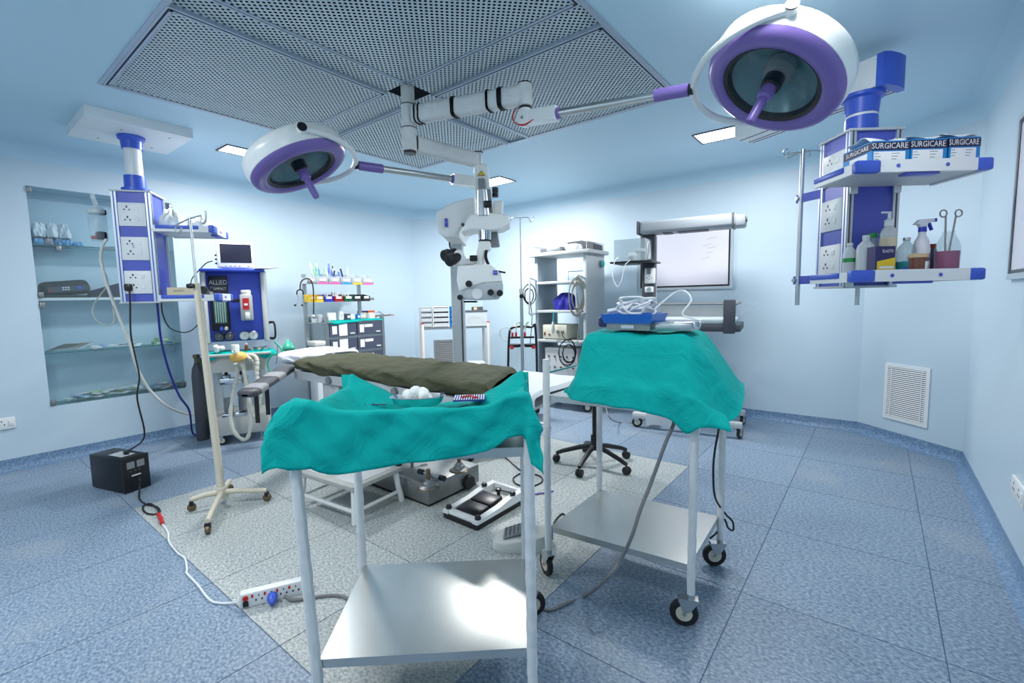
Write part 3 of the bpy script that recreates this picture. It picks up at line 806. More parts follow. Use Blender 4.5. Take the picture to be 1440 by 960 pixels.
t = bottle('spray_bottle', 'white trigger spray bottle with blue nozzle on the lower pendant shelf', p, [(0, 0), (0.036, 0.001), (0.036, h * 0.62), (0.03, h * 0.8), (0.016, h * 0.93), (0.016, h), (0, h)], 'spray_white', 'spray_blue', [(0.018, h), (0.017, h + 0.025), (0, h + 0.025)], ('purple', [(0.0365, h * 0.36), (0.0365, h * 0.52)]))
MB().prism([(-0.045, 0.038), (-0.02, 0.062), (0.05, 0.066), (0.052, 0.05), (0.018, 0.042), (0.014, 0.022), (-0.016, 0.022), (-0.022, 0.036)], -0.011, 0.011, (0, 0, h), (1, 0, 0), (0, 0, 1)).build('spray_head', 'spray_white', t, fix=True)
MB().rbox((0.058, 0, h + 0.058), (0.014, 0.02, 0.018), 0.003).build('nozzle', 'spray_blue', t)
MB().bar((0.03, 0, h + 0.045), (0.046, 0, h + 0.008), 0.012, 0.01).build('trigger', 'spray_blue', t, smooth=False)
p = on_shelf(1291, -HY - 0.27, BZ); h = hgt(p, 357)
t = bottle('ointment_jar', 'brown round jar with a cream lid and white label on the pendant shelf', p, [(0, 0), (0.036, 0.001), (0.036, h * 0.86), (0, h * 0.86)], 'brown', 'cream', [(0.0385, h * 0.84), (0.0385, h), (0, h)], cat='jar')
MB().add([Vector((0.0366 * math.cos(a), 0.0366 * math.sin(a), z)) for z in (h * 0.05, h * 0.66) for a in [-1.5 + 0.15 * i for i in range(6)]], [(i, i + 1, i + 7, i + 6) for i in range(5)]).build('label', 'paper', t)
p = on_shelf(1310, -HY - 0.10, BZ); h = hgt(p, 349)
bottle('bottle', 'small grey bottle with a dark red cap on the lower pendant shelf', p, [(0, 0), (0.026, 0.001), (0.026, h * 0.8), (0.012, h), (0, h)], 'dark_grey', 'dark_red', [(0.0145, h), (0.0145, h + 0.022), (0, h + 0.022)])
p = on_shelf(1331, -HY - 0.22, BZ); h = hgt(p, 325)
t = thing('instrument_jar', 'clear glass jar of purple disinfectant holding two forceps on the pendant shelf', 'jar', p, RP_A)
MB().lathe([(0, 0), (0.048, 0.001), (0.050, h * 0.62), (0.044, h * 0.74), (0.026, h * 0.92), (0.023, h * 0.96), (0.026, h)], n=28, caps=False).build('glass', 'jar_glass', t)
MB().lathe([(0, 0.004), (0.046, 0.004), (0.048, h * 0.56), (0, h * 0.56)], n=28).build('liquid', 'purple_liquid', t)
MB().lathe([(0, 0.006), (0.04, 0.01), (0.044, h * 0.16), (0.03, h * 0.26), (0, h * 0.3)], n=20).build('gauze', 'cotton', t)
for k, (dx, tx) in enumerate(((-0.012, -0.02), (0.008, 0.03))):
    f_ = thing('forceps', ('ringed steel forceps leaning left in the purple jar', 'ringed steel forceps leaning right in the purple jar')[k], 'forceps', p + Vector((0, 0, 0.02)), RP_A, 'forceps in the purple jar')
    top = V(tx, 0, h + 0.055)
    MB().tube([V(dx * 0.6, 0, 0.0), V(dx, 0, h * 0.5), top], 0.0042, 8).build('shank', 'steel_dull', f_)
    ringc = top + V(0.012 * (-1 if k == 0 else 1), 0, 0.012)
    MB().tube([ringc + V(0.017 * math.cos(a), 0, 0.017 * math.sin(a)) for a in [2 * PI * i / 18 for i in range(18)]], 0.0034, 8, closed=True).build('finger_ring', 'steel_dull', f_)

# --- things on the left pendant's shelves and side
def LL(x, y, z): return ROOTM[LPd.name] @ Vector((x, y, z))
mat('pack_clear', (226, 234, 234), 0.25, alpha=0.7, noise=0.15, scale=30)
for k, (x, y, sx_, sy_, hh, lab) in enumerate(((-0.02, -0.22, 0.14, 0.085, 0.15, 'crumpled clear plastic tubing bag on the upper left pendant shelf, against its column'), (0.02, -0.41, 0.16, 0.095, 0.11, 'flat clear plastic pack at the outer end of the upper left pendant shelf'))):
    b = MB()
    rr = random.Random(k)
    def blob(u, v, x=x, y=y, sx_=sx_, sy_=sy_, hh=hh, k=k):
        a = 2 * PI * u; r_ = math.sin(PI * min(1, v * 1.0) / 2)
        q = 1 + 0.12 * math.sin(5 * a + k) + 0.06 * math.sin(11 * a)
        return LL(x + sx_ * r_ * q * math.cos(a), y + sy_ * r_ * q * math.sin(a), 1.93 - PZ0 + 0.002 + hh * (1 - v ** 2.2) * (1 + 0.25 * math.sin(9 * a + 6 * v)))
    b.grid(blob, 28, 8)
    tag(b.build('plastic_pack', 'pack_clear', fix=True), lab, 'plastic pack', 'plastic packs on the pendant shelf')
c_ = LL(-0.06, -0.25, 1.40 - PZ0)
t = thing('paper_carton', 'small flat cream carton on the lower left pendant shelf', 'carton', c_, LP_A - PI / 2)
MB().bb(-0.09, 0.09, -0.02, 0.02, 0.0, 0.09).build('box', 'beige_label', t, smooth=False)
text('ELASTO', 0.02, 'ink', t, (-0.01, -0.0205, 0.062), (1, 0, 0), (0, 0, 1))
c_ = LL(-0.0, -0.42, 1.40 - PZ0)
t = thing('pressure_gauge', 'black knobbed gas flow regulator lying on the lower left pendant shelf', 'regulator', c_, LP_A)
MB().cyl((-0.08, 0, 0.062), (0.06, 0, 0.062), 0.012, n=12).build('stem', 'black_plastic', t)
MB().lathe([(0, -0.02), (0.03, -0.02), (0.034, 0), (0.03, 0.02), (0, 0.02)], (-0.10, 0, 0.066), (1, 0, 0)).build('knob', 'black_plastic', t)
MB().lathe([(0, 0), (0.034, 0), (0.034, 0.02), (0, 0.02)], (0.07, 0, 0.066), (0.3, -1, 0)).build('dial', 'black_plastic', t)
MB().rbox((0, 0, 0.028), (0.1, 0.06, 0.056), 0.01).build('body', 'steel_dull', t)
# suction jar behind the socket column
sj = D(138, 315, 3.62)
t = thing('suction_jar', 'clear suction jar with black and red fittings clipped behind the left service column', 'suction jar', (sj.x, sj.y, sj.z - 0.13), 0)
MB().lathe([(0.0, 0.0), (0.05, 0.0), (0.055, 0.02), (0.058, 0.19), (0.05, 0.21)], n=24).build('jar', 'acrylic', t)
MB().lathe([(0.052, 0.205), (0.06, 0.21), (0.06, 0.235), (0.03, 0.26), (0, 0.26)], n=24).build('lid', 'pack_clear', t)
MB().cyl((0, 0, 0.26), (-0.01, -0.02, 0.36), 0.014, n=12).build('spout', 'acrylic', t)
MB().rbox((0.02, 0.03, 0.22), (0.05, 0.04, 0.04), 0.008).build('clip', 'black_plastic', t)
MB().rbox((0.01, 0.01, 0.04), (0.08, 0.06, 0.06), 0.01).build('float_valve', 'black_plastic', t)
MB().rbox((0.0, -0.025, 0.025), (0.06, 0.04, 0.025), 0.008).build('red_valve', 'red', t)
p0 = V(sj.x, sj.y, sj.z); pc = LL(-HX, 0, 0.3)
MB().bar(V(p0.x + 0.04, p0.y, pc.z + 0.13), V(pc.x, pc.y, pc.z + 0.13), 0.02, 0.02).build('bracket', 'alu', t, world=True, smooth=False)

# ================================================================ surgical lights
PM = V(-2.435, 2.055, 0)
mat('wrap_white', (222, 224, 224), 0.75, noise=0.08, scale=22, bump=0.5, bscale=34)
mnt = thing('surgical_light_mount', 'white ceiling post with two cloth-wrapped lamp arms bound in black tape', 'lamp mount', (PM.x, PM.y, HC))
P3 = lambda z: Vector((PM.x, PM.y, z))
MB().cyl(P3(2.605), P3(HC + 0.1), 0.043, n=24).build('ceiling_post', 'offwhite', mnt, world=True)
MB().cyl(P3(2.46), P3(2.604), 0.045, n=24).build('upper_hub', 'wrap_white', mnt, world=True)
MB().cyl(P3(2.315), P3(2.459), 0.047, n=24).build('lower_hub', 'wrap_white', mnt, world=True)
MB().cyl(P3(2.30), P3(2.3155), 0.041, n=24).build('end_cap', 'black_plastic', mnt, world=True)
for z, w_ in ((2.603, 0.046), (2.459, 0.048)):
    MB().lathe([(w_, z - 0.003), (w_ + 0.001, z), (w_, z + 0.003)], P3(0)).build('joint_ring', 'dark_grey', mnt, world=True)
E1 = Z(738, 137, 2.505); E2 = Z(672, 226, 2.375)
def wrapped(a, b, w, h, name, parent, m='wrap_white', bulge=0.004):
    a = Vector(a); b = Vector(b); d = (b - a); L = d.length; d.normalize(); u = V(0, 0, 1).cross(d).normalized(); v = d.cross(u)
    g = MB()
    def fn(s, t):
        ang = 2 * PI * t; c, s2 = math.cos(ang), math.sin(ang)
        k = (abs(c) ** 5 + abs(s2) ** 5) ** (-0.2)
        q = 1 + 0.035 * math.sin(s * 40 + 3 * t * 6.28) + 0.02 * math.sin(s * 93)
        return a + d * (L * s) + u * (c * k * w / 2 * q) + v * (s2 * k * h / 2 * q)
    g.grid(fn, 26, 20)
    return g.build(name, m, parent, world=True, ang=50)
d1 = (V(E1.x, E1.y, 2.535) - P3(2.535)).normalized()
w1 = wrapped(P3(2.535) + d1 * 0.045, V(E1.x, E1.y, 2.52), 0.085, 0.105, 'upper_arm', mnt)
d2 = (V(E2.x, E2.y, 2.37) - P3(2.37)).normalized()
w2 = wrapped(P3(2.37) + d2 * 0.04, V(E2.x, E2.y, 2.375) - d2 * 0.03, 0.085, 0.10, 'lower_arm', mnt)
L1 = (V(E1.x, E1.y, 2.52) - P3(2.535)).length
for s_, wd in ((0.09, 0.01), (0.125, 0.01), (0.43, 0.026), (0.72, 0.015), (0.82, 0.03)):
    c = P3(2.535) + (V(E1.x, E1.y, 2.52) - P3(2.535)) * s_
    wrapped(c - d1 * wd / 2 + V(0, 0, 0), c + d1 * wd / 2, 0.094, 0.113, 'tape_band', w1, 'black_plastic')
EH = V(E1.x, E1.y, 0)
MB().cyl(EH + V(0, 0, 2.455), EH + V(0, 0, 2.575), 0.042, n=24).build('elbow_hub', 'wrap_white', mnt, world=True)
MB().cyl(EH + V(0, 0, 2.575), EH + V(0, 0, 2.58), 0.044, n=24).build('elbow_cap', 'black_plastic', mnt, world=True)
EH2 = V(E2.x, E2.y, 0)
MB().cyl(EH2 + V(0, 0, 2.28), EH2 + V(0, 0, 2.43), 0.036, n=24).build('elbow_hub', 'alu', mnt, world=True)
MB().cyl(EH2 + V(0, 0, 2.43), EH2 + V(0, 0, 2.436), 0.041, n=24).build('elbow_cap', 'black_plastic', mnt, world=True)

mat('lamp_lens', (30, 70, 90), 0.02, alpha=0.16, spec=0.9)
mat('lamp_reflector', (178, 222, 226), 0.25, 0.35)
mat('lamp_white', (232, 236, 236), 0.28)
def surg_lamp(label, px, py, depth, dia, aspect, img_dir, elbow, ez, yoke_px, yoke_d, red):
    c = D(px, py, depth)
    vdir = (c - CAM).normalized()
    r_ = (CR - vdir * CR.dot(vdir)).normalized(); d_ = vdir.cross(r_).normalized()
    if d_.dot(CD) < 0: d_ = -d_
    im = (r_ * img_dir[0] + d_ * img_dir[1]).normalized()
    n = (-vdir * aspect + im * math.sqrt(1 - aspect ** 2)).normalized()      # the way the lamp shines
    t = thing('surgical_lamp', label, 'surgical lamp', c, 0, 'surgical lamps')
    R_ = dia / 2
    B = -n
    MB().lathe([(0, 0.165), (R_ * 0.42, 0.165), (R_ * 0.47, 0.15), (R_ * 0.48, 0.135), (R_ * 0.7, 0.13), (R_ * 0.94, 0.108), (R_ * 1.015, 0.085), (R_ * 1.03, 0.04), (R_ * 1.0, 0.0), (R_ * 0.985, -0.002)], c, B, 48, caps=False).build('housing', 'lamp_white', t, world=True, ang=50)
    MB().lathe([(R_ * 0.985, 0.0), (R_ * 1.0, -0.004), (R_ * 0.975, -0.022), (R_ * 0.90, -0.036), (R_ * 0.80, -0.042), (R_ * 0.735, -0.038), (R_ * 0.72, -0.03), (R_ * 0.71, -0.014)], c, B, 48, caps=False).build('rim', 'purple', t, world=True, ang=50)
    MB().lathe([(R_ * 0.725, -0.028), (R_ * 0.66, -0.022), (R_ * 0.62, -0.004)], c, B, 48, caps=False).build('inner_ring', 'black_plastic', t, world=True)
    MB().lathe([(R_ * 0.69, -0.012), (R_ * 0.6, 0.03), (R_ * 0.45, 0.07), (R_ * 0.25, 0.10), (R_ * 0.1, 0.11), (0, 0.112)], c, B, 48, caps=False).build('reflector', 'lamp_reflector', t, world=True, ang=60)
    MB().lathe([(R_ * 0.65, -0.022), (R_ * 0.3, -0.026), (0, -0.027)], c, B, 48, caps=False).build('glass', 'lamp_lens', t, world=True)
    MB().lathe([(0.0, 0.10), (R_ * 0.2, 0.098), (R_ * 0.24, 0.05), (R_ * 0.2, 0.03), (R_ * 0.1, 0.02)], c, B, 32, caps=False).build('bulb_shield', 'light_grey', t, world=True)
    MB().lathe([(0.042, 0.02), (0.042, -0.03), (0.032, -0.034), (0.03, -0.03)], c, B, 24).build('handle_socket', 'black_plastic', t, world=True)
    MB().lathe([(0.028, -0.02), (0.032, -0.07), (0.03, -0.082), (0.021, -0.09), (0.0195, -0.20), (0.016, -0.212), (0, -0.214)], c, B, 24).build('handle', 'purple', t, world=True)
    # yoke: half ring around the dish, hinged on the rim, carried at the arm end
    Y = D(*yoke_px, yoke_d)
    out = (Y - c); out -= n * out.dot(n) * 0.0
    o2 = (Y - c) - n * (Y - c).dot(n); o2.normalize()
    sidev = n.cross(o2).normalized()
    h1 = c + sidev * (R_ * 1.03) + B * 0.05; h2 = c - sidev * (R_ * 1.03) + B * 0.05
    rad = (Y - c).length
    pts = []
    for i in range(25):
        a = PI * i / 24
        q = c + B * (0.05 * (1 - math.sin(a))) + sidev * (math.cos(a) * R_ * 1.06) + (Y - c) * math.sin(a)
        pts.append(q)
    MB().tube(pts, 0.016, 10).build('yoke', 'lamp_white', t, world=True)
    for h_, s_ in ((h1, 1), (h2, -1)):
        hg = MB(); hg.cyl(h_ - sidev * s_ * 0.05, h_ + sidev * s_ * 0.028, 0.024, n=18); hh = hg.build('hinge', 'lamp_white', t, world=True)
        MB().cyl(h_ + sidev * s_ * 0.028, h_ + sidev * s_ * 0.034, 0.025, n=18).build('hinge_cap', 'black_plastic', hh, world=True)
    # spring arm back to the elbow
    S = V(elbow.x, elbow.y, ez)
    ad = (Y - S).normalized(); L = (Y - S).length
    MB().cyl(Y, Y - ad * 0.02, 0.024, n=18).build('arm_collar', 'black_plastic', t, world=True)
    MB().cyl(Y - ad * 0.02, Y - ad * 0.18, 0.029, n=20).build('arm_grip', 'purple', t, world=True)
    MB().cyl(Y - ad * 0.18, S + ad * 0.23, 0.022, n=20).build('spring_arm', 'steel', t, world=True)
    MB().cyl(S + ad * 0.23, S + ad * 0.215, 0.030, n=20).build('arm_ring', 'purple', t, world=True)
    b = MB(); b.bar(S - ad * 0.03, S + ad * 0.215, 0.062, 0.072); kn = b.build('knuckle', 'lamp_white', t, world=True, smooth=False)
    sv = ad.cross(V(0, 0, 1)).normalized()
    MB().cyl(S - sv * 0.034, S + sv * 0.034, 0.04, n=20).build('pivot', 'lamp_white', t, world=True)
    MB().cyl(S - sv * 0.036, S + sv * 0.036, 0.009, n=10).build('pivot_screw', 'steel_dull', t, world=True)
    b = MB(); b.cyl(V(S.x, S.y, S.z - 0.02), V(elbow.x, elbow.y, S.z + red), 0.034, n=20); b.build('swivel', 'lamp_white', t, world=True)
    return t
lampA = surg_lamp('large round purple-rimmed surgical lamp tilted open beside the right service column', 1087, 115, 2.03, 0.575, 0.64, (-0.33, 0.94), E1, 2.385, (975, 125), 2.16, 0.075)
MB().lathe([(0.036, 2.452), (0.039, 2.446), (0.036, 2.44)], EH).build('hub_ring', 'black_plastic', lampA, world=True)
for k in range(2):
    q = [EH + V(-0.03, -0.035, 2.45), EH + V(-0.05 - 0.004 * k, -0.05, 2.40), EH + V(-0.03, -0.055 - 0.004 * k, 2.355), EH + V(0.03, -0.05, 2.335 - 0.006 * k), EH + V(0.09, -0.045, 2.35)]
    MB().tube(cr(q, 6), 0.0028, 6).build('red_wire', 'red', lampA, world=True)
lampB = surg_lamp('purple-rimmed surgical lamp seen edge-on under the perforated air diffuser', 421, 233, 2.78, 0.575, 0.40, (0.36, 0.93), E2, UP(E2.x, E2.y, 257), (499, 232), 2.96, 0.05)

# ================================================================ the two instrument trolleys
def caster(parent, p, r=0.058, ang=0.0, brake=False, world=True, m_fork='steel'):
    """swivel caster whose wheel touches the floor under point p"""
    p = Vector((p[0], p[1], 0)); d = Vector((math.cos(ang), math.sin(ang), 0)); ax = Vector((-d.y, d.x, 0))
    c = p + d * (r * 0.45) + V(0, 0, r)
    w = MB(); w.lathe([(r * 0.55, -0.012), (r * 0.93, -0.012), (r, -0.007), (r, 0.007), (r * 0.93, 0.012), (r * 0.55, 0.012)], c, ax, 24)
    wo = w.build('wheel', 'black_rubber', parent, world=world)
    MB().lathe([(0, -0.0125), (r * 0.58, -0.0125), (r * 0.58, 0.0125), (0, 0.0125)], c, ax, 20).build('hub', 'cream_paint', wo, world=world)
    f = MB()
    for s in (-1, 1):
        q = ax * (0.017 * s)
        f.prism([(-r * 0.55, r * 0.62), (r * 0.9, r * 0.62), (r * 0.55, -r * 0.25), (r * 0.22, -r * 0.35), (-r * 0.1, -r * 0.1)], -0.0015, 0.0015, c - d * (r * 0.45) + q + V(0, 0, r * 0.5), d, V(0, 0, 1))
    f.box(c - d * (r * 0.3) + V(0, 0, r * 1.14), (r * 1.3, 0.037, 0.004), ang)
    fk = f.build('fork', m_fork, parent, world=world, smooth=False, fix=True)
    MB().cyl(p + V(0, 0, 2.05 * r), p + V(0, 0, 2.5 * r), 0.016, n=14).build('swivel', m_fork, fk, world=world)
    MB().cyl(c - ax * 0.02, c + ax * 0.02, 0.007, n=10).build('axle', m_fork, wo, world=world)

def trolley(label, corners, shelf_z, tray_z, post_tops, lip, caster_ang, rails, rail_z):
    """corners: FL, FR, BR, BL on the floor; posts are wrapped in white bandage"""
    c0 = sum((Vector((*c, 0)) for c in corners), V(0, 0, 0)) / 4
    ang = math.atan2(corners[1][1] - corners[0][1], corners[1][0] - corners[0][0])
    t = thing('instrument_trolley', label, 'trolley', c0, ang)
    tops = [Vector(p) for p in post_tops]
    for k in range(4):
        a = V(*corners[k], 0.14); b_ = tops[k]
        g = MB(); L = b_ - a
        def fn(u, v, a=a, L=L):
            an_ = 2 * PI * v; rr = 0.0165 * (1 + 0.05 * math.sin(u * 70 + an_) + 0.03 * math.sin(u * 31))
            if u < 0.07: rr *= 0.95
            return a + L * u + Vector((math.cos(an_) * rr, math.sin(an_) * rr, 0))
        g.grid(fn, 60, 12)
        g.cyl(b_ - V(0, 0, 0.004), b_, 0.0163, n=12)
        g.build('post', 'wrap_white', t, world=True, ang=60)
        caster(t, corners[k], 0.056, caster_ang[k])
    def at_z(k, z):
        a = V(*corners[k], 0.14); f = (z - 0.14) / (tops[k].z - 0.14); return a + (tops[k] - a) * f
    for (z, nm) in ((shelf_z, 'lower_shelf'), (tray_z, 'top_tray')):
        q = [at_z(k, z) for k in range(4)]
        cc = sum(q, V(0, 0, 0)) / 4
        e = 0.012
        inn = [p + (cc - p).normalized() * e for p in q]
        b = MB(); n = len(b.v)
        def nrm(i): return inn[i]
        vs = [p.copy() for p in inn] + [p + V(0, 0, -lip) for p in inn]
        b.add(vs, [(0, 1, 2, 3), (0, 4, 5, 1), (1, 5, 6, 2), (2, 6, 7, 3), (3, 7, 4, 0)])
        sh = b.build(nm, 'steel_shelf', t, world=True, smooth=False, thick=0.003)
    for (i, j) in rails:
        a, b_ = at_z(i, rail_z), at_z(j, rail_z)
        MB().tube([a, b_], 0.005, 8).build('rail', 'chrome', t, world=True)
    return t
mat('steel_shelf', (200, 203, 200), 0.26, 0.86, noise=0.12, scale=6)
cA = [(-1.295, 0.655), (-0.80, 1.085), (-1.12, 1.485), (-1.635, 1.045)]
tA = [D(407, 583, (Vector((-1.295, 0.655, 1.03)) - CAM).dot(CF)), V(-0.80, 1.085, 0.985), V(-1.115, 1.48, 1.02), V(-1.64, 1.045, 1.02)]
trA = trolley('white tubular instrument trolley set at an angle, tray under a peaked teal drape', cA, 0.262, 0.905, tA, 0.028, (2.2, -0.6, 0.8, 2.4), [(0, 1), (1, 2), (3, 0)], 0.965)
cB = [(-1.20, 1.775), (-0.548, 1.838), (-0.568, 2.36), (-1.21, 2.315)]
tB = [V(-1.20, 1.775, 1.065), V(-0.543, 1.842, 0.925), V(-0.565, 2.36, 0.93), V(-1.205, 2.315, 1.0)]
trB = trolley('white tubular instrument trolley with large casters, carrying a teal draped stack', cB, 0.255, 0.895, tB, 0.028, (2.6, 3.5, 3.7, 2.0), [(0, 3), (3, 2)], 1.0)

# --- drapes
def drape_mesh(fn, nu, nv, name, label, mname='teal_cloth', thick=0.003):
    b = MB(); b.grid(fn, nu, nv)
    o = b.build(name, mname, ang=180, thick=thick)
    return tag(o, label, 'drape')
def wob(u, v, s=1.0):
    return (math.sin(7.1 * u + 2.3 * v + 1.0) * 0.5 + math.sin(13.7 * u - 9.1 * v) * 0.3 + math.sin(23 * u + 17 * v + 2) * 0.2) * s
FL, FR, BR, BL = [Vector((p.x, p.y, 0)) for p in tA]
def drapeA(u, v):
    # cloth sheet in tray coordinates: s along the front edge, t into the depth; beyond the tray it hangs
    s = -0.15 + 1.32 * u
    t = -0.42 + 1.44 * v
    sc = min(max(s, 0.0), 1.0); tc = min(max(t, 0.0), 1.0)
    P = FL * (1 - sc) * (1 - tc) + FR * sc * (1 - tc) + BR * sc * tc + BL * (1 - sc) * tc
    xdir = ((FR - FL) + (BR - BL)).normalized(); ydir = ((BL - FL) + (BR - FR)).normalized()
    # resting height: low on the tray, up over the rails and corner posts
    z = 0.935
    z += 0.100 * math.exp(-(tc / 0.09) ** 2)
    z += 0.085 * math.exp(-(sc / 0.10) ** 2) * (1 if tc > 0.1 else 1) * (1 - 0.0 * tc)
    z += 0.075 * math.exp(-((1 - sc) / 0.10) ** 2)
    for (a, b, h) in ((0.0, 1.0, 0.13), (1.0, 1.0, 0.125)):
        d = math.hypot((sc - a) * 0.65, (tc - b) * 0.5)
        z = max(z, 0.935 + h * max(0, 1 - d / 0.20) ** 0.9)
    d = math.hypot((sc - 0.0) * 0.65, tc * 0.5); z = max(z, 0.935 + 0.11 * max(0, 1 - d / 0.2) ** 0.8)
    z = min(z, 1.068)
    ox = (s - sc) * 0.62; oy = (t - tc) * 0.48
    drop = 0.0
    P = P.copy()
    if ox < 0 and oy < 0:
        k = math.hypot(ox, oy)
        P += (xdir * -1 * 0.55 * abs(ox) + ydir * -0.25 * abs(oy)) + xdir * (-0.02)
        drop = k * 0.9
    elif ox > 0 and oy < 0:
        k = math.hypot(ox, oy); P += xdir * (0.35 * ox) - ydir * 0.35 * abs(oy); drop = k * 0.95
    else:
        if ox < 0: P += xdir * (-0.5 * abs(ox)); drop = abs(ox) * 0.8
        if ox > 0: P += xdir * (0.22 * ox); drop = ox * 0.97
        if oy < 0: P += ydir * (-0.10 * abs(oy) - 0.012); drop = abs(oy) * 0.97 * (1 - 0.42 * sc * (1 if sc < 0.97 else 0.8))
        if oy > 0: drop = oy * 0.7
    P.z = z - drop
    wgt = 0.3 if (ox == 0 and oy == 0) else 1.0
    P += ydir * (0.013 * wob(u * 2.2, v * 2.6) * wgt) + xdir * (0.007 * wob(v * 3, u * 3) * wgt)
    if ox == 0 and oy == 0: P.z += 0.005 * wob(u * 3, v * 3)
    P.z = max(P.z, 0.50)
    return P
dA = drape_mesh(drapeA, 70, 64, 'drape', 'teal surgical drape spread over the front trolley tray, rising at its corner posts')

FLb, FRb, BRb, BLb = [Vector((p.x, p.y, 0)) for p in tB]
def drapeB(u, v):
    # u along the front (left to right), v from the front hem, over the covered stack, to the back
    s = 0.02 + 1.30 * u
    xdir = (FRb - FLb).normalized(); ydir = Vector((-xdir.y, xdir.x, 0))
    W = (FRb - FLb).length; Dp = 0.52
    # profile across the depth: hem on tray edge, slope up to the stack, flat top, down behind
    prof = [(-0.05, 0.88), (-0.02, 0.965), (0.015, 1.0), (0.10, 1.155), (0.135, 1.18), (0.40, 1.185), (0.44, 1.16), (0.53, 0.94)]
    x = v * (len(prof) - 1); i = min(int(x), len(prof) - 2); f = x - i
    y = prof[i][0] * (1 - f) + prof[i + 1][0] * f; z = prof[i][1] * (1 - f) + prof[i + 1][1] * f
    sc = min(s, 1.0); px = sc * W
    # left end: the stack stops short, cloth slopes down to the tray
    L = 0.0
    if s < 0.24:
        k = (s - 0.02) / 0.22; k = k * k * (3 - 2 * k)
        z = 0.905 + (z - 0.905) * (0.25 + 0.75 * k) if z > 0.905 else z
        px = W * (0.13 + (s - 0.02) / 0.22 * 0.11)
        y = y * (0.82 + 0.18 * k) + 0.04 * (1 - k)
    # right end: falls over the tray edge in folds
    if s > 0.80:
        k = (s - 0.80) / 0.52
        kk = min(1.0, max(0.0, k - 0.12) / 0.88); kk = kk * kk * (3 - 2 * kk)
        hem = 0.865 + 0.05 * v + 0.035 * math.sin(v * 10.0 + 0.6)
        z = z * (1 - kk) + min(z, hem) * kk
        px = W * 0.80 + 0.52 * W * (1 - (1 - k) ** 1.35) * 0.72
        y += 0.035 * math.sin(v * 11) * k * k - (0.03 * k if v < 0.35 else -0.05 * k); px += 0.03 * math.sin(v * 10.0 + 2.2) * k * k
    # front hem hangs lower to the right
    if v < 0.16:
        q = (0.16 - v) / 0.16
        z += 0.03 * q * (1 - min(1, s)) - 0.03 * q * max(0, s - 0.35)
        if 0.78 < s < 1.12: z -= 0.045 * q * math.exp(-((s - 0.98) / 0.07) ** 2)
    P = FLb + xdir * px + ydir * y
    P.z = z
    P += ydir * (0.010 * wob(u * 1.6, v * 1.3)) + V(0, 0, 0.007 * wob(u * 1.9 + 1, v * 1.7))
    if v < 0.5: P += ydir * (0.012 * math.sin(9 * u + 2) * (0.5 - v))
    return P
dB = drape_mesh(drapeB, 80, 60, 'drape', 'teal surgical drape over a covered stack on the caster trolley, folds falling at one end')
# the covered sterile boxes that give the drape its shape
b = MB()
xd = (FRb - FLb).normalized(); yd = Vector((-xd.y, xd.x, 0))
bx = thing('instrument_case', 'flat steel instrument case hidden under the teal drape on the caster trolley', 'case', FLb + xd * 0.37 + yd * 0.27 + V(0, 0, 0.897), math.atan2(xd.y, xd.x))
MB().rbox((0, 0, 0.125), (0.36, 0.24, 0.25), 0.01).build('case_body', 'steel_dull', bx)
for sx in (-1, 1): MB().tube([V(sx * 0.181, -0.04, 0.12), V(sx * 0.2, -0.03, 0.12), V(sx * 0.2, 0.03, 0.12), V(sx * 0.181, 0.04, 0.12)], 0.004, 6).build('handle', 'chrome', bx)
# --- on top of drape B
mat('tray_blue', (38, 104, 196), 0.3)
TZ = 1.196
pc = (Z(858, 462, TZ) + Z(935, 470, TZ)) / 2
c = FLb + xd * 0.335 + yd * 0.24 + V(0, 0, TZ)
mt = thing('instrument_tray', 'low steel mesh instrument tray under the blue plastic tray on the draped trolley', 'tray', c, math.atan2(xd.y, xd.x))
MB().bb(-0.10, 0.10, -0.08, 0.08, 0, 0.004).build('bottom', 'steel_dull', mt, smooth=False)
for (x0, x1, y0, y1) in ((-0.10, 0.10, -0.08, -0.076), (-0.10, 0.10, 0.076, 0.08), (-0.10, -0.096, -0.076, 0.076), (0.096, 0.10, -0.076, 0.076)):
    MB().bb(x0, x1, y0, y1, 0.004, 0.03).build('side', 'steel_dull', mt, smooth=False)
MB().bb(-0.03, 0.03, -0.086, -0.08, 0.008, 0.024).build('name_plate', 'chrome', mt, smooth=False)
c2 = c + V(0, 0, 0.031) + xd * 0.005
bt = thing('plastic_tray', 'shallow blue plastic tray holding a coil of white cable on the draped trolley', 'tray', c2, math.atan2(xd.y, xd.x) - 0.06)
b = MB()
o_, i_, h_ = (0.122, 0.105), (0.108, 0.092), 0.042
b.add([(-o_[0] * .9, -o_[1] * .9, 0), (o_[0] * .9, -o_[1] * .9, 0), (o_[0] * .9, o_[1] * .9, 0), (-o_[0] * .9, o_[1] * .9, 0),
       (-o_[0], -o_[1], h_), (o_[0], -o_[1], h_), (o_[0], o_[1], h_), (-o_[0], o_[1], h_),
       (-i_[0], -i_[1], h_), (i_[0], -i_[1], h_), (i_[0], i_[1], h_), (-i_[0], i_[1], h_),
       (-i_[0] * .94, -i_[1] * .94, 0.005), (i_[0] * .94, -i_[1] * .94, 0.005), (i_[0] * .94, i_[1] * .94, 0.005), (-i_[0] * .94, i_[1] * .94, 0.005)],
      [(3, 2, 1, 0)] + [(k, (k + 1) % 4, 4 + (k + 1) % 4, 4 + k) for k in range(4)] + [(4 + k, 4 + (k + 1) % 4, 8 + (k + 1) % 4, 8 + k) for k in range(4)] + [(8 + k, 8 + (k + 1) % 4, 12 + (k + 1) % 4, 12 + k) for k in range(4)] + [(12, 13, 14, 15)])
b.build('tray_body', 'tray_blue', bt, smooth=False)
cb = thing('coiled_cable', 'coil of white handpiece cable lying in the blue plastic tray', 'cable', c2 + V(0, 0, 0.008))
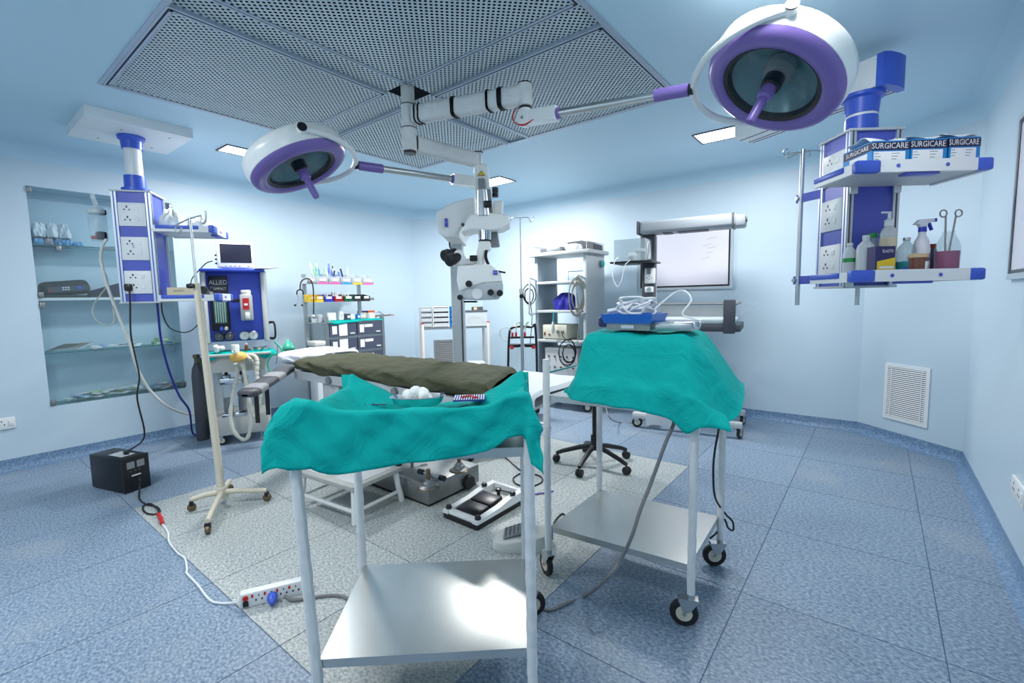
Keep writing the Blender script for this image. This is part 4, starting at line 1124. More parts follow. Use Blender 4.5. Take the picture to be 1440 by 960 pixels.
rr = random.Random(4); pts = []
for k in range(44):
    a = k * 0.62; R_ = 0.065 + 0.018 * math.sin(k * 1.7)
    pts.append(V(R_ * 1.15 * math.cos(a) + 0.01 * math.sin(k * 0.5), R_ * math.sin(a), 0.02 + 0.06 * abs(math.sin(k * 0.37)) + 0.035 * (k / 44)))
MB().tube(cr(pts, 4), 0.0055, 8).build('cord', 'plastic_white', cb)
MB().tube([V(-0.11, -0.05, 0.045), V(-0.03, -0.03, 0.06), V(0.04, 0.0, 0.055)], 0.011, 10).build('handpiece', 'plastic_white', cb)
MB().tube([V(-0.02, -0.06, 0.05), V(0.0, -0.02, 0.085), V(0.02, 0.03, 0.10)], 0.006, 8).build('tip', 'plastic_white', cb)
loop = [c2 + xd * 0.09 + V(0, 0, 0.06), c2 + xd * 0.16 + yd * 0.06 + V(0, 0, 0.13), c2 + xd * 0.21 + yd * 0.05 + V(0, 0, 0.14), c2 + xd * 0.25 + yd * 0.0 + V(0, 0, 0.10), c2 + xd * 0.22 - yd * 0.03 + V(0, 0, 0.04), c2 + xd * 0.27 - yd * 0.02 + V(0, 0, 0.02), c2 + xd * 0.30 - yd * 0.03 + V(0, 0, 0.012)]
MB().tube(cr(loop, 6), 0.0042, 8).build('lead', 'plastic_white', cb, world=True)
c3 = FLb + xd * 0.535 + yd * 0.24 + V(0, 0, TZ)
sb = thing('steel_box', 'flat closed stainless steel instrument box on the draped trolley', 'box', c3, math.atan2(xd.y, xd.x) - 0.05)
MB().rbox((0, 0, 0.017), (0.155, 0.15, 0.034), 0.004).build('box_body', 'steel', sb)
MB().rbox((0, 0, 0.036), (0.159, 0.154, 0.006), 0.003).build('lid', 'chrome', sb)
for y in (-0.05, 0.05): MB().rbox((0.081, y, 0.024), (0.008, 0.02, 0.022), 0.002).build('latch', 'chrome', sb)

# --- on drape A
def onA(px, py, z=0.948): return Z(px, py, z)
p = onA(588, 570, 0.955)
kd = thing('kidney_dish', 'oval steel dish holding white cotton on the front teal drape', 'dish', p, math.radians(41))
MB().lathe([(0, 0.0), (0.07, 0.002), (0.085, 0.012), (0.094, 0.034), (0.099, 0.036), (0.096, 0.038), (0.082, 0.014), (0.065, 0.006), (0, 0.005)], n=36, sx=1.05, sy=0.62).build('bowl', 'chrome', kd)
ct = thing('cotton_swab', 'lump of white cotton wool in the oval steel dish', 'cotton', p + V(0, 0, 0.008), 0)
b = MB(); rr = random.Random(2)
for k in range(9):
    b2 = MB(); b2.ball((rr.uniform(-0.035, 0.035), rr.uniform(-0.022, 0.022), 0.02 + rr.uniform(0, 0.03)), rr.uniform(0.018, 0.026)); b2.build('tuft', 'cotton', ct)
pa = onA(660, 561, 0.968)
st = thing('needle_pad', 'blue and white striped needle counting pad with two red clips on the front drape', 'needle pad', pa, math.radians(41))
mat('pad_blue', (44, 56, 150), 0.5)
MB().bb(-0.06, 0.06, -0.04, 0.05, 0, 0.006).build('pad', 'pad_blue', st, smooth=False)
for k in range(13): MB().bb(-0.057 + k * 0.0092, -0.0535 + k * 0.0092, -0.04, 0.05, 0.006, 0.008).build('stripe', 'paper', st, smooth=False)
MB().bar((-0.03, -0.012, 0.011), (0.004, 0.012, 0.011), 0.008, 0.005).build('red_clip', 'red', st, smooth=False)
MB().bar((0.012, 0.016, 0.011), (0.016, -0.026, 0.011), 0.008, 0.005).build('red_clip', 'red', st, smooth=False)
MB().bar((0.016, -0.024, 0.011), (0.036, -0.02, 0.011), 0.006, 0.005).build('red_clip', 'red', st, smooth=False)
sc_ = thing('surgical_scissors', 'small dark blue scissors lying on the front teal drape', 'scissors', onA(530, 570, 0.96), 0.5)
for k in (-1, 1):
    MB().tube([V(-0.035, 0.006 * k, 0.004), V(0, 0, 0.004), V(0.035, -0.004 * k, 0.004)], 0.0022, 6).build('blade', 'navy', sc_)
    MB().tube([V(-0.045 + 0.012 * math.cos(a), 0.012 * k + 0.009 * math.sin(a), 0.004) for a in [2 * PI * i / 12 for i in range(12)]], 0.002, 6, closed=True).build('finger_ring', 'navy', sc_)

# ================================================================ operating table
TY0, TY1 = 1.93, 2.58
tb = thing('operating_table', 'steel operating table with a heavy base, levelling feet and padded arm board', 'operating table', (-2.85, 2.18, 0))
b = MB(); b.rbox((-2.85, 2.18, 0.085), (1.22, 0.49, 0.135), 0.012); base = b.build('base', 'steel_brushed' if 'steel_brushed' in MATS else 'steel_dull', tb, world=True)
MB().bb(-3.44, -2.26, 1.95, 2.41, 0.0, 0.022).build('plinth', 'black_rubber', tb, world=True, smooth=False)
mat('brass_dull', (126, 108, 84), 0.35, 0.85, noise=0.2, scale=30)
for (px, py) in ((603, 685), (646, 660)):
    q = Z(px, py, 0.155); q.z = 0
    MB().lathe([(0.065, 0.153), (0.062, 0.162), (0.04, 0.172), (0.036, 0.188), (0.026, 0.195), (0.022, 0.21), (0, 0.21)], q).build('levelling_dome', 'steel_dull', tb, world=True)
    MB().cyl(q + V(0, 0, 0.20), q + V(0, 0, 0.275), 0.014, n=14).build('threaded_rod', 'brass_dull', tb, world=True)
    MB().lathe([(0.066, 0.153), (0.072, 0.155), (0.066, 0.16)], q).build('washer', 'brass_dull', tb, world=True)
for (pa_, pb__) in (((592, 663), (622, 672)), ((560, 652), (598, 642))):
    a, b_ = Z(*pa_, 0.2), Z(*pb__, 0.2)
    MB().tube([a, b_], 0.008, 8).build('pump_lever', 'chrome', tb, world=True)
    for e_ in (a, b_):
        d = (b_ - a).normalized(); MB().cyl(e_ - d * 0.02, e_ + d * 0.02, 0.018, n=14).build('lever_knob', 'black_plastic', tb, world=True)
    m_ = (a + b_) / 2; MB().cyl(V(m_.x, m_.y, 0.15), V(m_.x, m_.y, 0.205), 0.012, n=12).build('lever_post', 'steel_dull', tb, world=True)
for (x, y) in ((-2.24, 2.30), (-3.46, 2.05)):
    MB().lathe([(0, -0.03), (0.045, -0.03), (0.052, 0), (0.045, 0.03), (0, 0.03)], (x, y, 0.06), (1, 0, 0)).build('bumper_wheel', 'black_rubber', tb, world=True)
b = MB(); b.lathe([(0.17, 0.15), (0.17, 0.2), (0.13, 0.24), (0.125, 0.56), (0.16, 0.6)], (-2.95, 2.2, 0), n=32, sx=1.15, sy=0.9); b.build('column', 'steel', tb, world=True)
b = MB(); b.rbox((-2.95, 2.22, 0.64), (0.62, 0.40, 0.10), 0.02); b.build('tilt_head', 'light_grey', tb, world=True)
b = MB(); b.rbox((-3.42, 2.03, 0.62), (0.24, 0.12, 0.17), 0.02); b.build('gear_cover', 'light_grey', tb, world=True)
for k, (x, y, z) in enumerate(((-3.2, 1.99, 0.66), (-3.0, 1.97, 0.68), (-2.75, 1.96, 0.70), (-2.5, 1.96, 0.70))):
    MB().cyl((x, y, z), (x, y - 0.06, z - 0.01), 0.022, n=14).build('clamp_knob', 'brass_dull', tb, world=True)
    MB().cyl((x, y - 0.02, z - 0.10), (x, y - 0.02, z), 0.008, n=8).build('clamp_rod', 'steel_dull', tb, world=True)
for (x0, x1, z0, z1) in ((-3.92, -2.92, 0.735, 0.745), (-2.88, -2.18, 0.745, 0.73), (-2.14, -1.56, 0.73, 0.715)):
    for y in (TY0 + 0.0, TY1 - 0.04):
        MB().bar((x0, y + 0.015, z0), (x1, y + 0.015, z1), 0.012, 0.07).build('side_rail', 'light_grey', tb, world=True, smooth=False)
    MB().bar((x0, (TY0 + TY1) / 2, z0 + 0.02), (x1, (TY0 + TY1) / 2, z1 + 0.02), TY1 - TY0 - 0.05, 0.02).build('top_section', 'light_grey', tb, world=True, smooth=False)
for x in (-3.36, -2.54):
    MB().cyl((x, TY0 - 0.012, 0.735), (x, TY0 + 0.01, 0.735), 0.03, n=18).build('rail_boss', 'grey_plastic', tb, world=True)
# arm board with straps
A0, A1 = V(-3.97, 1.91, 0.79), V(-3.60, 1.44, 0.70)
ad_ = (A1 - A0).normalized(); au = V(0, 0, 1).cross(ad_).normalized(); av = ad_.cross(au)
def pad_fn(w, h, x0, x1, taper=0.0):
    def fn(u, v):
        s = x0 + (x1 - x0) * u; a = 2 * PI * v; c_, s_ = math.cos(a), math.sin(a); k = (abs(c_) ** 4 + abs(s_) ** 4) ** (-0.25)
        e_ = 1.0
        if s > 0.62: e_ = math.sqrt(max(0.02, 1 - ((s - 0.62) / 0.05) ** 2))
        if s < 0.03: e_ = math.sqrt(max(0.02, 1 - ((0.03 - s) / 0.035) ** 2))
        return A0 + ad_ * s + au * (c_ * k * w / 2 * e_) + av * (s_ * k * h / 2 * e_)
    return fn
mat('vinyl_pad', (72, 74, 82), 0.5, noise=0.08, scale=12); mat('grey_tape', (150, 152, 156), 0.6, noise=0.1, scale=40)
b = MB(); b.grid(pad_fn(0.15, 0.055, -0.002, 0.668), 40, 20); ab = b.build('arm_board', 'vinyl_pad', tb, world=True, ang=80)
for (x0, x1) in ((0.19, 0.31), (0.47, 0.58)):
    b = MB(); b.grid(pad_fn(0.155, 0.06, x0, x1), 6, 20); b.build('tape_wrap', 'grey_tape', ab, world=True, ang=80)
MB().bar(A0 + ad_ * 0.05 - av * 0.04, A0 + ad_ * 0.5 - av * 0.04, 0.04, 0.02).build('arm_support', 'black_plastic', ab, world=True, smooth=False)
for s in (0.27, 0.43):
    q = A0 + ad_ * s
    MB().bar(q - au * 0.05 - av * 0.02, q - au * 0.05 + V(0, 0, -0.30), 0.035, 0.003, up=ad_).build('strap', 'black_rubber', ab, world=True, smooth=False)

# mattress with a loose olive cover
mat('mattress_edge', (60, 62, 50), 0.8)
def mattress_section(x0, x1, y0, y1, zb, zt, bulge, seed, skewL=0.0, skewR=0.0, wrink=0.010):
    """closed pillow-like slab, long way along x; skew shifts the far edge of an end"""
    rr = random.Random(seed); ph = [rr.uniform(0, 6) for _ in range(8)]
    def fn(u, v):
        a = 2 * PI * v; c_, s_ = math.cos(a), math.sin(a); k = (abs(c_) ** 6 + abs(s_) ** 6) ** (-1 / 6.0)
        yy, zz = c_ * k, s_ * k
        e_ = 1.0
        if u < 0.03: e_ = math.sqrt(max(0.0, 1 - ((0.03 - u) / 0.03) ** 2)) * 0.5 + 0.5
        if u > 0.97: e_ = math.sqrt(max(0.0, 1 - ((u - 0.97) / 0.03) ** 2)) * 0.5 + 0.5
        y = (y0 + y1) / 2 + (y1 - y0) / 2 * yy * (0.93 + 0.07 * e_)
        tt = (yy + 1) / 2
        x = x0 + skewL * tt + (x1 + skewR * tt - x0 - skewL * tt) * u
        z = (zb + zt) / 2 + (zt - zb) / 2 * zz * e_
        if zz > -0.5:
            w = math.sin(x * 9 + yy * 2.2 + ph[0]) * 0.35 + math.sin(x * 17 - yy * 4 + ph[1]) * 0.35 + math.sin(x * 31 + yy * 7 + ph[2]) * 0.25 + math.sin(x * 53 + yy * 5 + ph[3]) * 0.2
            z += wrink * w + bulge * (1 - yy * yy) * 0.4
            y += wrink * 0.8 * math.sin(x * 13 + zz * 4 + ph[4]) * (1 if abs(yy) > 0.8 else 0)
        if zz < -0.3 and abs(yy) > 0.9: z += 0.014 * math.sin(x * 6 + ph[5]) + 0.01 * math.sin(x * 15 + ph[6])
        return V(x, y, z)
    return fn
b = MB(); b.grid(mattress_section(-3.90, -1.68, TY0 - 0.01, TY1, 0.775, 0.87, 0.03, 3, 0.0, -0.30, 0.012), 130, 40)
n_ = len(b.v)
tag(b.build('mattress', 'olive_cloth', ang=70, fix=True), 'long mattress in a wrinkled olive green cover on the operating table', 'mattress')
b = MB(); b.grid(mattress_section(-1.675, -1.40, TY0 + 0.02, TY1 + 0.02, 0.755, 0.85, 0.01, 5, -0.29, 0.0, 0.003), 30, 36)
tag(b.build('foot_pad', 'white_cloth', ang=70, fix=True), 'white covered foot pad at the end of the operating table', 'pad')
b = MB(); b.grid(mattress_section(-4.32, -3.91, TY0 + 0.06, TY1 + 0.0, 0.80, 0.90, 0.03, 7, 0.0, 0.0, 0.007), 30, 36)
tag(b.build('pillow', 'white_cloth', ang=70, fix=True), 'white covered head pillow at the far end of the operating table', 'pillow')
MB().bb(-4.30, -3.90, TY0 + 0.09, TY1 - 0.05, 0.77, 0.797).build('head_plate', 'light_grey', tb, world=True, smooth=False)

# ================================================================ step stool, pedals, strip, battery box
s0, s1_, s2_, s3 = [Z(px, py, 0.235) for px, py in ((423, 663), (505, 688), (561, 653), (478, 638))]
cc = (s0 + s1_ + s2_ + s3) / 4; cc.z = 0
stp = thing('step_stool', 'low grey metal step stool with two tread panels beside the table base', 'step stool', cc, math.atan2(s1_.y - s0.y, s1_.x - s0.x))
mat('step_grey', (170, 172, 168), 0.5, noise=0.1, scale=20)
w_ = ((s1_ - s0).length + (s2_ - s3).length) / 2; d__ = ((s3 - s0).length + (s2_ - s1_).length) / 2
MB().rbox((0, 0, 0.22), (w_, d__, 0.03), 0.006).build('top', 'step_grey', stp)
for x in (-0.25, 0.25): MB().rbox((x * w_, 0, 0.236), (w_ * 0.36, d__ * 0.78, 0.003), 0.001).build('tread', 'light_grey', stp)
for sx in (-1, 1):
    for sy in (-1, 1):
        MB().tube([V(sx * (w_ / 2 - 0.03), sy * (d__ / 2 - 0.03), 0.205), V(sx * (w_ / 2 - 0.02), sy * (d__ / 2 - 0.02), 0.1), V(sx * (w_ / 2 - 0.005), sy * (d__ / 2 - 0.005), 0.0)], 0.019, 10).build('leg', 'tube_white', stp)
for sx in (-1, 1): MB().tube([V(sx * (w_ / 2 - 0.02), -d__ / 2 + 0.03, 0.07), V(sx * (w_ / 2 - 0.02), d__ / 2 - 0.03, 0.07)], 0.012, 8).build('side_brace', 'tube_white', stp)
MB().tube([V(-w_ / 2 + 0.03, -d__ / 2 + 0.02, 0.07), V(w_ / 2 - 0.03, -d__ / 2 + 0.02, 0.07)], 0.012, 8).build('front_brace', 'tube_white', stp)

k0, k1, k2, k3 = [Z(px, py, 0.0) for px, py in ((622, 731), (672, 750), (742, 708), (690, 686))]
cc = (k0 + k1 + k2 + k3) / 4
fp = thing('foot_control', 'white and black microscope foot control with four black corner knobs', 'foot control', cc, math.atan2(k2.y - k1.y, k2.x - k1.x) - PI / 2)
w_, l_ = 0.29, 0.47
MB().rbox((0, 0, 0.017), (w_, l_, 0.034), 0.006).build('base', 'black_rubber', fp)
prof = [(-l_ / 2, 0.034), (-l_ / 2, 0.056), (-l_ / 2 + 0.06, 0.056), (-0.02, 0.066), (0.08, 0.084), (l_ / 2, 0.09), (l_ / 2, 0.034)]
for sx in (-1, 1):
    MB().prism(prof, -0.022, 0.022, (sx * (w_ / 2 - 0.022), 0, 0), (0, 1, 0), (0, 0, 1)).build('side_frame', 'plastic_white', fp, fix=True)
MB().rbox((0, l_ / 2 - 0.015, 0.062), (w_ - 0.088, 0.03, 0.056), 0.005).build('end_frame', 'plastic_white', fp)
MB().rbox((0, -l_ / 2 + 0.03, 0.043), (w_ - 0.088, 0.05, 0.02), 0.005).build('front_frame', 'plastic_white', fp)
MB().rbox((0, 0.09, 0.037), (w_ - 0.088, 0.28, 0.008), 0.002).build('floor_plate', 'offwhite', fp)
for y, h in ((-0.12, 0.052), (0.01, 0.068)):
    M_ = Matrix.Translation((0, y, h)) @ Matrix.Rotation(0.10, 4, 'X')
    MB().rbox((0, 0, 0), (0.17, 0.125, 0.03), 0.008, 2, 0, M_).build('pedal', 'black_plastic', fp)
for (x, y, z) in ((-1, -1, 0.056), (1, -1, 0.056), (-1, 0.62, 0.088), (1, 0.62, 0.088)):
    MB().lathe([(0.018, 0), (0.02, 0.012), (0.014, 0.024), (0, 0.026)], (x * (w_ / 2 - 0.022), y * (l_ / 2 - 0.03), z - 0.002)).build('knob', 'black_plastic', fp)
MB().lathe([(0.02, 0.04), (0.012, 0.055), (0.012, 0.075), (0.022, 0.085), (0.02, 0.1), (0, 0.104)], (0.0, 0.13, 0)).build('joystick', 'black_plastic', fp)
MB().tube([V(0, 0.13, 0.09), V(0.06, 0.14, 0.088), V(0.1, 0.15, 0.086)], 0.005, 6).build('joystick_bar', 'black_plastic', fp)

cc = (Z(696, 770, 0) + Z(772, 758, 0)) / 2
f2 = thing('foot_pedal', 'grey rounded single foot pedal with a ribbed tread behind the trolley post', 'foot pedal', cc, math.radians(35))
def ped(u, v):
    a = 2 * PI * u; r = 1.0
    c_, s_ = math.cos(a), math.sin(a); k = (abs(c_) ** 3 + abs(s_) ** 3) ** (-1 / 3.0)
    e_ = 1 - 0.12 * v * v
    top = 0.035 + 0.055 * (0.5 + 0.5 * c_ * k)
    if v > 0.75:
        q = (v - 0.75) / 0.25; return V(c_ * k * 0.165 * e_ * (1 - q), s_ * k * 0.10 * e_ * (1 - q), 0.035 + 0.055 * (0.5 + 0.5 * c_ * k * (1 - q)) + 0.012 * math.sin(q * PI / 2))
    return V(c_ * k * 0.165 * e_, s_ * k * 0.10 * e_, top * v / 0.75)
b = MB(); b.grid(ped, 36, 14); b.build('shell', 'offwhite', f2, ang=60, fix=True)
M_ = Matrix.Translation((-0.02, 0, 0.082)) @ Matrix.Rotation(-0.32, 4, 'Y')
MB().rbox((0, 0, 0.0), (0.17, 0.115, 0.012), 0.004, 2, 0, M_).build('tread', 'grey_plastic', f2)
for k in range(7): MB().rbox((-0.07 + k * 0.024, 0, 0.0075), (0.007, 0.1, 0.004), 0.001, 1, 0, M_).build('rib', 'dark_grey', f2)
MB().rbox((0.145, 0.02, 0.05), (0.05, 0.07, 0.06), 0.01).build('cable_entry', 'grey_plastic', f2)

a, b_ = Z(338, 857, 0), Z(438, 832, 0)
dd = (b_ - a).normalized(); nn = Vector((dd.y, -dd.x, 0)); Ls = (b_ - a).length
ps = thing('power_strip', 'white multi-socket extension strip with a red switch standing on the floor', 'power strip', (a + b_) / 2, math.atan2(dd.y, dd.x))
MB().rbox((0, 0.022, 0.033), (Ls, 0.044, 0.066), 0.006).build('strip_body', 'plastic_white', ps)
MB().lathe([(0, 0), (0.012, 0), (0.012, 0.004), (0.009, 0.007), (0, 0.007)], (-Ls / 2 + 0.022, 0.0, 0.046), (0, -1, 0), 16).build('indicator', 'red', ps)
MB().rbox((-Ls / 2 + 0.022, -0.002, 0.02), (0.022, 0.008, 0.024), 0.002).build('switch', 'black_plastic', ps)
for k in range(4):
    x = -Ls / 2 + 0.075 + k * (Ls - 0.12) / 3.4
    for (dx, dz, w__) in ((0, 0.012, 0.004), (-0.012, -0.008, 0.006), (0.012, -0.008, 0.006)):
        MB().box((x + dx, -0.0004, 0.036 + dz), (w__, 0.001, 0.009)).build('pin_hole', 'black_plastic', ps, smooth=False)
    MB().rbox((x - 0.026, -0.001, 0.05), (0.008, 0.006, 0.014), 0.001, 1).build('rocker', 'red', ps)
xk = -Ls / 2 + 0.075 + (Ls - 0.12) / 3.4 + 0.004
MB().lathe([(0.021, 0), (0.022, 0.02), (0.014, 0.042), (0.009, 0.05), (0, 0.05)], (xk, -0.001, 0.03), (0, -1, -0.2), 16).build('plug', 'blue_plastic', ps)

u0, u1, u2 = V(-4.575, 0.688, 0), V(-4.20, 0.80, 0), V(-4.235, 0.95, 0)
dd = (u1 - u0).normalized(); nn = Vector((-dd.y, dd.x, 0)); L_ = (u1 - u0).length
ub = thing('battery_backup', 'black battery backup box on the floor below the wall niche', 'battery box', u0 + dd * L_ / 2 + nn * 0.08, math.atan2(dd.y, dd.x))
MB().rbox((0, 0, 0.132), (L_, 0.17, 0.25), 0.006).build('case', 'black_plastic', ub)
MB().rbox((L_ / 2 - 0.004, 0, 0.132), (0.02, 0.176, 0.256), 0.005).build('front_bezel', 'black_plastic', ub)
for (y, z) in ((-0.035, 0.20), (0.03, 0.20)):
    MB().rbox((L_ / 2 + 0.007, y, z), (0.002, 0.05, 0.05), 0.001, 1).build('display', 'grey_plastic', ub)
for y in (-0.04, -0.01, 0.02): MB().rbox((L_ / 2 + 0.007, y, 0.155), (0.003, 0.014, 0.008), 0.001, 1).build('button', 'dark_grey', ub)
MB().rbox((L_ / 2 + 0.007, -0.005, 0.12), (0.004, 0.06, 0.01), 0.001, 1).build('slot', 'light_grey', ub)
MB().bb(-0.03, 0.13, -0.05, 0.04, 0.2571, 0.2578).build('paper_label', 'light_grey', ub, smooth=False)
for (x, y) in ((-0.16, -0.06), (-0.16, 0.06), (0.16, -0.06), (0.16, 0.06)): MB().cyl((x, y, 0), (x, y, 0.01), 0.015, n=12).build('foot', 'black_rubber', ub)

# ================================================================ drip stand in front
bc = Z(312, 692, 0.085); bc = Vector((bc.x, bc.y, 0))
iv = thing('drip_stand', 'cream drip stand with a star base and thin steel upper rod beside the left column', 'drip stand', bc)
for (px, py) in ((270, 718), (293, 750), (376, 704)):
    q = Z(px, py, 0.0); q = Vector((q.x, q.y, 0)); d = (q - bc).normalized(); q2 = bc + d * ((q - bc).length + 0.0)
    MB().tube([bc + V(0, 0, 0.088), bc + d * 0.1 + V(0, 0, 0.088), q2 + V(0, 0, 0.076)], 0.019, 10, rf=lambda s: 1.0 - 0.2 * s).build('base_leg', 'cream_paint', iv, world=True)
    w = MB(); ax = Vector((-d.y, d.x, 0)); w.lathe([(0, -0.014), (0.02, -0.014), (0.026, -0.008), (0.026, 0.008), (0.02, 0.014), (0, 0.014)], q2 + V(0, 0, 0.026), ax, 16); w.build('wheel', 'brass_dull', iv, world=True)
    MB().rbox(q2 + V(0, 0, 0.05), (0.024, 0.034, 0.03), 0.005, 2, math.atan2(d.y, d.x)).build('fork', 'black_plastic', iv, world=True)
q2 = bc + Vector((-0.2, 0.12, 0))
MB().tube([bc + V(0, 0, 0.088), q2 + V(0, 0, 0.076)], 0.017, 10).build('base_leg', 'cream_paint', iv, world=True)
MB().ball(q2 + V(0, 0, 0.026), 0.026).build('wheel', 'brass_dull', iv, world=True)
dI = (bc - Vector((0, 0, 0))); dIv = (bc + V(0, 0, 1.0) - CAM).dot(CF)
j1 = D(276, 398, dIv); j2 = D(267, 307, dIv)
MB().cyl(bc + V(0, 0, 0.06), j1, 0.024, 0.02, n=18).build('lower_tube', 'cream_paint', iv, world=True)
MB().lathe([(0.032, 0.05), (0.034, 0.09), (0.03, 0.12), (0.024, 0.125)], bc).build('base_hub', 'cream_paint', iv, world=True)
MB().cyl(j1 - (j1 - bc).normalized() * 0.02, j2, 0.0085, n=12).build('upper_rod', 'steel', iv, world=True)
ex = (D(282, 302, dIv) - D(250, 314, dIv))
h0, h1 = D(250, 315, dIv), D(283, 303, dIv)
for (e_, s) in ((h0, -1), (h1, 1)):
    d = ex.normalized() * s
    pts = [j2, e_, e_ + d * 0.018 + V(0, 0, -0.02), e_ + d * 0.01 + V(0, 0, -0.05), e_ - d * 0.016 + V(0, 0, -0.052), e_ - d * 0.022 + V(0, 0, -0.03)]
    if s > 0: pts = [j2, e_, e_ - d * 0.002 + V(0, 0, -0.045), e_ + d * 0.02 + V(0, 0, -0.052), e_ + d * 0.032 + V(0, 0, -0.02), e_ + d * 0.03 + V(0, 0, 0.02)]
    MB().tube([pts[0]] + cr(pts[1:], 5), 0.006, 8).build('hook', 'steel', iv, world=True)
kn = D(268, 402, dIv - 0.03)
MB().lathe([(0, -0.02), (0.014, -0.02), (0.017, 0), (0.014, 0.02), (0, 0.02)], kn, -CR).build('clamp_knob', 'black_plastic', iv, world=True)

# ================================================================ surgeon's stool behind the draped trolley
sc0 = Vector((-1.75, 3.27, 0))
sg = thing('surgeon_stool', 'black five-star swivel stool on casters with a navy padded backrest', 'stool', sc0)
for k in range(5):
    a = math.radians(205 + 72 * k); d = Vector((math.cos(a), math.sin(a), 0))
    MB().tube([sc0 + V(0, 0, 0.155), sc0 + d * 0.12 + V(0, 0, 0.135), sc0 + d * 0.26 + V(0, 0, 0.095), sc0 + d * 0.31 + V(0, 0, 0.075)], 0.02, 10, rf=lambda s: 1.1 - 0.35 * s).build('leg', 'black_plastic', sg, world=True)
    for sgn in (-1, 1):
        ax = Vector((-d.y, d.x, 0)); MB().lathe([(0, -0.011), (0.026, -0.011), (0.031, 0), (0.026, 0.011), (0, 0.011)], sc0 + d * 0.31 + ax * 0.014 * sgn + V(0, 0, 0.031), ax, 18).build('caster', 'black_rubber', sg, world=True)
MB().cyl(sc0 + V(0, 0, 0.12), sc0 + V(0, 0, 0.24), 0.03, n=16).build('hub', 'black_plastic', sg, world=True)
MB().cyl(sc0 + V(0, 0, 0.24), sc0 + V(0, 0, 0.56), 0.017, n=16).build('gas_spring', 'black_plastic', sg, world=True)
mat('navy_pad', (52, 62, 108), 0.6)
MB().lathe([(0, 0.56), (0.16, 0.56), (0.19, 0.575), (0.195, 0.61), (0.18, 0.635), (0, 0.64)], sc0, n=32).build('seat', 'navy_pad', sg, world=True)
bb_ = D(872, 452, (sc0 - CAM).dot(CF) + 0.1)
MB().rbox((bb_.x, bb_.y, bb_.z), (0.36, 0.05, 0.085), 0.02, 3, YAW).build('backrest', 'navy_pad', sg, world=True)
MB().tube(cr([sc0 + V(0, 0.05, 0.555), sc0 + V(-0.02, 0.22, 0.57), V(bb_.x, bb_.y + 0.05, 0.75), V(bb_.x, bb_.y + 0.035, bb_.z)], 6), 0.012, 8).build('back_bar', 'black_plastic', sg, world=True)

# ================================================================ operating microscope
mat('zeiss_white', (240, 242, 240), 0.38); mat('zeiss_grey', (194, 202, 207), 0.4); mat('badge_blue', (40, 70, 190), 0.4)
mc = D(648, 540, 3.95); mc = Vector((mc.x, mc.y, 0))
ms = thing('operating_microscope', 'tall white and grey operating microscope on a floor column behind the operating table', 'microscope', mc)
RX = Vector((math.cos(YAW), math.sin(YAW), 0)); FW = Vector((-math.sin(YAW), math.cos(YAW), 0))
dM = 3.95
zt = UP(mc.x, mc.y, 335)
ca = MB(); ca.rbox((mc.x, mc.y, (0.16 + zt) / 2), (0.105, 0.13, zt - 0.16), 0.02, 2, YAW); ca.build('column', 'zeiss_grey', ms, world=True)
MB().rbox((mc + RX * 0.035 - FW * 0.068 + V(0, 0, 0.85))[:], (0.012, 0.008, 1.2), 0.003, 1, YAW).build('cable_slot', 'dark_grey', ms, world=True)
# floor base: white sloping legs
for (a, b_) in ((mc, Z(664, 650, 0)), (mc, mc - RX * 0.38 + FW * 0.06), (mc, mc + RX * 0.5 + FW * 0.12), (mc, mc + FW * 0.4 - RX * 0.2)):
    a = Vector((a.x, a.y, 0)); b_ = Vector((b_.x, b_.y, 0)); d = (b_ - a).normalized(); L = (b_ - a).length; n = Vector((-d.y, d.x, 0))
    MB().prism([(0, 0.06), (0, 0.24), (0.1, 0.22), (L, 0.11), (L, 0.06)], -0.055, 0.055, a, d, V(0, 0, 1)).build('base_leg', 'zeiss_white', ms, world=True, fix=True)
    MB().lathe([(0, -0.02), (0.024, -0.02), (0.03, 0), (0.024, 0.02), (0, 0.02)], b_ - d * 0.03 + V(0, 0, 0.03), n, 18).build('caster', 'black_rubber', ms, world=True)
# upper carrier box reaching forward over the table
dB0, dB1 = 3.85, 3.18
def ribbon(pix, d0, d1, name, m, parent=ms, r=0.0):
    """solid with the given outline in the plane facing the column, from depth d0 to d1 (real thickness)"""
    P0 = [D(x, y, (d0 + d1) / 2) for x, y in pix]
    nrm = FW
    b = MB(); n = len(P0); t = abs(d1 - d0) / 2
    vs = [p - nrm * t for p in P0] + [p + nrm * t for p in P0]
    fs = [tuple(range(n)), tuple(range(n, 2 * n))[::-1]] + [(i, n + i, n + (i + 1) % n, (i + 1) % n) for i in range(n)]
    b.add(vs, fs); o = b.build(name, m, parent, world=True, fix=True)
    md = o.modifiers.new('bevel', 'BEVEL'); md.width = 0.012; md.segments = 3; md.limit_method = 'ANGLE'; md.angle_limit = math.radians(50)
    return o
ribbon([(622, 308), (640, 297), (672, 288), (672, 318), (655, 326), (650, 336), (652, 340), (632, 341), (625, 335)], 3.33, 3.95, 'carrier_box', 'zeiss_white')
ribbon([(663, 305), (690, 303), (716, 306), (718, 318), (708, 324), (690, 327), (664, 326), (650, 330)], 3.16, 3.40, 'front_arm', 'zeiss_white')
def small(name, c, r, m, ax=None, h=0.02, n=18, parent=ms):
    ax = ax or -FW
    return MB().lathe([(0, -h), (r * 0.9, -h), (r, -h * 0.7), (r, h * 0.7), (r * 0.9, h), (0, h)], c, ax, n).build(name, m, parent, world=True)
bd = D(627.5, 313, 3.31)
MB().bar(bd + V(0, 0, -0.03), bd + V(0, 0, 0.03), 0.022, 0.003, up=FW).build('badge', 'badge_blue', ms, world=True, smooth=False)
text('ZEISS', 0.0085, 'paper', ms, bd - FW * 0.0115, RX, V(0, 0, 1), world=True)
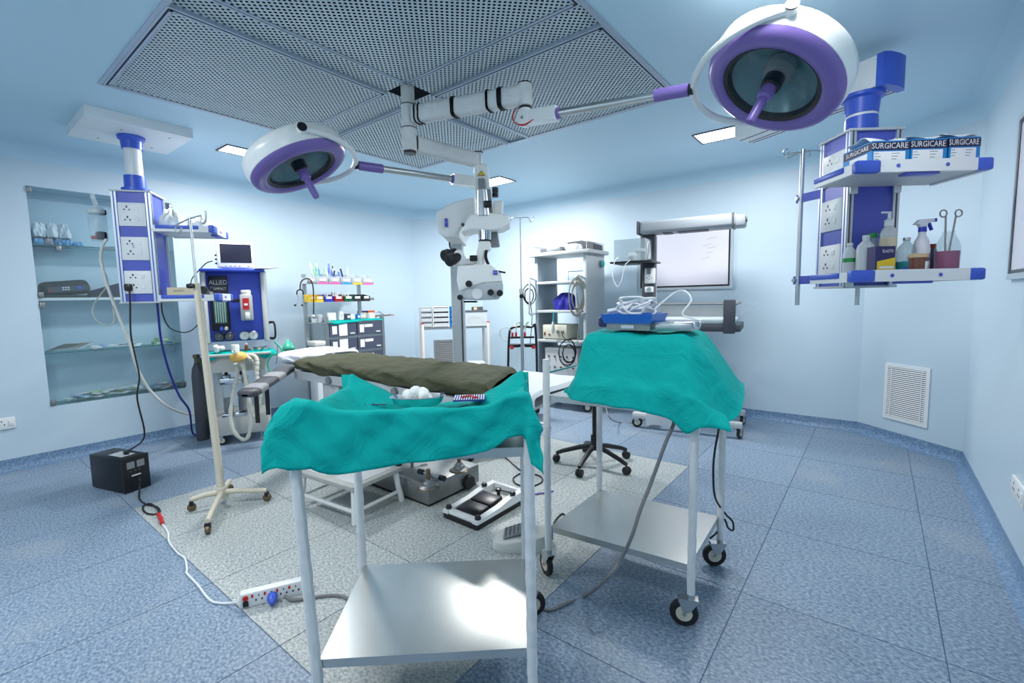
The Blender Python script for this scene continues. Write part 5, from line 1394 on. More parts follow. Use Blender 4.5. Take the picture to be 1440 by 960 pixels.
small('lock_knob', D(651, 316, 3.28), 0.012, 'black_plastic', h=0.02)
# upright tower of the spring arm with a warning sign
ribbon([(668, 233), (686, 233), (689, 262), (695, 304), (674, 304), (668, 272)], 3.22, 3.34, 'spring_tower', 'zeiss_white')
ribbon([(672, 251), (682, 251), (684, 270), (673, 270)], 3.18, 3.23, 'tower_recess', 'grey_plastic')
ribbon([(690, 266), (694, 304), (690, 304), (683, 268)], 3.18, 3.24, 'tower_side', 'grey_plastic')
ribbon([(694, 284), (708, 283), (707, 304), (694, 304)], 3.30, 3.40, 'rear_block', 'zeiss_white')
a_, b_ = D(678, 268, 3.18), D(680, 304, 3.18)
MB().cyl(a_, b_, 0.035, 0.044, n=24).build('lift_cylinder', 'alu', ms, world=True)
small('tension_knob', D(686, 287, 3.14), 0.024, 'black_plastic', RX, 0.025)
for y in (267, 274): small('side_knob', D(696.5, y, 3.24), 0.022, 'black_plastic', V(0, 0, 1), 0.016)
tri = [D(671.5, 246.6, 3.21), D(682, 246.6, 3.21), D(676.8, 240.3, 3.21)]
b = MB(); b.add(tri + [p - FW * 0.003 for p in tri], [(0, 1, 2), (5, 4, 3), (0, 3, 4, 1), (1, 4, 5, 2), (2, 5, 3, 0)]); b.build('warning_sign', 'yellow', ms, world=True, smooth=False)
b = MB(); b.tube([p - FW * 0.0032 for p in tri], 0.0022, 6, closed=True); b.build('sign_border', 'black_plastic', ms, world=True)
# rotating joint, yoke, optics head
a_, b_ = D(682, 325, 3.20), D(682, 338, 3.20)
MB().cyl(a_, b_, 0.043, n=24).build('swivel_ring', 'chrome', ms, world=True)
MB().cyl(b_, D(682, 340, 3.20), 0.0445, n=24).build('swivel_seal', 'black_plastic', ms, world=True)
ribbon([(674, 340), (690, 340), (690, 352), (682, 356), (682, 374), (670, 374), (670, 358)], 3.14, 3.25, 'yoke', 'zeiss_white')
ribbon([(690, 328), (700, 327), (703, 347), (690, 348)], 3.28, 3.36, 'counter_block', 'grey_plastic')
for k in range(2): MB().tube(cr([D(683 + 2 * k, 352, 3.14), D(682 + 2 * k, 361, 3.12), D(685 + 2 * k, 370, 3.13), D(689 + k, 375, 3.16)], 5), 0.006, 8).build('cable', 'black_rubber', ms, world=True)
ribbon([(646, 375), (690, 373), (704, 384), (707, 397), (680, 399), (662, 405), (648, 411), (645, 395)], 3.06, 3.30, 'optics_head', 'zeiss_white')
ribbon([(648, 411), (662, 405), (680, 399), (707.5, 397), (707, 413), (700, 421), (676, 422), (652, 421)], 3.03, 3.28, 'optics_body', 'zeiss_grey')
bd = D(696.5, 383, 3.05)
MB().bar(bd - V(0, 0, 0.014), bd + V(0, 0, 0.014), 0.028, 0.003, up=FW).build('badge', 'badge_blue', ms, world=True, smooth=False)
text('ZEISS', 0.010, 'paper', ms, bd - FW * 0.0145, RX, V(0, 0, 1), world=True)
text('LUMERA', 0.026, 'grey_plastic', ms, D(688, 394.5, 3.277), RX, V(0, 0, 1), world=True)
small('zoom_disc', D(671, 413, 3.03), 0.036, 'plastic_white', None, 0.012, 28); small('zoom_ring', D(671, 413, 3.255), 0.04, 'black_plastic', None, 0.008, 28)
for (x, y, r) in ((659.5, 399, 0.022), (690, 411, 0.021), (703, 412, 0.021), (647, 418, 0.018)): small('knob', D(x, y, 3.00), r, 'black_plastic', None, 0.025)
MB().bar(D(700, 381, 3.08), D(710, 383, 3.04), 0.014, 0.012).build('lever', 'black_plastic', ms, world=True, smooth=False)
MB().bar(D(653, 424, 3.18), D(671, 424, 3.18), 0.09, 0.012).build('objective_plate', 'black_plastic', ms, world=True, smooth=False)
# binocular tube
ribbon([(642, 352), (650, 352), (656, 365), (668, 361), (670, 371), (652, 374), (636, 374), (634, 366)], 3.14, 3.24, 'binocular_body', 'zeiss_white')
small('bino_knob', D(666, 363, 3.11), 0.02, 'black_plastic', RX, 0.025)
e_dir = (D(622, 361, 3.08) - D(640, 355, 3.18)).normalized()
for (x, y, dd_) in ((640, 363, 3.14), (634, 357, 3.24)):
    o_ = D(x, y, dd_)
    eb = MB(); eb.lathe([(0.024, -0.05), (0.034, -0.04), (0.034, 0.02), (0.042, 0.025), (0.042, 0.065), (0.032, 0.07), (0, 0.07)], o_, e_dir, 20); eb.build('eyepiece', 'black_plastic', ms, world=True)
MB().tube(cr([D(632, 341, 3.38), D(633, 348, 3.28), D(637, 352, 3.23)], 4), 0.006, 8).build('cable', 'black_rubber', ms, world=True)

# ================================================================ anaesthesia machine
am0 = D(338, 500, 4.72); am0 = Vector((am0.x, am0.y, 0)); AR = math.radians(64)
am = thing('anaesthesia_machine', 'blue and grey anaesthesia machine with gauges, breathing hoses and a teal covered shelf', 'anaesthesia machine', am0, AR)
am.scale = (0.78, 1, 1); ROOTM[am.name] = ROOTM[am.name] @ Matrix.Diagonal((0.78, 1, 1, 1))
mat('am_blue', (50, 74, 182), 0.4); mat('am_grey', (188, 190, 184), 0.5); mat('gauge_face', (225, 226, 222), 0.4)
hz = lambda py: UP(am0.x, am0.y, py)
zT, zP, zS, zB = hz(383), hz(474), hz(492), 0.20
MB().rbox((0, 0.04, (zP + zT) / 2), (0.60, 0.30, zT - zP + 0.06), 0.02).build('upper_body', 'am_blue', am)
for s_ in (-1, 1): MB().rbox((s_ * 0.325, 0.03, (zP + zT) / 2 - 0.02), (0.06, 0.36, zT - zP + 0.06), 0.025, 3).build('side_post', 'light_grey', am)
MB().rbox((0.0, 0.02, zT + 0.012), (0.70, 0.42, 0.03), 0.012).build('top_shelf', 'am_blue', am)
MB().rbox((-0.17, -0.116, (zP + zT) / 2 + 0.02), (0.20, 0.03, (zT - zP) * 0.82), 0.01).build('flowmeter_panel', 'black_plastic', am)
MB().rbox((-0.165, -0.133, zP + 0.26), (0.135, 0.006, 0.22), 0.003).build('flowmeter_window', 'glass_teal', am)
mat('flow_green', (150, 176, 160), 0.3)
for k in range(5): MB().cyl((-0.215 + 0.025 * k, -0.132, zP + 0.16), (-0.215 + 0.025 * k, -0.132, zP + 0.36), 0.007, n=8).build('flow_tube', 'flow_green', am)
text('ALLIED', 0.062, 'light_grey', am, (-0.165, -0.1325, zT - 0.105), (1, 0, 0), (0, 0, 1))
text('COMPACT', 0.034, 'light_grey', am, (-0.165, -0.1325, zT - 0.165), (1, 0, 0), (0, 0, 1))
for k, m_ in enumerate(('blue_plastic', 'light_grey')):
    MB().lathe([(0, 0), (0.02, 0), (0.018, 0.025), (0, 0.026)], (-0.165 + 0.05 * k, -0.132, zP + 0.10), (0, -1, 0), 16).build('flow_knob', m_, am)
vz = zP + 0.30
vp = MB(); vp.rbox((0.13, -0.20, vz), (0.13, 0.15, 0.25), 0.012); vpo = vp.build('vaporizer', mat('vapor_grey', (172, 176, 176), 0.45), am)
MB().lathe([(0.055, 0), (0.058, 0.03), (0.05, 0.045), (0, 0.046)], (0.13, -0.2, vz + 0.124)).build('dial', 'offwhite', vpo)
MB().bb(0.095, 0.165, -0.278, -0.275, vz - 0.02, vz + 0.09).build('red_label', 'red', vpo, smooth=False)
MB().bb(0.11, 0.15, -0.28, -0.278, vz + 0.02, vz + 0.04).build('label_strip', 'paper', vpo, smooth=False)
MB().rbox((0.14, -0.28, vz - 0.08), (0.05, 0.02, 0.06), 0.004).build('filler', 'plastic_white', vpo)
MB().rbox((0.02, -0.16, vz + 0.07), (0.12, 0.05, 0.03), 0.006).build('mount_bar', 'black_plastic', vpo)
for k, x in enumerate((-0.20, -0.09, 0.075, 0.175)):
    g = MB(); g.lathe([(0, 0), (0.043, 0), (0.045, 0.015), (0.04, 0.02), (0, 0.02)], (x, -0.115, zP + 0.02), (0, -1, 0), 24, sx=1.28)
    go = g.build('pressure_gauge', 'black_plastic' if k < 2 else 'steel', am)
    MB().lathe([(0, 0), (0.036, 0), (0.036, 0.001), (0, 0.001)], (x, -0.1355, zP + 0.02), (0, -1, 0), 24, sx=1.28).build('dial_face', 'dark_grey' if k < 2 else 'gauge_face', go)
    MB().bar((x, -0.138, zP + 0.02), (x + 0.018, -0.138, zP + 0.04), 0.004, 0.002, up=(0, 1, 0)).build('needle', 'black_plastic' if k > 1 else 'paper', go, smooth=False)
MB().rbox((0.0, -0.12, zS - 0.012), (0.74, 0.50, 0.024), 0.008).build('work_shelf', 'am_grey', am)
MB().prism([(-0.33, 0), (0.33, 0), (0.29, -0.15), (-0.33, -0.15)], -0.2, 0.2, (0, -0.12, zS - 0.025), (1, 0, 0), (0, 0, 1)).build('drawer', 'am_grey', am, fix=True)
MB().rbox((0.08, -0.325, zS - 0.03), (0.16, 0.02, 0.045), 0.004).build('drawer_badge', 'blue_panel', am)
MB().lathe([(0, 0), (0.022, 0), (0.02, 0.01), (0, 0.01)], (0.08, -0.335, zS - 0.03), (0, -1, 0), 16).build('drawer_dial', 'chrome', am)
for (x, y) in ((0.24, 0.08), (-0.28, 0.1)): MB().rbox((x, y, (zB + zS - 0.17) / 2), (0.10, 0.07, zS - 0.17 - zB), 0.01).build('leg_post', 'zeiss_grey', am)
MB().rbox((-0.02, -0.06, 0.185), (0.64, 0.5, 0.20), 0.03).build('base_cabinet', 'am_grey', am)
for (x, y) in ((-0.25, -0.27), (0.24, -0.27), (-0.25, 0.15), (0.24, 0.15)):
    q = ROOTM[am.name] @ Vector((x, y, 0)); caster(am, q, 0.045, 1.0 + x)
MB().tube(cr([V(0.36, -0.05, zP + 0.14), V(0.42, -0.07, zP + 0.13), V(0.42, -0.07, zP - 0.01), V(0.36, -0.05, zP - 0.02)], 6), 0.013, 8).build('grab_handle', 'black_plastic', am)
# breathing block
MB().rbox((-0.06, -0.24, zS - 0.27), (0.30, 0.12, 0.06), 0.01).build('valve_block', 'chrome', am)
for x in (-0.14, 0.02):
    MB().lathe([(0.05, 0), (0.05, 0.025), (0.03, 0.035), (0, 0.036)], (x, -0.24, zS - 0.24)).build('valve_dome', 'chrome', am)
    MB().cyl((x, -0.24, zS - 0.24), (x, -0.24, zS - 0.16), 0.018, n=14).build('valve_stem', 'black_plastic', am)
    MB().cyl((x, -0.24, zS - 0.56), (x, -0.24, zS - 0.30), 0.055, n=24).build('absorber_canister', 'acrylic', am)
    MB().cyl((x, -0.24, zS - 0.57), (x, -0.24, zS - 0.44), 0.05, n=24).build('absorber_fill', 'dark_grey', am)
MB().rbox((-0.06, -0.24, zS - 0.6), (0.30, 0.14, 0.04), 0.01).build('absorber_base', 'chrome', am)
mat('hose_white', (214, 214, 202), 0.5, alpha=0.85)
def corrugated(pts, r=0.017, n=70):
    P = cr(pts, max(2, n // (len(pts) - 1)))
    return MB().tube(P, r, 10, rf=lambda s: 1.0 + 0.16 * math.sin(s * len(P) * PI * 0.5))
aw = lambda px, py, d=4.38: D(px, py, d)
for pts in ([(331, 511), (334, 524), (328, 552), (324, 585), (330, 608), (345, 618), (352, 600), (349, 560), (343, 520), (340, 503), (346, 500), (352, 506)],
            [(352, 506), (358, 512), (362, 530), (366, 560), (358, 585), (350, 560), (344, 525), (338, 500)],
            [(338, 507), (346, 500), (357, 500), (362, 508), (362, 532), (372, 545)]):
    b = corrugated([aw(x, y, 4.36 + 0.03 * math.sin(i)) for i, (x, y) in enumerate(pts)]); b.build('breathing_hose', 'hose_white', am, world=True)
# --- things on the machine
mk_ = aw(334, 500, 4.25)
t = thing('face_mask', 'amber rubber face mask on the breathing hoses of the anaesthesia machine', 'face mask', mk_)
mat('amber', (214, 172, 84), 0.45); mat('mask_green', (60, 180, 150), 0.4, alpha=0.8)
MB().lathe([(0.030, -0.02), (0.075, -0.03), (0.082, -0.015), (0.07, 0.005), (0.04, 0.022), (0.02, 0.03), (0.016, 0.045), (0, 0.045)], mk_, (0.3, -0.5, 0.8), 28, sx=1.0, sy=0.75, caps=False).build('cushion', 'amber', t, world=True)
MB().lathe([(0.012, 0.03), (0.018, 0.03), (0.018, 0.06), (0.012, 0.06)], mk_, (0.3, -0.5, 0.8), 18, caps=False).build('connector', 'plastic_white', t, world=True)
mz = zT + 0.028
mn = thing('patient_monitor', 'white patient monitor with a dark blank screen on top of the anaesthesia machine', 'monitor', ROOTM[am.name] @ Vector((0.0, 0.0, mz)), AR + math.radians(4))
w_ = 0.31; h_ = hz(343) - mz
MB().rbox((0.02, -0.07, h_ / 2 + 0.01), (w_, 0.05, h_), 0.012).build('front_case', 'plastic_white', mn)
MB().rbox((0.01, 0.03, h_ / 2), (w_ * 0.9, 0.17, h_ * 0.86), 0.02).build('rear_case', 'zeiss_grey', mn)
MB().bb(0.02 - w_ / 2 + 0.03, 0.02 + w_ / 2 - 0.015, -0.0965, -0.0945, 0.06, h_ - 0.012).build('screen', 'screen_dark' if 'screen_dark' in MATS else mat('screen_dark', (34, 36, 52), 0.2), mn, smooth=False)
for k in range(6): MB().rbox((-0.10 + 0.038 * k + (0.04 if k == 5 else 0), -0.0965, 0.03), (0.018 if k else 0.014, 0.004, 0.009), 0.002, 1).build('key', 'grey_plastic' if k else 'yellow', mn)
for z in (0.06, 0.10, 0.14): MB().cyl((-w_ / 2 + 0.03, 0.02, z), (-w_ / 2 + 0.0, 0.02, z), 0.009, n=10).build('port', 'dark_grey', mn)
MB().rbox((0.0, 0.0, 0.006), (0.2, 0.16, 0.012), 0.003).build('foot_plate', 'grey_plastic', mn)
pgs = thing('paper_sheets', 'loose white paper sheets on the machine top beside the monitor', 'paper', ROOTM[am.name] @ Vector((0.31, -0.1, mz + 0.001)), AR)
for k in range(3):
    b = MB(); b.grid(lambda u, v, k=k: V(-0.05 + 0.24 * u + 0.01 * k, -0.12 + 0.24 * v + 0.012 * k, 0.003 * k + 0.03 * u * u * (0.5 + 0.5 * v)), 8, 6); b.build('sheet', 'paper', pgs, thick=0.0008)
# teal cloth on the work shelf
def acl(u, v):
    x = -0.36 + 0.80 * u; y = -0.40 + 0.34 * v; z = zS + 0.004 + 0.004 * math.sin(19 * u + 8 * v)
    e_ = 0.0
    if v < 0.12: e_ = (0.12 - v) * 0.5 * (0.6 + 0.5 * math.sin(u * 17)); y += (0.12 - v) * 0.15
    if u > 0.93: e_ += (u - 0.93) * 0.7
    return ROOTM[am.name] @ Vector((x, y + 0.02, z - e_))
drape_mesh(acl, 46, 18, 'drape', 'narrow teal cloth covering the work shelf of the anaesthesia machine')
for k, (x, y, nm, lb, m_) in enumerate(((-0.19, -0.26, 'cotton', 'white crumpled gauze wad on the anaesthesia machine shelf', 'cotton'),)):
    t = thing('gauze_wad', lb, 'gauze', ROOTM[am.name] @ Vector((x, y, zS + 0.014)))
    rr = random.Random(3)
    for j in range(7): MB().ball((rr.uniform(-0.05, 0.05), rr.uniform(-0.03, 0.03), 0.02 + rr.uniform(0, 0.03)), rr.uniform(0.02, 0.03), (1.2, 0.8, 0.9)).build('fold', m_, t)
t = thing('gauze_roll', 'short white gauze roll standing on the anaesthesia machine shelf', 'gauze roll', ROOTM[am.name] @ Vector((-0.02, -0.28, zS + 0.008)))
MB().lathe([(0.008, 0), (0.034, 0), (0.036, 0.01), (0.036, 0.06), (0.034, 0.07), (0.008, 0.07)], n=24).build('roll', 'cotton', t)
MB().cyl((0, 0, 0.0), (0, 0, 0.071), 0.008, n=12).build('core', 'light_grey', t)
t = thing('medicine_vial', 'small amber glass vial with a white cap on the anaesthesia machine shelf', 'vial', ROOTM[am.name] @ Vector((0.10, -0.27, zS + 0.013)))
mat('amber_glass', (120, 66, 26), 0.15)
MB().lathe([(0, 0), (0.016, 0.001), (0.016, 0.045), (0.009, 0.056), (0.009, 0.062), (0, 0.062)], n=18).build('glass', 'amber_glass', t)
MB().lathe([(0.0105, 0.06), (0.0105, 0.074), (0, 0.075)], n=18).build('cap', 'plastic_white', t)
for k in range(3):
    t = thing('laryngoscope', ('steel laryngoscope handle nearest the gauges on the machine shelf', 'steel laryngoscope handle in the middle of the machine shelf', 'steel laryngoscope handle at the hose end of the machine shelf')[k], 'laryngoscope', ROOTM[am.name] @ Vector((0.18 + 0.075 * k, -0.24 + 0.02 * k, zS + 0.010)), AR + 1.25 + 0.1 * k, 'laryngoscopes on the machine shelf')
    MB().cyl((-0.04, 0, 0.016), (0.05, 0, 0.016), 0.014, n=14).build('handle', 'chrome', t)
    MB().tube(cr([V(0.05, 0, 0.018), V(0.08, 0.01, 0.022), V(0.1, 0.05, 0.016)], 4), 0.006, 8).build('blade', 'steel_dull', t)
# gas cylinder
gq = V(-5.275, 1.645, 0)
gc_ = thing('gas_cylinder', 'tall dark grey gas cylinder standing at the side of the anaesthesia machine', 'gas cylinder', gq)
MB().lathe([(0, 0), (0.05, 0.0), (0.054, 0.01), (0.054, 0.64), (0.045, 0.72), (0.028, 0.76), (0.022, 0.78), (0, 0.78)], n=26).build('tank', 'dark_grey', gc_)
MB().lathe([(0.02, 0.78), (0.02, 0.82), (0.03, 0.83), (0.03, 0.86), (0, 0.865)], n=16).build('valve', 'brass_dull', gc_)
gg = V(-5.43, 1.73, 0)
t2 = thing('gas_cylinder', 'slim green gas cylinder with a blue cap behind the drip stand tube', 'gas cylinder', (gg.x, gg.y, hz(516) - 0.38))
MB().lathe([(0, 0.0), (0.045, 0.0), (0.048, 0.01), (0.048, 0.42), (0.03, 0.48), (0, 0.5)], n=22).build('tank', mat('tank_green', (50, 110, 60), 0.4), t2)
MB().lathe([(0.0, 0.47), (0.052, 0.475), (0.056, 0.49), (0.05, 0.51), (0, 0.515)], n=22).build('cap', 'blue_plastic', t2)
MB().cyl((0, 0, -(hz(516) - 0.38)), (0, 0, 0.0), 0.03, n=16).build('stand_pipe', 'dark_grey', t2)
# green oxygen mask hanging behind the pillow
gm = D(406, 490, 4.55)
t = thing('oxygen_mask', 'green oxygen mask with coiled tubing hanging behind the arm board', 'oxygen mask', gm)
MB().lathe([(0.055, -0.02), (0.06, 0.0), (0.04, 0.05), (0.018, 0.075), (0.014, 0.1)], gm, (-0.5, 0.2, 0.8), 22, sy=0.8, caps=False).build('cup', 'mask_green', t, world=True)
pts = [gm + V(-0.05, 0, 0.03)] + [D(391 + 15 * math.cos(a), 512 + 15 * math.sin(a), 4.45) for a in [0.5 + 0.5 * i for i in range(12)]] + [D(395, 490, 4.5), D(386, 480, 4.5)]
MB().tube(cr(pts, 3), 0.009, 8).build('tubing', 'mask_green', t, world=True)
MB().tube(cr([D(388, 512, 4.5), D(390, 500, 4.5), D(390, 484, 4.5)], 4), 0.004, 6).build('hook', 'steel_dull', t, world=True)

# ================================================================ drawer cart with bins
CX0, CX1, CY0_, CY1_ = -5.52, -5.10, 2.93, 3.76
ck_ = thing('drawer_cart', 'steel supply cart with dark labelled drawers and two bin rails against the left wall', 'drawer cart', ((CX0 + CX1) / 2, (CY0_ + CY1_) / 2, 0))
zt_ = 1.115
mat('drawer_dark', (70, 76, 96), 0.5)
for (x, y) in ((CX0 + 0.02, CY0_ + 0.02), (CX1 - 0.02, CY0_ + 0.02), (CX0 + 0.02, CY1_ - 0.02), (CX1 - 0.02, CY1_ - 0.02)):
    MB().bb(x - 0.02, x + 0.02, y - 0.02, y + 0.02, 0.10, zt_ + 0.06).build('corner_post', 'steel', ck_, world=True, smooth=False)
    caster(ck_, (x, y), 0.04, 0.4)
MB().bb(CX0 + 0.02, CX1 - 0.012, CY0_ + 0.02, CY1_ - 0.02, 0.14, zt_).build('carcass', 'steel', ck_, world=True, smooth=False)
rows = 5; rh = (zt_ - 0.18) / rows; cw = (CY1_ - CY0_ - 0.12) / 2
for c_ in range(2):
    for r_ in range(rows):
        y0 = CY0_ + 0.05 + c_ * (cw + 0.02); z1 = zt_ - 0.025 - r_ * rh; z0 = z1 - rh + 0.03
        dr = MB(); dr.bb(CX1 - 0.014, CX1 + 0.004, y0, y0 + cw, z0, z1); do = dr.build('drawer', 'drawer_dark', ck_, world=True, smooth=False)
        MB().bb(CX1 + 0.004, CX1 + 0.006, y0 + 0.03, y0 + 0.09, z0 + 0.03, z1 - 0.03).build('number_label', 'paper', do, world=True, smooth=False)
        if c_ == 0: MB().bb(CX1 + 0.004, CX1 + 0.006, y0 + 0.12, y0 + 0.23, z0 + 0.006, z1 - 0.006).build('list_label', 'paper', do, world=True, smooth=False)
        else: MB().bb(CX1 + 0.004, CX1 + 0.006, y0 + 0.10, y0 + 0.22, z1 - 0.065, z1 - 0.03).build('list_label', 'paper', do, world=True, smooth=False)
        MB().bb(CX1 + 0.004, CX1 + 0.02, y0 + cw - 0.09, y0 + cw - 0.03, z0 + 0.02, z0 + 0.038).build('pull', 'light_grey', do, world=True, smooth=False)
def ccl(u, v):
    y = CY0_ + 0.03 + (CY1_ - CY0_ - 0.06) * u; x = CX1 + 0.025 - 0.40 * v; z = zt_ + 0.008 + 0.003 * math.sin(23 * u + 7 * v)
    if v < 0.10: z -= (0.10 - v) * 0.42 * (0.7 + 0.3 * math.sin(u * 5 + 1)); x = CX1 + 0.012 - 0.1 * v
    return V(x, y, z)
drape_mesh(ccl, 40, 16, 'drape', 'teal cloth strip covering the top of the steel drawer cart')
rr = random.Random(21)
mat('carton_grey', (176, 178, 176), 0.6); mat('carton_white', (222, 224, 222), 0.6); mat('orange', (214, 92, 40), 0.5)
its = [(0.05, 0.10, 0.09, 'offwhite', 'cream'), (0.19, 0.05, 0.10, 'paper', 'white'), (0.27, 0.05, 0.07, 'dark_grey', 'dark grey'), (0.34, 0.07, 0.06, 'carton_white', 'pale'), (0.42, 0.04, 0.06, 'box_blue', 'small blue'), (0.50, 0.10, 0.075, 'carton_grey', 'grey'), (0.61, 0.09, 0.055, 'carton_white', 'low white')]
for k, (y, w__, h__, m_, nm) in enumerate(its):
    o_ = V(CX1 - 0.09 - 0.03 * (k % 2), CY0_ + 0.08 + y, zt_ + 0.014)
    t = thing('medicine_carton', '%s medicine carton standing on the teal cloth of the drawer cart' % nm, 'carton', o_, rr.uniform(-0.2, 0.2))
    MB().bb(-0.03, 0.03, -w__ / 2, w__ / 2, 0, h__).build('box', m_, t, smooth=False)
    MB().bb(0.03, 0.031, -w__ * 0.35, w__ * 0.35, h__ * 0.3, h__ * 0.7).build('label', 'paper' if m_ != 'paper' else 'light_grey', t, smooth=False)
    MB().bb(-0.028, 0.028, -w__ * 0.47, w__ * 0.47, h__, h__ + 0.002).build('lid', m_, t, smooth=False)
t = thing('suture_box', 'open suture carton with navy, yellow and orange panels on the drawer cart', 'carton', V(CX1 - 0.24, CY1_ - 0.105, zt_ + 0.06), 0)
MB().bb(-0.05, 0.05, -0.1, 0.1, -0.046, 0.004).build('lower_box', 'dark_grey', t, smooth=False)
MB().bb(-0.05, 0.05, -0.1, 0.0, 0.004, 0.05).build('navy_box', 'navy', t, smooth=False)
MB().bb(-0.05, 0.05, 0.0, 0.1, 0.004, 0.05).build('orange_box', 'orange', t, smooth=False)
MB().bb(0.05, 0.052, -0.09, 0.0, 0.006, 0.022).build('yellow_strip', 'yellow', t, smooth=False)
MB().bb(0.05, 0.052, 0.0, 0.09, 0.006, 0.024).build('white_strip', 'paper', t, smooth=False)
t = thing('wooden_board', 'thin reddish wooden board sticking out past the drawer cart top', 'board', V(CX1 - 0.24, CY1_ + 0.16, zt_ + 0.03), 0)
mat('wood_red', (170, 110, 86), 0.55, noise=0.15, scale=20)
MB().rbox((0, 0, 0.006), (0.12, 0.30, 0.012), 0.003).build('plank', 'wood_red', t)
MB().bb(-0.06, 0.06, -0.2, -0.148, -0.014, 0.004).build('batten', 'wood_red', t, smooth=False)
b = MB(); b.grid(lambda u, v: V(CX1 - 0.2 + 0.1 * u, CY1_ + 0.02 + 0.22 * v, zt_ + 0.045 + 0.05 * (1 - v) * (0.6 + 0.4 * math.sin(7 * v + 2 * u))), 6, 12)
tag(b.build('glove_pack', 'milky', thick=0.002), 'translucent packet lying on the reddish board beside the drawer cart', 'packet')
# side return frame: posts and rails holding the bins
bf = ck_
BXf = -5.28
for y in (2.80, 3.53):
    MB().bb(BXf - 0.03, BXf + 0.0, y - 0.02, y + 0.02, 0.0, 1.68 if y < 3 else 1.64).build('upright', 'steel', bf, world=True, smooth=False)
zr1, zr2 = 1.585, 1.375
for z in (zr1, zr2): MB().bb(BXf, BXf + 0.012, 2.78, 3.74, z - 0.012, z + 0.02).build('bin_rail', 'steel_dull', bf, world=True, smooth=False)
MB().bb(BXf + 0.0, BXf + 0.2, 2.80, 3.02, 1.10, 1.112).build('side_shelf', 'steel', bf, world=True, smooth=False)
def bin_(label, y, w, zr, body, lip, hh=0.10, fill=None, group=''):
    t = thing('storage_bin', label, 'storage bin', V(BXf + 0.013, y, zr - 0.02), 0, group)
    g = MB(); d_ = 0.14; h2 = hh * 0.72
    o_ = [(0, -w / 2), (d_ * 0.9, -w / 2), (d_ * 0.9, w / 2), (0, w / 2)]
    vs = [V(x, yy, 0) for x, yy in o_] + [V(0, -w / 2, hh), V(d_, -w / 2, h2), V(d_, w / 2, h2), V(0, w / 2, hh)]
    g.add(vs, [(3, 2, 1, 0), (0, 1, 5, 4), (1, 2, 6, 5), (2, 3, 7, 6), (3, 0, 4, 7)])
    g.build('tub', body, t, smooth=False, thick=0.003)
    MB().bb(d_ * 0.93, d_ * 1.01, -w / 2 * 0.98, w / 2 * 0.98, -0.004, 0.018).build('lip', lip, t, smooth=False)
    MB().bb(d_ * 0.99, d_ * 1.02, -w * 0.34, w * 0.30, 0.032, 0.06).build('label', 'paper', t, smooth=False)
    return t
mat('bin_clear', (226, 232, 236), 0.2, alpha=0.5); mat('pink', (230, 90, 160), 0.4); mat('bin_black', (60, 62, 64), 0.3, alpha=0.9)
mat('bin_yellow', (236, 196, 40), 0.4); mat('bin_blue', (44, 62, 180), 0.4); mat('bin_red', (168, 24, 34), 0.4); mat('bin_green', (20, 92, 60), 0.4); mat('cyan_lip', (40, 150, 210), 0.4)
def py2y(px): return XP(px, 385, BXf + 0.14).y
top = [(446, 460, 'pink', 'pink-lipped clear bin of green tipped catheters, first of its pair'), (463, 477, 'pink', 'pink-lipped clear bin of tall tubes and syringes, second of its pair'), (479, 493, 'cyan_lip', 'blue-lipped clear bin on the upper rack rail'), (495, 508, 'bin_yellow', 'yellow-lipped clear bin on the upper rack rail'), (510, 523, 'pink', 'pink-lipped clear bin at the far end of the upper rail')]
BINS = []
for k, (a, c_, lip, lb) in enumerate(top):
    y0, y1 = py2y(a), py2y(c_); BINS.append((bin_(lb, (y0 + y1) / 2, y1 - y0, zr1, 'bin_clear', lip, 0.12, group='bins on the upper rail'), y1 - y0))
t0 = bin_('empty smoky grey bin at the post end of the upper rail', py2y(437), 0.10, zr1, 'milky', 'grey_plastic', 0.07, group='bins on the upper rail')
low = [(434, 441, 'bin_yellow', 'yellow bin at the post end of the lower rail'), (442, 452, 'bin_yellow', 'labelled yellow bin beside the blue bin on the lower rail'), (454, 466, 'bin_blue', 'dark blue bin of small packs on the lower rail'), (468, 480, 'bin_red', 'dark red bin of ampoules on the lower rail'), (482, 494, 'bin_green', 'dark green bin on the lower rail'), (495, 506, 'bin_black', 'smoky black bin beside the green bin'), (508, 518, 'bin_black', 'smoky black bin at the far end of the lower rail')]
LOW = []
for k, (a, c_, m_, lb) in enumerate(low):
    y0, y1 = py2y(a), py2y(c_); LOW.append((bin_(lb, (y0 + y1) / 2, y1 - y0, zr2, m_, m_, 0.085, group='bins on the lower rail'), y1 - y0))
rr = random.Random(8)
mat('tube_green', (150, 210, 180), 0.4); mat('tube_blue', (120, 150, 215), 0.4)
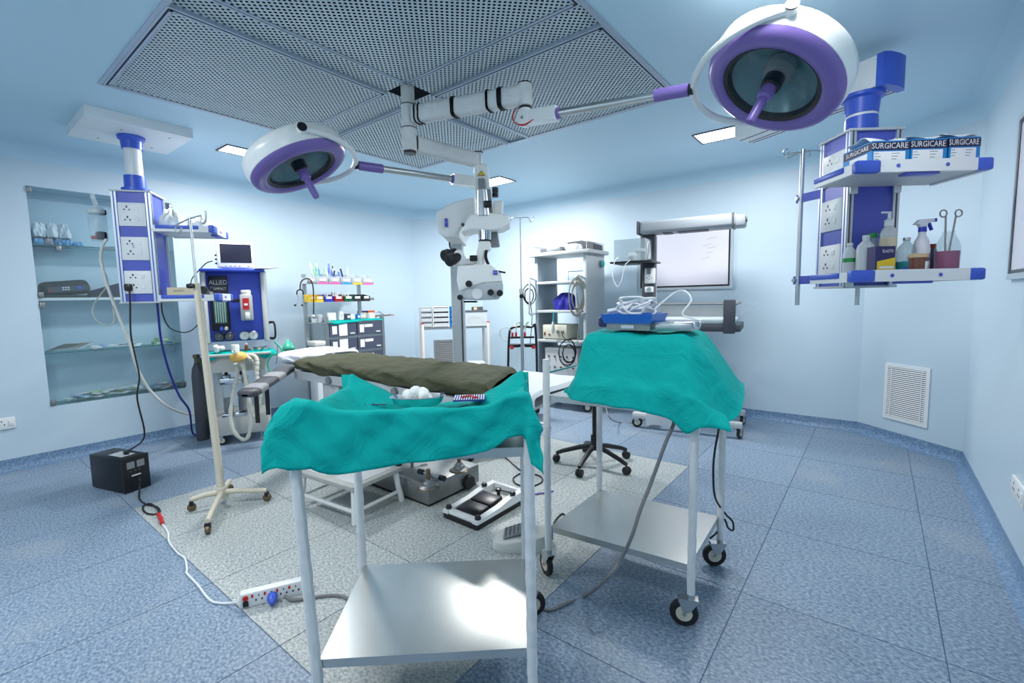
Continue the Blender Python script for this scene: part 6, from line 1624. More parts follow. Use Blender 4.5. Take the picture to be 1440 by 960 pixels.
for k in range(30):
    b_, w__ = BINS[0 if k < 13 else (1 if k < 25 else 2)]
    o_ = b_.location
    yb = o_.y + rr.uniform(-0.4, 0.4) * w__; xb = o_.x + rr.uniform(0.03, 0.10)
    h__ = rr.uniform(0.15, 0.25) * (1.0 if k < 25 else 0.75)
    lean = rr.uniform(-0.05, 0.05) - (0.03 if k < 13 else 0)
    m_ = ('tube_green', 'plastic_white', 'tube_blue')[k % 3] if k < 13 else ('plastic_white', 'tube_blue', 'navy', 'plastic_white')[k % 4]
    col_ = {'tube_green': 'green', 'plastic_white': 'white', 'tube_blue': 'pale blue', 'navy': 'navy'}[m_]; wh_ = ('first pink-lipped bin', 'second pink-lipped bin', 'blue-lipped bin')[0 if k < 13 else (1 if k < 25 else 2)]
    t = thing('catheter_pack', 'thin %s tube pack standing in the %s' % (col_, wh_), 'catheter', V(xb, yb, o_.z + 0.006), 0, '%s tube packs in the %s' % (col_, wh_))
    MB().tube([V(0, 0, 0), V(0, lean * 0.5, h__ * 0.5), V(0.0, lean, h__)], 0.007 + 0.002 * (k % 3), 6).build('shaft', m_, t)
    MB().cyl((0, lean, h__), (0, lean * 1.1, h__ + 0.014), 0.006, n=8).build('tip', 'tube_green' if k < 13 else 'plastic_white', t)
for k in range(14):
    b_, w__ = LOW[3 if k < 8 else (2 if k < 11 else 4)]; o_ = b_.location
    t = thing('ampoule', 'small %s ampoule with a white top in the %s bin' % ('dark grey' if k % 2 else 'pale grey', 'red' if k < 8 else ('blue' if k < 11 else 'green')), 'ampoule', V(o_.x + rr.uniform(0.03, 0.1), o_.y + rr.uniform(-0.36, 0.36) * w__, o_.z + 0.02), 0, '%s ampoules in the %s bin' % ('dark' if k % 2 else 'pale', 'red' if k < 8 else ('blue' if k < 11 else 'green')))
    h__ = rr.uniform(0.08, 0.115) if k < 8 else rr.uniform(0.06, 0.085)
    MB().lathe([(0, 0), (0.011, 0), (0.011, h__ * 0.7), (0.006, h__ * 0.85), (0, h__ * 0.86)], n=10).build('glass', 'carton_grey' if k % 2 else 'light_grey', t)
    MB().lathe([(0.008, h__ * 0.84), (0.008, h__), (0, h__)], n=10).build('cap', 'paper', t)
# stethoscope hung on the near upright
sp = lambda px, py: XP(px, py, BXf + 0.17)
st_ = thing('stethoscope', 'black stethoscope hung over the near upright of the drawer cart', 'stethoscope', sp(432, 392))
MB().tube(cr([sp(422, 408), sp(423, 397), sp(429, 392), sp(436, 393), sp(440, 402), sp(441, 420), sp(441, 442)], 6), 0.0075, 8).build('tubing', 'black_rubber', st_, world=True)
for s_ in (-1, 1):
    MB().tube(cr([sp(422, 407), sp(422 + s_ * 4, 409), sp(422 + s_ * 4.5, 414)], 4), 0.008, 8).build('yoke', 'black_rubber', st_, world=True)
    MB().tube(cr([sp(422 + s_ * 4.5, 414), sp(422 + s_ * 2, 421), sp(420 + s_ * 4, 429)], 4), 0.0035, 6).build('ear_tube', 'steel', st_, world=True)
    MB().ball(sp(420 + s_ * 5, 429), 0.012).build('ear_tip', 'black_rubber', st_, world=True)
MB().lathe([(0, -0.01), (0.022, -0.01), (0.024, 0.005), (0.01, 0.02), (0, 0.02)], sp(442, 445), (1, 0, 0)).build('chest_piece', 'steel', st_, world=True)
for k, (py_, lb) in enumerate(((0.04, 'clear specimen cup on the side shelf of the drawer cart, by the post'), (0.12, 'clear specimen cup on the side shelf of the drawer cart, by the drawers'))):
    t = thing('plastic_cup', lb, 'cup', V(BXf + 0.10, 2.80 + py_ * 0.9, 1.113), 0, 'cups on the rack shelf')
    MB().lathe([(0, 0), (0.029, 0.001), (0.033, 0.085)], n=20, caps=False).build('cup', 'bin_clear', t)
    MB().lathe([(0.034, 0.08), (0.034, 0.092), (0, 0.093)], n=20).build('lid', 'milky', t)
# white waste cabinet under the side shelf
t = thing('waste_bin', 'plain white waste bin with flap lid beside the drawer cart post', 'waste bin', V(-5.165, 2.84, 0), 0)
MB().rbox((0, 0, 0.42), (0.18, 0.13, 0.84), 0.02).build('body', 'plastic_white', t)
MB().rbox((0, 0, 0.87), (0.19, 0.14, 0.06), 0.015).build('lid', 'offwhite', t)

# ================================================================ white trolley in the corner with drawer boxes
ca_ = math.radians(52.7); cb_ = V(-4.60, 4.55, 0); cx_, cy_ = Vector((math.cos(ca_), math.sin(ca_), 0)), Vector((-math.sin(ca_), math.cos(ca_), 0))
ct_ = thing('corner_trolley', 'small white tubular trolley in the corner holding clear drawer boxes', 'trolley', cb_, ca_)
mat('post_cream', (222, 214, 206), 0.5)
for (sx, sy) in ((-1, -1), (1, -1), (1, 1), (-1, 1)):
    MB().cyl((sx * 0.445, sy * 0.17, 0.07), (sx * 0.445, sy * 0.17, 1.03), 0.021, n=14).build('post', 'post_cream', ct_)
    MB().cyl((sx * 0.445, sy * 0.17, 1.03), (sx * 0.445, sy * 0.17, 1.042), 0.022, n=14).build('post_cap', 'red' if sy < 0 else 'light_grey', ct_)
    MB().lathe([(0, -0.012), (0.03, -0.012), (0.035, 0), (0.03, 0.012), (0, 0.012)], (sx * 0.445, sy * 0.17, 0.035), (1, 0, 0), 18).build('caster', 'black_rubber', ct_)
MB().bb(-0.44, 0.44, -0.165, 0.165, 0.955, 0.985).build('top_tray', 'steel', ct_, smooth=False)
MB().bb(-0.44, 0.44, -0.165, 0.165, 0.36, 0.385).build('lower_shelf', 'steel', ct_, smooth=False)
def drawer_box(label, x, w, m_, mf, fills):
    t = thing('drawer_box', label, 'drawer box', cb_ + cx_ * x - cy_ * 0.02 + V(0, 0, 0.986), ca_, 'stacked drawer boxes on the corner trolley')
    n = 4; h = 0.27
    for s_ in (-1, 1): MB().bb(s_ * w / 2 - 0.004, s_ * w / 2 + 0.004, -0.12, 0.12, 0, h).build('side', m_, t, smooth=False)
    MB().bb(-w / 2, w / 2, 0.115, 0.12, 0, h).build('back', m_, t, smooth=False)
    MB().bb(-w / 2, w / 2, -0.12, 0.12, h - 0.006, h).build('top', m_, t, smooth=False)
    for k in range(n):
        z = 0.006 + k * h / n
        MB().bb(-w / 2 + 0.006, w / 2 - 0.006, -0.122, 0.11, z, z + 0.008).build('shelf_edge', m_, t, smooth=False)
        MB().bb(-w / 2 + 0.008, w / 2 - 0.008, -0.124, -0.12, z + 0.008, z + 0.046).build('drawer_front', mf, t, smooth=False)
        b = MB(); b.grid(lambda u, v, z=z, k=k: V((-0.45 + 0.9 * u) * w, -0.10 + 0.18 * v, z + 0.012 + 0.028 * (0.5 + 0.5 * math.sin(5 * u + 3 * v + k))), 8, 5); b.build('contents', fills[k % len(fills)], t)
    return t
mat('fill_blue', (110, 150, 200), 0.6); mat('fill_navy', (50, 70, 150), 0.6); mat('box_blue_clear', (30, 130, 215), 0.25, alpha=0.75)
drawer_box('frosted clear drawer box at the wall end of the corner trolley', -0.385, 0.15, 'milky', 'bin_clear', ['carton_white', 'light_grey'])
drawer_box('white framed clear drawer box of blue packs on the corner trolley', -0.19, 0.21, 'plastic_white', 'bin_clear', ['fill_blue', 'fill_navy'])
drawer_box('bright blue drawer box beside the microscope column', 0.02, 0.18, 'box_blue', 'box_blue_clear', ['fill_navy'])
t = thing('storage_tub', 'clear plastic tub with a dark lid on the corner trolley', 'tub', cb_ + cx_ * 0.29 + V(0, 0, 0.986), ca_)
MB().prism([(-0.15, -0.13), (0.15, -0.13), (0.15, 0.13), (-0.15, 0.13)], 0, 0.19).build('tub', 'bin_clear', t, smooth=False)
MB().rbox((0, 0, 0.20), (0.32, 0.28, 0.02), 0.006).build('lid', 'dark_grey', t)
MB().ball((0, 0, 0.07), 0.08, (1.3, 1.0, 0.75)).build('contents', 'light_grey', t)
t = thing('small_carton', 'dark small carton lying on the lid of the clear plastic tub', 'carton', cb_ + cx_ * 0.33 + V(0, 0, 1.197), ca_ + 0.2)
MB().bb(-0.07, 0.07, -0.04, 0.04, 0, 0.045).build('box', 'dark_grey', t, smooth=False); MB().bb(-0.069, -0.02, -0.042, -0.04, 0.005, 0.04).build('label', 'cream', t, smooth=False)
t = thing('instrument_pack', 'bundle of clear packs on the lower shelf of the corner trolley', 'pack', cb_ + cx_ * 0.26 + V(0, 0, 0.386), ca_)
for k in range(5): MB().ball((rr.uniform(-0.12, 0.12), rr.uniform(-0.06, 0.06), 0.05), rr.uniform(0.05, 0.07), (1.3, 0.8, 0.75)).build('packet', 'pack_clear', t)

# ================================================================ drip stand behind the table
db = D(735, 520, 4.75); db = Vector((db.x, db.y, 0))
d2_ = thing('drip_stand', 'thin chrome drip stand with two hooks between microscope and equipment tower', 'drip stand', db)
zt2 = UP(db.x, db.y, 306); zm = UP(db.x, db.y, 408)
MB().cyl(db + V(0, 0, 0.06), db + V(0, 0, zm), 0.017, n=14).build('lower_tube', 'steel', d2_, world=True)
MB().cyl(db + V(0, 0, zm), db + V(0, 0, zt2), 0.0065, n=10).build('upper_rod', 'steel', d2_, world=True)
MB().lathe([(0.022, zm - 0.03), (0.024, zm), (0.016, zm + 0.02)], db).build('collar', 'offwhite', d2_, world=True)
small('clamp_knob', db - FW * 0.03 + V(0, 0, zm - 0.06), 0.022, 'black_plastic', None, 0.02, 16, d2_)
for s_ in (-1, 1):
    o_ = db + V(0, 0, zt2)
    MB().tube(cr([o_, o_ + RX * 0.08 * s_, o_ + RX * 0.095 * s_ + V(0, 0, -0.03), o_ + RX * 0.115 * s_ + V(0, 0, -0.04), o_ + RX * 0.135 * s_ + V(0, 0, -0.015), o_ + RX * 0.135 * s_ + V(0, 0, 0.01)], 5), 0.004, 8).build('hook', 'steel', d2_, world=True)
for k in range(4):
    d = Vector((math.cos(0.4 + k * PI / 2), math.sin(0.4 + k * PI / 2), 0))
    MB().tube([db + V(0, 0, 0.09), db + d * 0.26 + V(0, 0, 0.06)], 0.014, 8).build('base_leg', 'steel', d2_, world=True)
    MB().ball(db + d * 0.26 + V(0, 0, 0.028), 0.028).build('wheel', 'black_rubber', d2_, world=True)

# ================================================================ suction unit
su = D(735, 505, 5.25); su = Vector((su.x, su.y, 0))
sq = thing('suction_unit', 'black framed suction unit with red fittings and two jars behind the table', 'suction unit', su, YAW)
zh = lambda py: UP(su.x, su.y, py)
MB().rbox((0, 0, 0.24), (0.36, 0.28, 0.36), 0.03).build('motor_case', 'black_plastic', sq)
for (x, y) in ((-0.13, -0.1), (0.13, -0.1), (-0.13, 0.1), (0.13, 0.1)): MB().ball((x, y, 0.03), 0.03).build('caster', 'black_rubber', sq)
MB().tube(cr([V(-0.17, 0, 0.42), V(-0.15, 0, zh(475)), V(-0.10, 0, zh(460)), V(0.10, 0, zh(460)), V(0.15, 0, zh(462)), V(0.16, 0, 0.42)], 6), 0.014, 10).build('frame', 'black_plastic', sq)
MB().rbox((0, -0.02, zh(474)), (0.27, 0.04, 0.022), 0.005).build('manifold', 'black_plastic', sq)
for x in (-0.11, -0.07, 0.03): MB().cyl((x, -0.02, zh(473)), (x, -0.02, zh(467)), 0.012, n=12).build('red_connector', 'red', sq)
for x in (-0.085, 0.085):
    MB().lathe([(0, 0.42), (0.058, 0.42), (0.064, 0.44), (0.064, zh(486))], (x, -0.03, 0), n=22, caps=False).build('jar', 'acrylic', sq)
    MB().lathe([(0.066, zh(487)), (0.068, zh(483)), (0, zh(483))], (x, -0.03, 0), n=22).build('jar_lid', 'black_plastic', sq)
    MB().rbox((x * 1.4, -0.08, zh(487)), (0.04, 0.03, 0.04), 0.008).build('red_clip', 'red', sq)
for (x, k) in ((-0.07, 1), (0.03, -1)):
    MB().tube(cr([V(x, -0.02, zh(468)), V(x + 0.01, -0.03, zh(456)), V(x + 0.04, -0.03, zh(453)), V(0.0, 0.0, zh(465))], 6), 0.007, 8).build('tube', 'clear_tube', sq)
MB().tube(cr([V(-0.11, -0.02, zh(468)), V(-0.16, -0.03, zh(460)), V(-0.23, -0.02, zh(462)), V(-0.25, 0, zh(470)), V(-0.18, 0, zh(480))], 6), 0.006, 8).build('tube', 'clear_tube', sq)

# ================================================================ equipment tower
TA = math.radians(1); tw0 = V(-2.98, 4.70, 0)
tw = thing('equipment_tower', 'grey wheeled equipment tower with open shelves and cable hooks by the back wall', 'equipment tower', tw0, TA)
wx, dy = 0.335, 0.46
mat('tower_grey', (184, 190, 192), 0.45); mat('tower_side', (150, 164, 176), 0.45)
zz = lambda py: UP(*(ROOTM[tw.name] @ Vector((0, 0, 0)))[:2], py)
zTop, z2, z3, z4, z5 = zz(356), zz(395), zz(436), zz(478), 0.30
for s_ in (-1, 1):
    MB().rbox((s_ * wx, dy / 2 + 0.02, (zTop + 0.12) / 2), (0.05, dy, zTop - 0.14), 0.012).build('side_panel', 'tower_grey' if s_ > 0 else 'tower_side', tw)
    for y in (0.04, dy - 0.02):
        q = ROOTM[tw.name] @ Vector((s_ * (wx - 0.01), y, 0)); caster(tw, q, 0.05, 0.6)
MB().rbox((0.0, dy / 2, zTop), (2 * wx + 0.16, dy + 0.06, 0.045), 0.012).build('top_shelf', 'tower_grey', tw)
for z in (z2, z3, z4): MB().rbox((0, dy / 2 - 0.01, z - 0.016), (2 * wx - 0.04, dy, 0.032), 0.006).build('shelf', 'tower_grey', tw)
MB().rbox((0, dy / 2, 0.17), (2 * wx + 0.06, dy + 0.04, 0.1), 0.015).build('base', 'light_grey', tw)
for (xa, xb) in ((-0.36, -0.24), (0.17, 0.36)):
    MB().tube([V(xa, 0.02, zTop + 0.02), V(xa, 0.02, zTop + 0.10), V(xa, dy - 0.02, zTop + 0.10), V(xa, dy - 0.02, zTop + 0.02)] if xa < 0 else [V(xb, 0.02, zTop + 0.02), V(xb, 0.02, zTop + 0.11), V(xb, dy - 0.02, zTop + 0.11), V(xb, dy - 0.02, zTop + 0.02)], 0.005, 8).build('top_guard', 'steel', tw)
MB().tube([V(-0.12, dy - 0.03, z2), V(-0.12, dy - 0.03, z2 + 0.13), V(0.24, dy - 0.03, z2 + 0.13), V(0.24, dy - 0.03, z2)], 0.006, 8).build('shelf_guard', 'steel', tw)
for s_ in (-1, 1):
    x = s_ * (wx + (0.055 if s_ < 0 else -0.06)); y = -0.03
    MB().tube(cr([V(s_ * wx, 0.02, z2 + 0.02), V(x, y - 0.02, z2 + 0.05), V(x - 0.01 * s_, y - 0.03, z2 - 0.05), V(x, y - 0.03, z3 + 0.05), V(x, y - 0.02, z3 - 0.05), V(s_ * wx, 0.02, z3 - 0.03)], 6), 0.013, 8).build('push_handle', 'light_grey', tw)
MB().rbox((wx + 0.035, dy - 0.1, zTop - 0.13), (0.02, 0.05, 0.08), 0.005).build('side_clip', 'grey_plastic', tw)
MB().lathe([(0, 0), (0.035, 0), (0.04, 0.02), (0.02, 0.03), (0, 0.03)], (wx + 0.045, dy - 0.1, zTop - 0.13), (1, 0, 0)).build('side_cap', 'teal_label', tw)
TW = lambda x, y, z: ROOTM[tw.name] @ Vector((x, y, z))
t = thing('foam_wedge', 'flat dark grey foam pads lying on the tower top, near the drip stand', 'foam pad', TW(-0.13, 0.2, zTop + 0.023), TA)
MB().rbox((-0.08, 0.05, 0.035), (0.24, 0.3, 0.07), 0.015).build('pad', 'vinyl_pad', t); MB().rbox((0.05, -0.12, 0.03), (0.2, 0.14, 0.06), 0.02).build('pad', 'grey_plastic', t)
t = thing('foam_wedge', 'thick dark grey foam wedge on the tower top beside a crumpled white cloth', 'foam pad', TW(0.20, 0.28, zTop + 0.023), TA)
MB().prism([(-0.17, 0), (0.17, 0), (0.17, 0.07), (0.02, 0.12), (-0.17, 0.115)], -0.12, 0.12, (0, 0, 0), (1, 0, 0), (0, 0, 1)).build('wedge', 'vinyl_pad', t, fix=True)
MB().rbox((0, 0.06, 0.006), (0.27, 0.2, 0.01), 0.004).build('base_sheet', 'dark_grey', t)
def crumple(o_, sx, sy, sz, seed, m_, name, label, cat):
    rr_ = random.Random(seed); ph = [rr_.uniform(0, 6) for _ in range(9)]
    def fn(u, v):
        a = 2 * PI * u; ph_ = PI * 0.5 * v; cp = max(0.0, math.cos(ph_)) ** 0.6 * (1.0 if v > 0.2 else 0.88 + 0.6 * v)
        r_ = 1 + 0.16 * math.sin(3 * a + ph[0] + 2 * v) + 0.12 * math.sin(7 * a + ph[1] - 4 * v) + 0.07 * math.sin(13 * a + ph[2] + 9 * v)
        return Vector(o_) + V(sx * math.cos(a) * cp * r_, sy * math.sin(a) * cp * r_, sz * math.sin(ph_) * (0.85 + 0.15 * r_))
    b = MB(); b.grid(fn, 48, 18)
    return tag(b.build(name, m_, ang=70, fix=True), label, cat)
crumple(TW(0.17, 0.06, zTop + 0.023), 0.10, 0.06, 0.075, 3, 'white_cloth', 'cloth_wad', 'crumpled white cloth on the front edge of the equipment tower top', 'cloth')
mat('royal_blue_cloth', (24, 28, 140), 0.7)
crumple(TW(0.02, 0.14, z3 + 0.001), 0.14, 0.11, 0.20, 9, 'royal_blue_cloth', 'cloth_bag', 'royal blue crumpled cloth bag on the middle shelf of the equipment tower', 'cloth bag')
bx_ = thing('light_source', 'cream light source box with two round sockets on the tower shelf', 'light source', TW(-0.08, 0.02, z4), TA)
mat('device_cream', (206, 206, 188), 0.5)
MB().rbox((0, 0.16, 0.095), (0.34, 0.32, 0.17), 0.008).build('case', 'device_cream', bx_)
for x in (0.05, 0.115): MB().lathe([(0, 0), (0.02, 0), (0.022, 0.01), (0.012, 0.014), (0, 0.014)], (x, 0.0, 0.10), (0, -1, 0), 18).build('socket', 'steel_dull', bx_)
MB().bb(-0.15, -0.13, -0.004, 0.0, 0.05, 0.09).build('power_switch', 'dark_red', bx_, smooth=False)
MB().lathe([(0, 0), (0.012, 0), (0.01, 0.015), (0, 0.015)], (-0.07, 0.0, 0.06), (0, -1, 0), 14).build('dial', 'dark_grey', bx_)
for (x, y) in ((-0.14, 0.03), (0.14, 0.03), (-0.14, 0.28), (0.14, 0.28)): MB().cyl((x, y, 0.0), (x, y, 0.012), 0.014, n=10).build('foot', 'black_rubber', bx_)
cb2 = thing('video_processor', 'grey video processor with rows of small knobs on the lowest tower shelf', 'processor', TW(0, 0.02, 0.221), TA)
zq = z4 - 0.10 - 0.221
MB().rbox((0, 0.18, zq / 2 + 0.01), (0.46, 0.34, zq - 0.02), 0.01).build('case', 'light_grey', cb2)
for i in range(5):
    for j in range(2): MB().lathe([(0, 0), (0.012, 0), (0.01, 0.014), (0, 0.014)], (-0.17 + 0.085 * i, 0.01, zq * (0.55 + 0.25 * j)), (0, -1, 0), 12).build('knob', ('brass_dull', 'dark_grey')[(i + j) % 2], cb2)
def coil(label, c, r1, r2, loops, m_, rt, seed, axis=None, drop=0.0):
    rr_ = random.Random(seed); pts = []; N = loops * 12
    for i in range(N):
        a = 2 * PI * i / 12; k = 1 + 0.26 * math.sin(i * 0.27 + seed) + rr_.uniform(-0.05, 0.05)
        pts.append(Vector(c) + RX * (r1 * k * math.sin(a)) + V(0, 0, r2 * k * math.cos(a) - r2) + FW * (-0.004 * (i % 24) / 4))
    t = thing('coiled_cable', label, 'cable', c)
    MB().tube(cr(pts, 3), rt, 6).build('cord', m_, t, world=True)
    return t
mat('cable_beige', (150, 148, 136), 0.5)
hL = TW(-wx - 0.06, -0.05, z2 - 0.02); hR = TW(wx - 0.055, -0.07, z2 + 0.01)
cl_ = coil('black cable coiled on the tower handle beside the drip stand', hL + V(0, 0, -0.03), 0.065, 0.105, 6, 'black_rubber', 0.005, 1)
cr_ = coil('beige cables coiled on the tower handle beside the cream light source', hR + V(0, 0, -0.02), 0.075, 0.18, 9, 'cable_beige', 0.0055, 2)
for c_, h_, m_ in ((cl_, hL, 'black_rubber'), (cr_, hR, 'cable_beige')):
    MB().tube(cr([h_ + V(0, 0, -0.16), h_ + RX * 0.03 + V(0, 0, -0.4), h_ + RX * 0.0 + V(0, 0, -0.75)], 6), 0.005, 6).build('lead', m_, c_, world=True)
c_ = coil('black loops of cable hanging in front of the cream light source', TW(0.16, -0.075, z4 - 0.01), 0.085, 0.13, 6, 'black_rubber', 0.005, 5)
MB().tube(cr([TW(0.05, -0.02, z4 + 0.10), TW(0.1, -0.08, z4 + 0.05), TW(0.18, -0.06, z4 - 0.01)], 6), 0.006, 6).build('lead', 'black_rubber', c_, world=True)
t = thing('camera_plug', 'pale camera plug hanging by its cord before the cream light source', 'plug', TW(-0.06, -0.05, z4 + 0.12))
MB().tube([TW(-0.05, -0.04, z3 - 0.02), TW(-0.055, -0.05, z4 + 0.2)], 0.007, 8).build('cord', 'teal_label', t, world=True)
MB().tube([TW(-0.055, -0.05, z4 + 0.22), TW(-0.06, -0.05, z4 + 0.12), TW(-0.055, -0.05, z4 + 0.08)], 0.022, 10, rf=lambda s: 0.6 + 0.6 * math.sin(s * PI)).build('plug_body', 'offwhite', t, world=True)

# ================================================================ infant warmer
IA = math.radians(9); iw0 = Vector((-1.90, 4.76, 0))
iw = thing('infant_warmer', 'grey infant warmer with a long overhead heater bar and clear sided cot', 'infant warmer', iw0, IA)
iz = lambda py: UP(iw0.x, iw0.y, py)
zH0, zH1 = iz(331), iz(314)
MB().rbox((0, 0, (0.25 + zH0) / 2), (0.13, 0.10, zH0 - 0.25), 0.012).build('mast', 'dark_grey', iw)
MB().rbox((0.0, 0.075, (0.25 + zH0) / 2 + 0.1), (0.12, 0.06, zH0 - 0.45), 0.012).build('mast_back', 'light_grey', iw)
MB().rbox((0.385, -0.06, (zH0 + zH1) / 2), (0.90, 0.26, zH1 - zH0), 0.03, 3).build('heater_head', mat('heater_grey', (142, 150, 157), 0.45), iw)
for x in (-0.075, 0.80): MB().rbox((x, -0.06, (zH0 + zH1) / 2), (0.025, 0.27, zH1 - zH0 + 0.012), 0.02, 2).build('end_band', 'dark_grey', iw)
MB().rbox((0.855, -0.06, (zH0 + zH1) / 2 - 0.01), (0.10, 0.24, zH1 - zH0 - 0.02), 0.02).build('lamp_end', 'heater_grey', iw)
MB().lathe([(0, 0), (0.025, 0), (0.025, 0.01), (0, 0.01)], (0.905, -0.10, (zH0 + zH1) / 2), (1, 0, 0), 16).build('lamp_switch', 'dark_grey', iw)
for (x0, x1) in ((0.16, 0.24), (0.30, 0.58)): MB().bb(x0, x1, -0.13, 0.0, zH0 - 0.008, zH0 + 0.002).build('heater_grille', 'dark_grey', iw, smooth=False)
zs = iz(370)
MB().rbox((-0.10, -0.16, zs), (0.42, 0.42, 0.018), 0.006).build('accessory_shelf', 'black_plastic', iw)
MB().rbox((0.03, -0.085, (zs + iz(398)) / 2 - 0.03), (0.10, 0.07, zs - iz(398) - 0.05), 0.01).build('control_unit', 'plastic_white', iw)
MB().bb(0.005, 0.045, -0.122, -0.119, zs - 0.12, zs - 0.06).build('control_display', 'grey_plastic', iw, smooth=False)
for (dx, dz) in ((0, -0.015), (0.02, 0), (-0.02, 0), (0, 0.015)): MB().rbox((0.03 + dx, -0.121, zs - 0.155 + dz), (0.012, 0.004, 0.009), 0.002, 1).build('control_key', 'grey_plastic', iw)
MB().rbox((0.02, -0.075, iz(407)), (0.08, 0.06, 0.06), 0.008).build('probe_port', 'plastic_white', iw)
MB().lathe([(0, 0), (0.022, 0), (0.022, 0.03), (0, 0.03)], (0.03, -0.105, iz(407)), (0, -1, 0), 16).build('probe_plug', 'steel', iw)
zb0, zb1, zb2 = iz(457), iz(446), iz(429)
MB().rbox((0.42, -0.06, zb0), (0.95, 0.55, 0.07), 0.012).build('cot_base', 'dark_grey', iw)
MB().rbox((0.43, -0.06, zb0 + 0.06), (0.84, 0.46, 0.05), 0.02, 3).build('cot_mattress', 'white_cloth', iw)
for (x0, x1, y0, y1) in ((0.0, 0.86, -0.335, -0.327), (0.0, 0.86, 0.205, 0.213), (-0.02, -0.012, -0.32, 0.2), (0.86, 0.868, -0.32, 0.2)):
    MB().bb(x0, x1, y0, y1, zb0 + 0.04, zb2 + 0.01).build('cot_panel', 'acrylic', iw, smooth=False)
MB().tube([V(0.0, -0.331, zb2 + 0.012), V(0.87, -0.331, zb2 + 0.012)], 0.010, 8).build('panel_rim', 'grey_plastic', iw)
MB().tube([V(0.0, 0.209, zb2 + 0.012), V(0.87, 0.209, zb2 + 0.012)], 0.010, 8).build('panel_rim', 'grey_plastic', iw)
MB().rbox((0.80, -0.34, (zb0 + zb2) / 2), (0.10, 0.03, zb2 - zb0 + 0.10), 0.008).build('corner_bracket', 'dark_grey', iw)
MB().prism([(0.86, -0.04), (0.90, 0.05), (1.04, 0.03), (0.90, -0.06)], -0.22, 0.22, (0, -0.06, zb2 - 0.03), (1, 0, 0), (0, 0, 1)).build('folded_end_panel', 'acrylic', iw, fix=True)
mat('steel_liner', (170, 165, 160), 0.3, 0.6, noise=0.2, scale=12)
MB().bb(0.08, 0.74, 0.19, 0.2, zb0 + 0.05, zb2 - 0.02).build('cot_liner', 'steel_liner', iw, smooth=False)
MB().rbox((0.02, 0, 0.20), (0.22, 0.16, 0.14), 0.02).build('mast_foot', 'grey_plastic', iw)
for (y) in (-0.28, 0.24): MB().rbox((0.42, y, 0.13), (1.02, 0.07, 0.06), 0.015).build('base_rail', 'light_grey', iw)
MB().rbox((0.02, -0.02, 0.13), (0.09, 0.56, 0.06), 0.015).build('base_cross', 'light_grey', iw)
for (x, y) in ((-0.07, -0.28), (0.90, -0.28), (-0.07, 0.24), (0.90, 0.24)):
    q = ROOTM[iw.name] @ Vector((x, y, 0)); caster(iw, q, 0.052, 0.5 + x)
t = thing('oxygen_hood', 'clear acrylic oxygen hood on the black shelf of the infant warmer', 'oxygen hood', ROOTM[iw.name] @ Vector((-0.10, -0.21, zs + 0.01)), IA)
hh = iz(340) - zs - 0.01
for (x0, x1, y0, y1) in ((-0.17, 0.14, -0.14, -0.136), (-0.17, 0.14, 0.136, 0.14), (-0.17, -0.166, -0.136, 0.136), (0.136, 0.14, -0.136, 0.136)):
    MB().bb(x0, x1, y0, y1, 0, hh).build('wall', 'acrylic', t, smooth=False)
MB().bb(-0.17, 0.14, -0.14, 0.14, hh, hh + 0.004).build('lid', 'acrylic', t, smooth=False)
MB().tube([V(0.142, 0.06 * math.cos(a), hh / 2 + 0.085 * math.sin(a)) for a in [2 * PI * i / 24 for i in range(24)]], 0.004, 6, closed=True).build('neck_ring', 'milky', t)
t = thing('resuscitator_valve', 'white resuscitator valve with a trailing thin tube inside the clear hood', 'valve', ROOTM[iw.name] @ Vector((-0.12, -0.20, zs + 0.018)), IA)
MB().lathe([(0.0, 0.0), (0.045, 0.005), (0.055, 0.05), (0.04, 0.085), (0, 0.09)], n=20).build('bulb', 'cotton', t)
MB().rbox((0.07, 0, 0.10), (0.11, 0.05, 0.035), 0.01).build('paper_wrap', 'paper', t)
MB().tube(cr([V(-0.03, -0.03, 0.03), V(-0.12, -0.17, 0.02), V(-0.15, -0.20, -0.14), V(-0.10, -0.21, -0.26), V(-0.06, -0.20, -0.2), V(-0.03, -0.19, -0.06), V(0.02, -0.17, 0.0)], 6), 0.0042, 8).build('tube', 'plastic_white', t)
t = thing('clear_bag', 'translucent plastic bag of white tubing hanging below the infant warmer cot', 'plastic bag', ROOTM[iw.name] @ Vector((0.32, -0.41, 0.10)), IA)
zb_ = 0.28
b = MB(); b.grid(lambda u, v: V(-0.24 + 0.50 * u, 0.03 * math.sin(PI * u) * (1 - v) - 0.03, -0.03 + zb_ * v + 0.012 * math.sin(9 * u) * (1 - v)), 18, 10); b.build('front_sheet', 'milky', t)
b = MB(); b.grid(lambda u, v: V(-0.24 + 0.50 * u, 0.03 + 0.03 * math.sin(PI * u) * (1 - v), -0.03 + zb_ * v), 18, 10); b.build('back_sheet', 'milky', t)
MB().tube(cr([V(-0.08, 0, 0.03), V(0, 0.01, 0.0), V(0.08, 0, 0.02), V(0.14, 0.0, 0.0), V(0.18, 0, 0.04)], 6), 0.006, 8).build('tubing', 'plastic_white', t)
MB().tube([V(-0.25, 0, zb_ - 0.03), V(0.27, 0, zb_ - 0.03)], 0.005, 8).build('hanger_rod', 'steel', t)

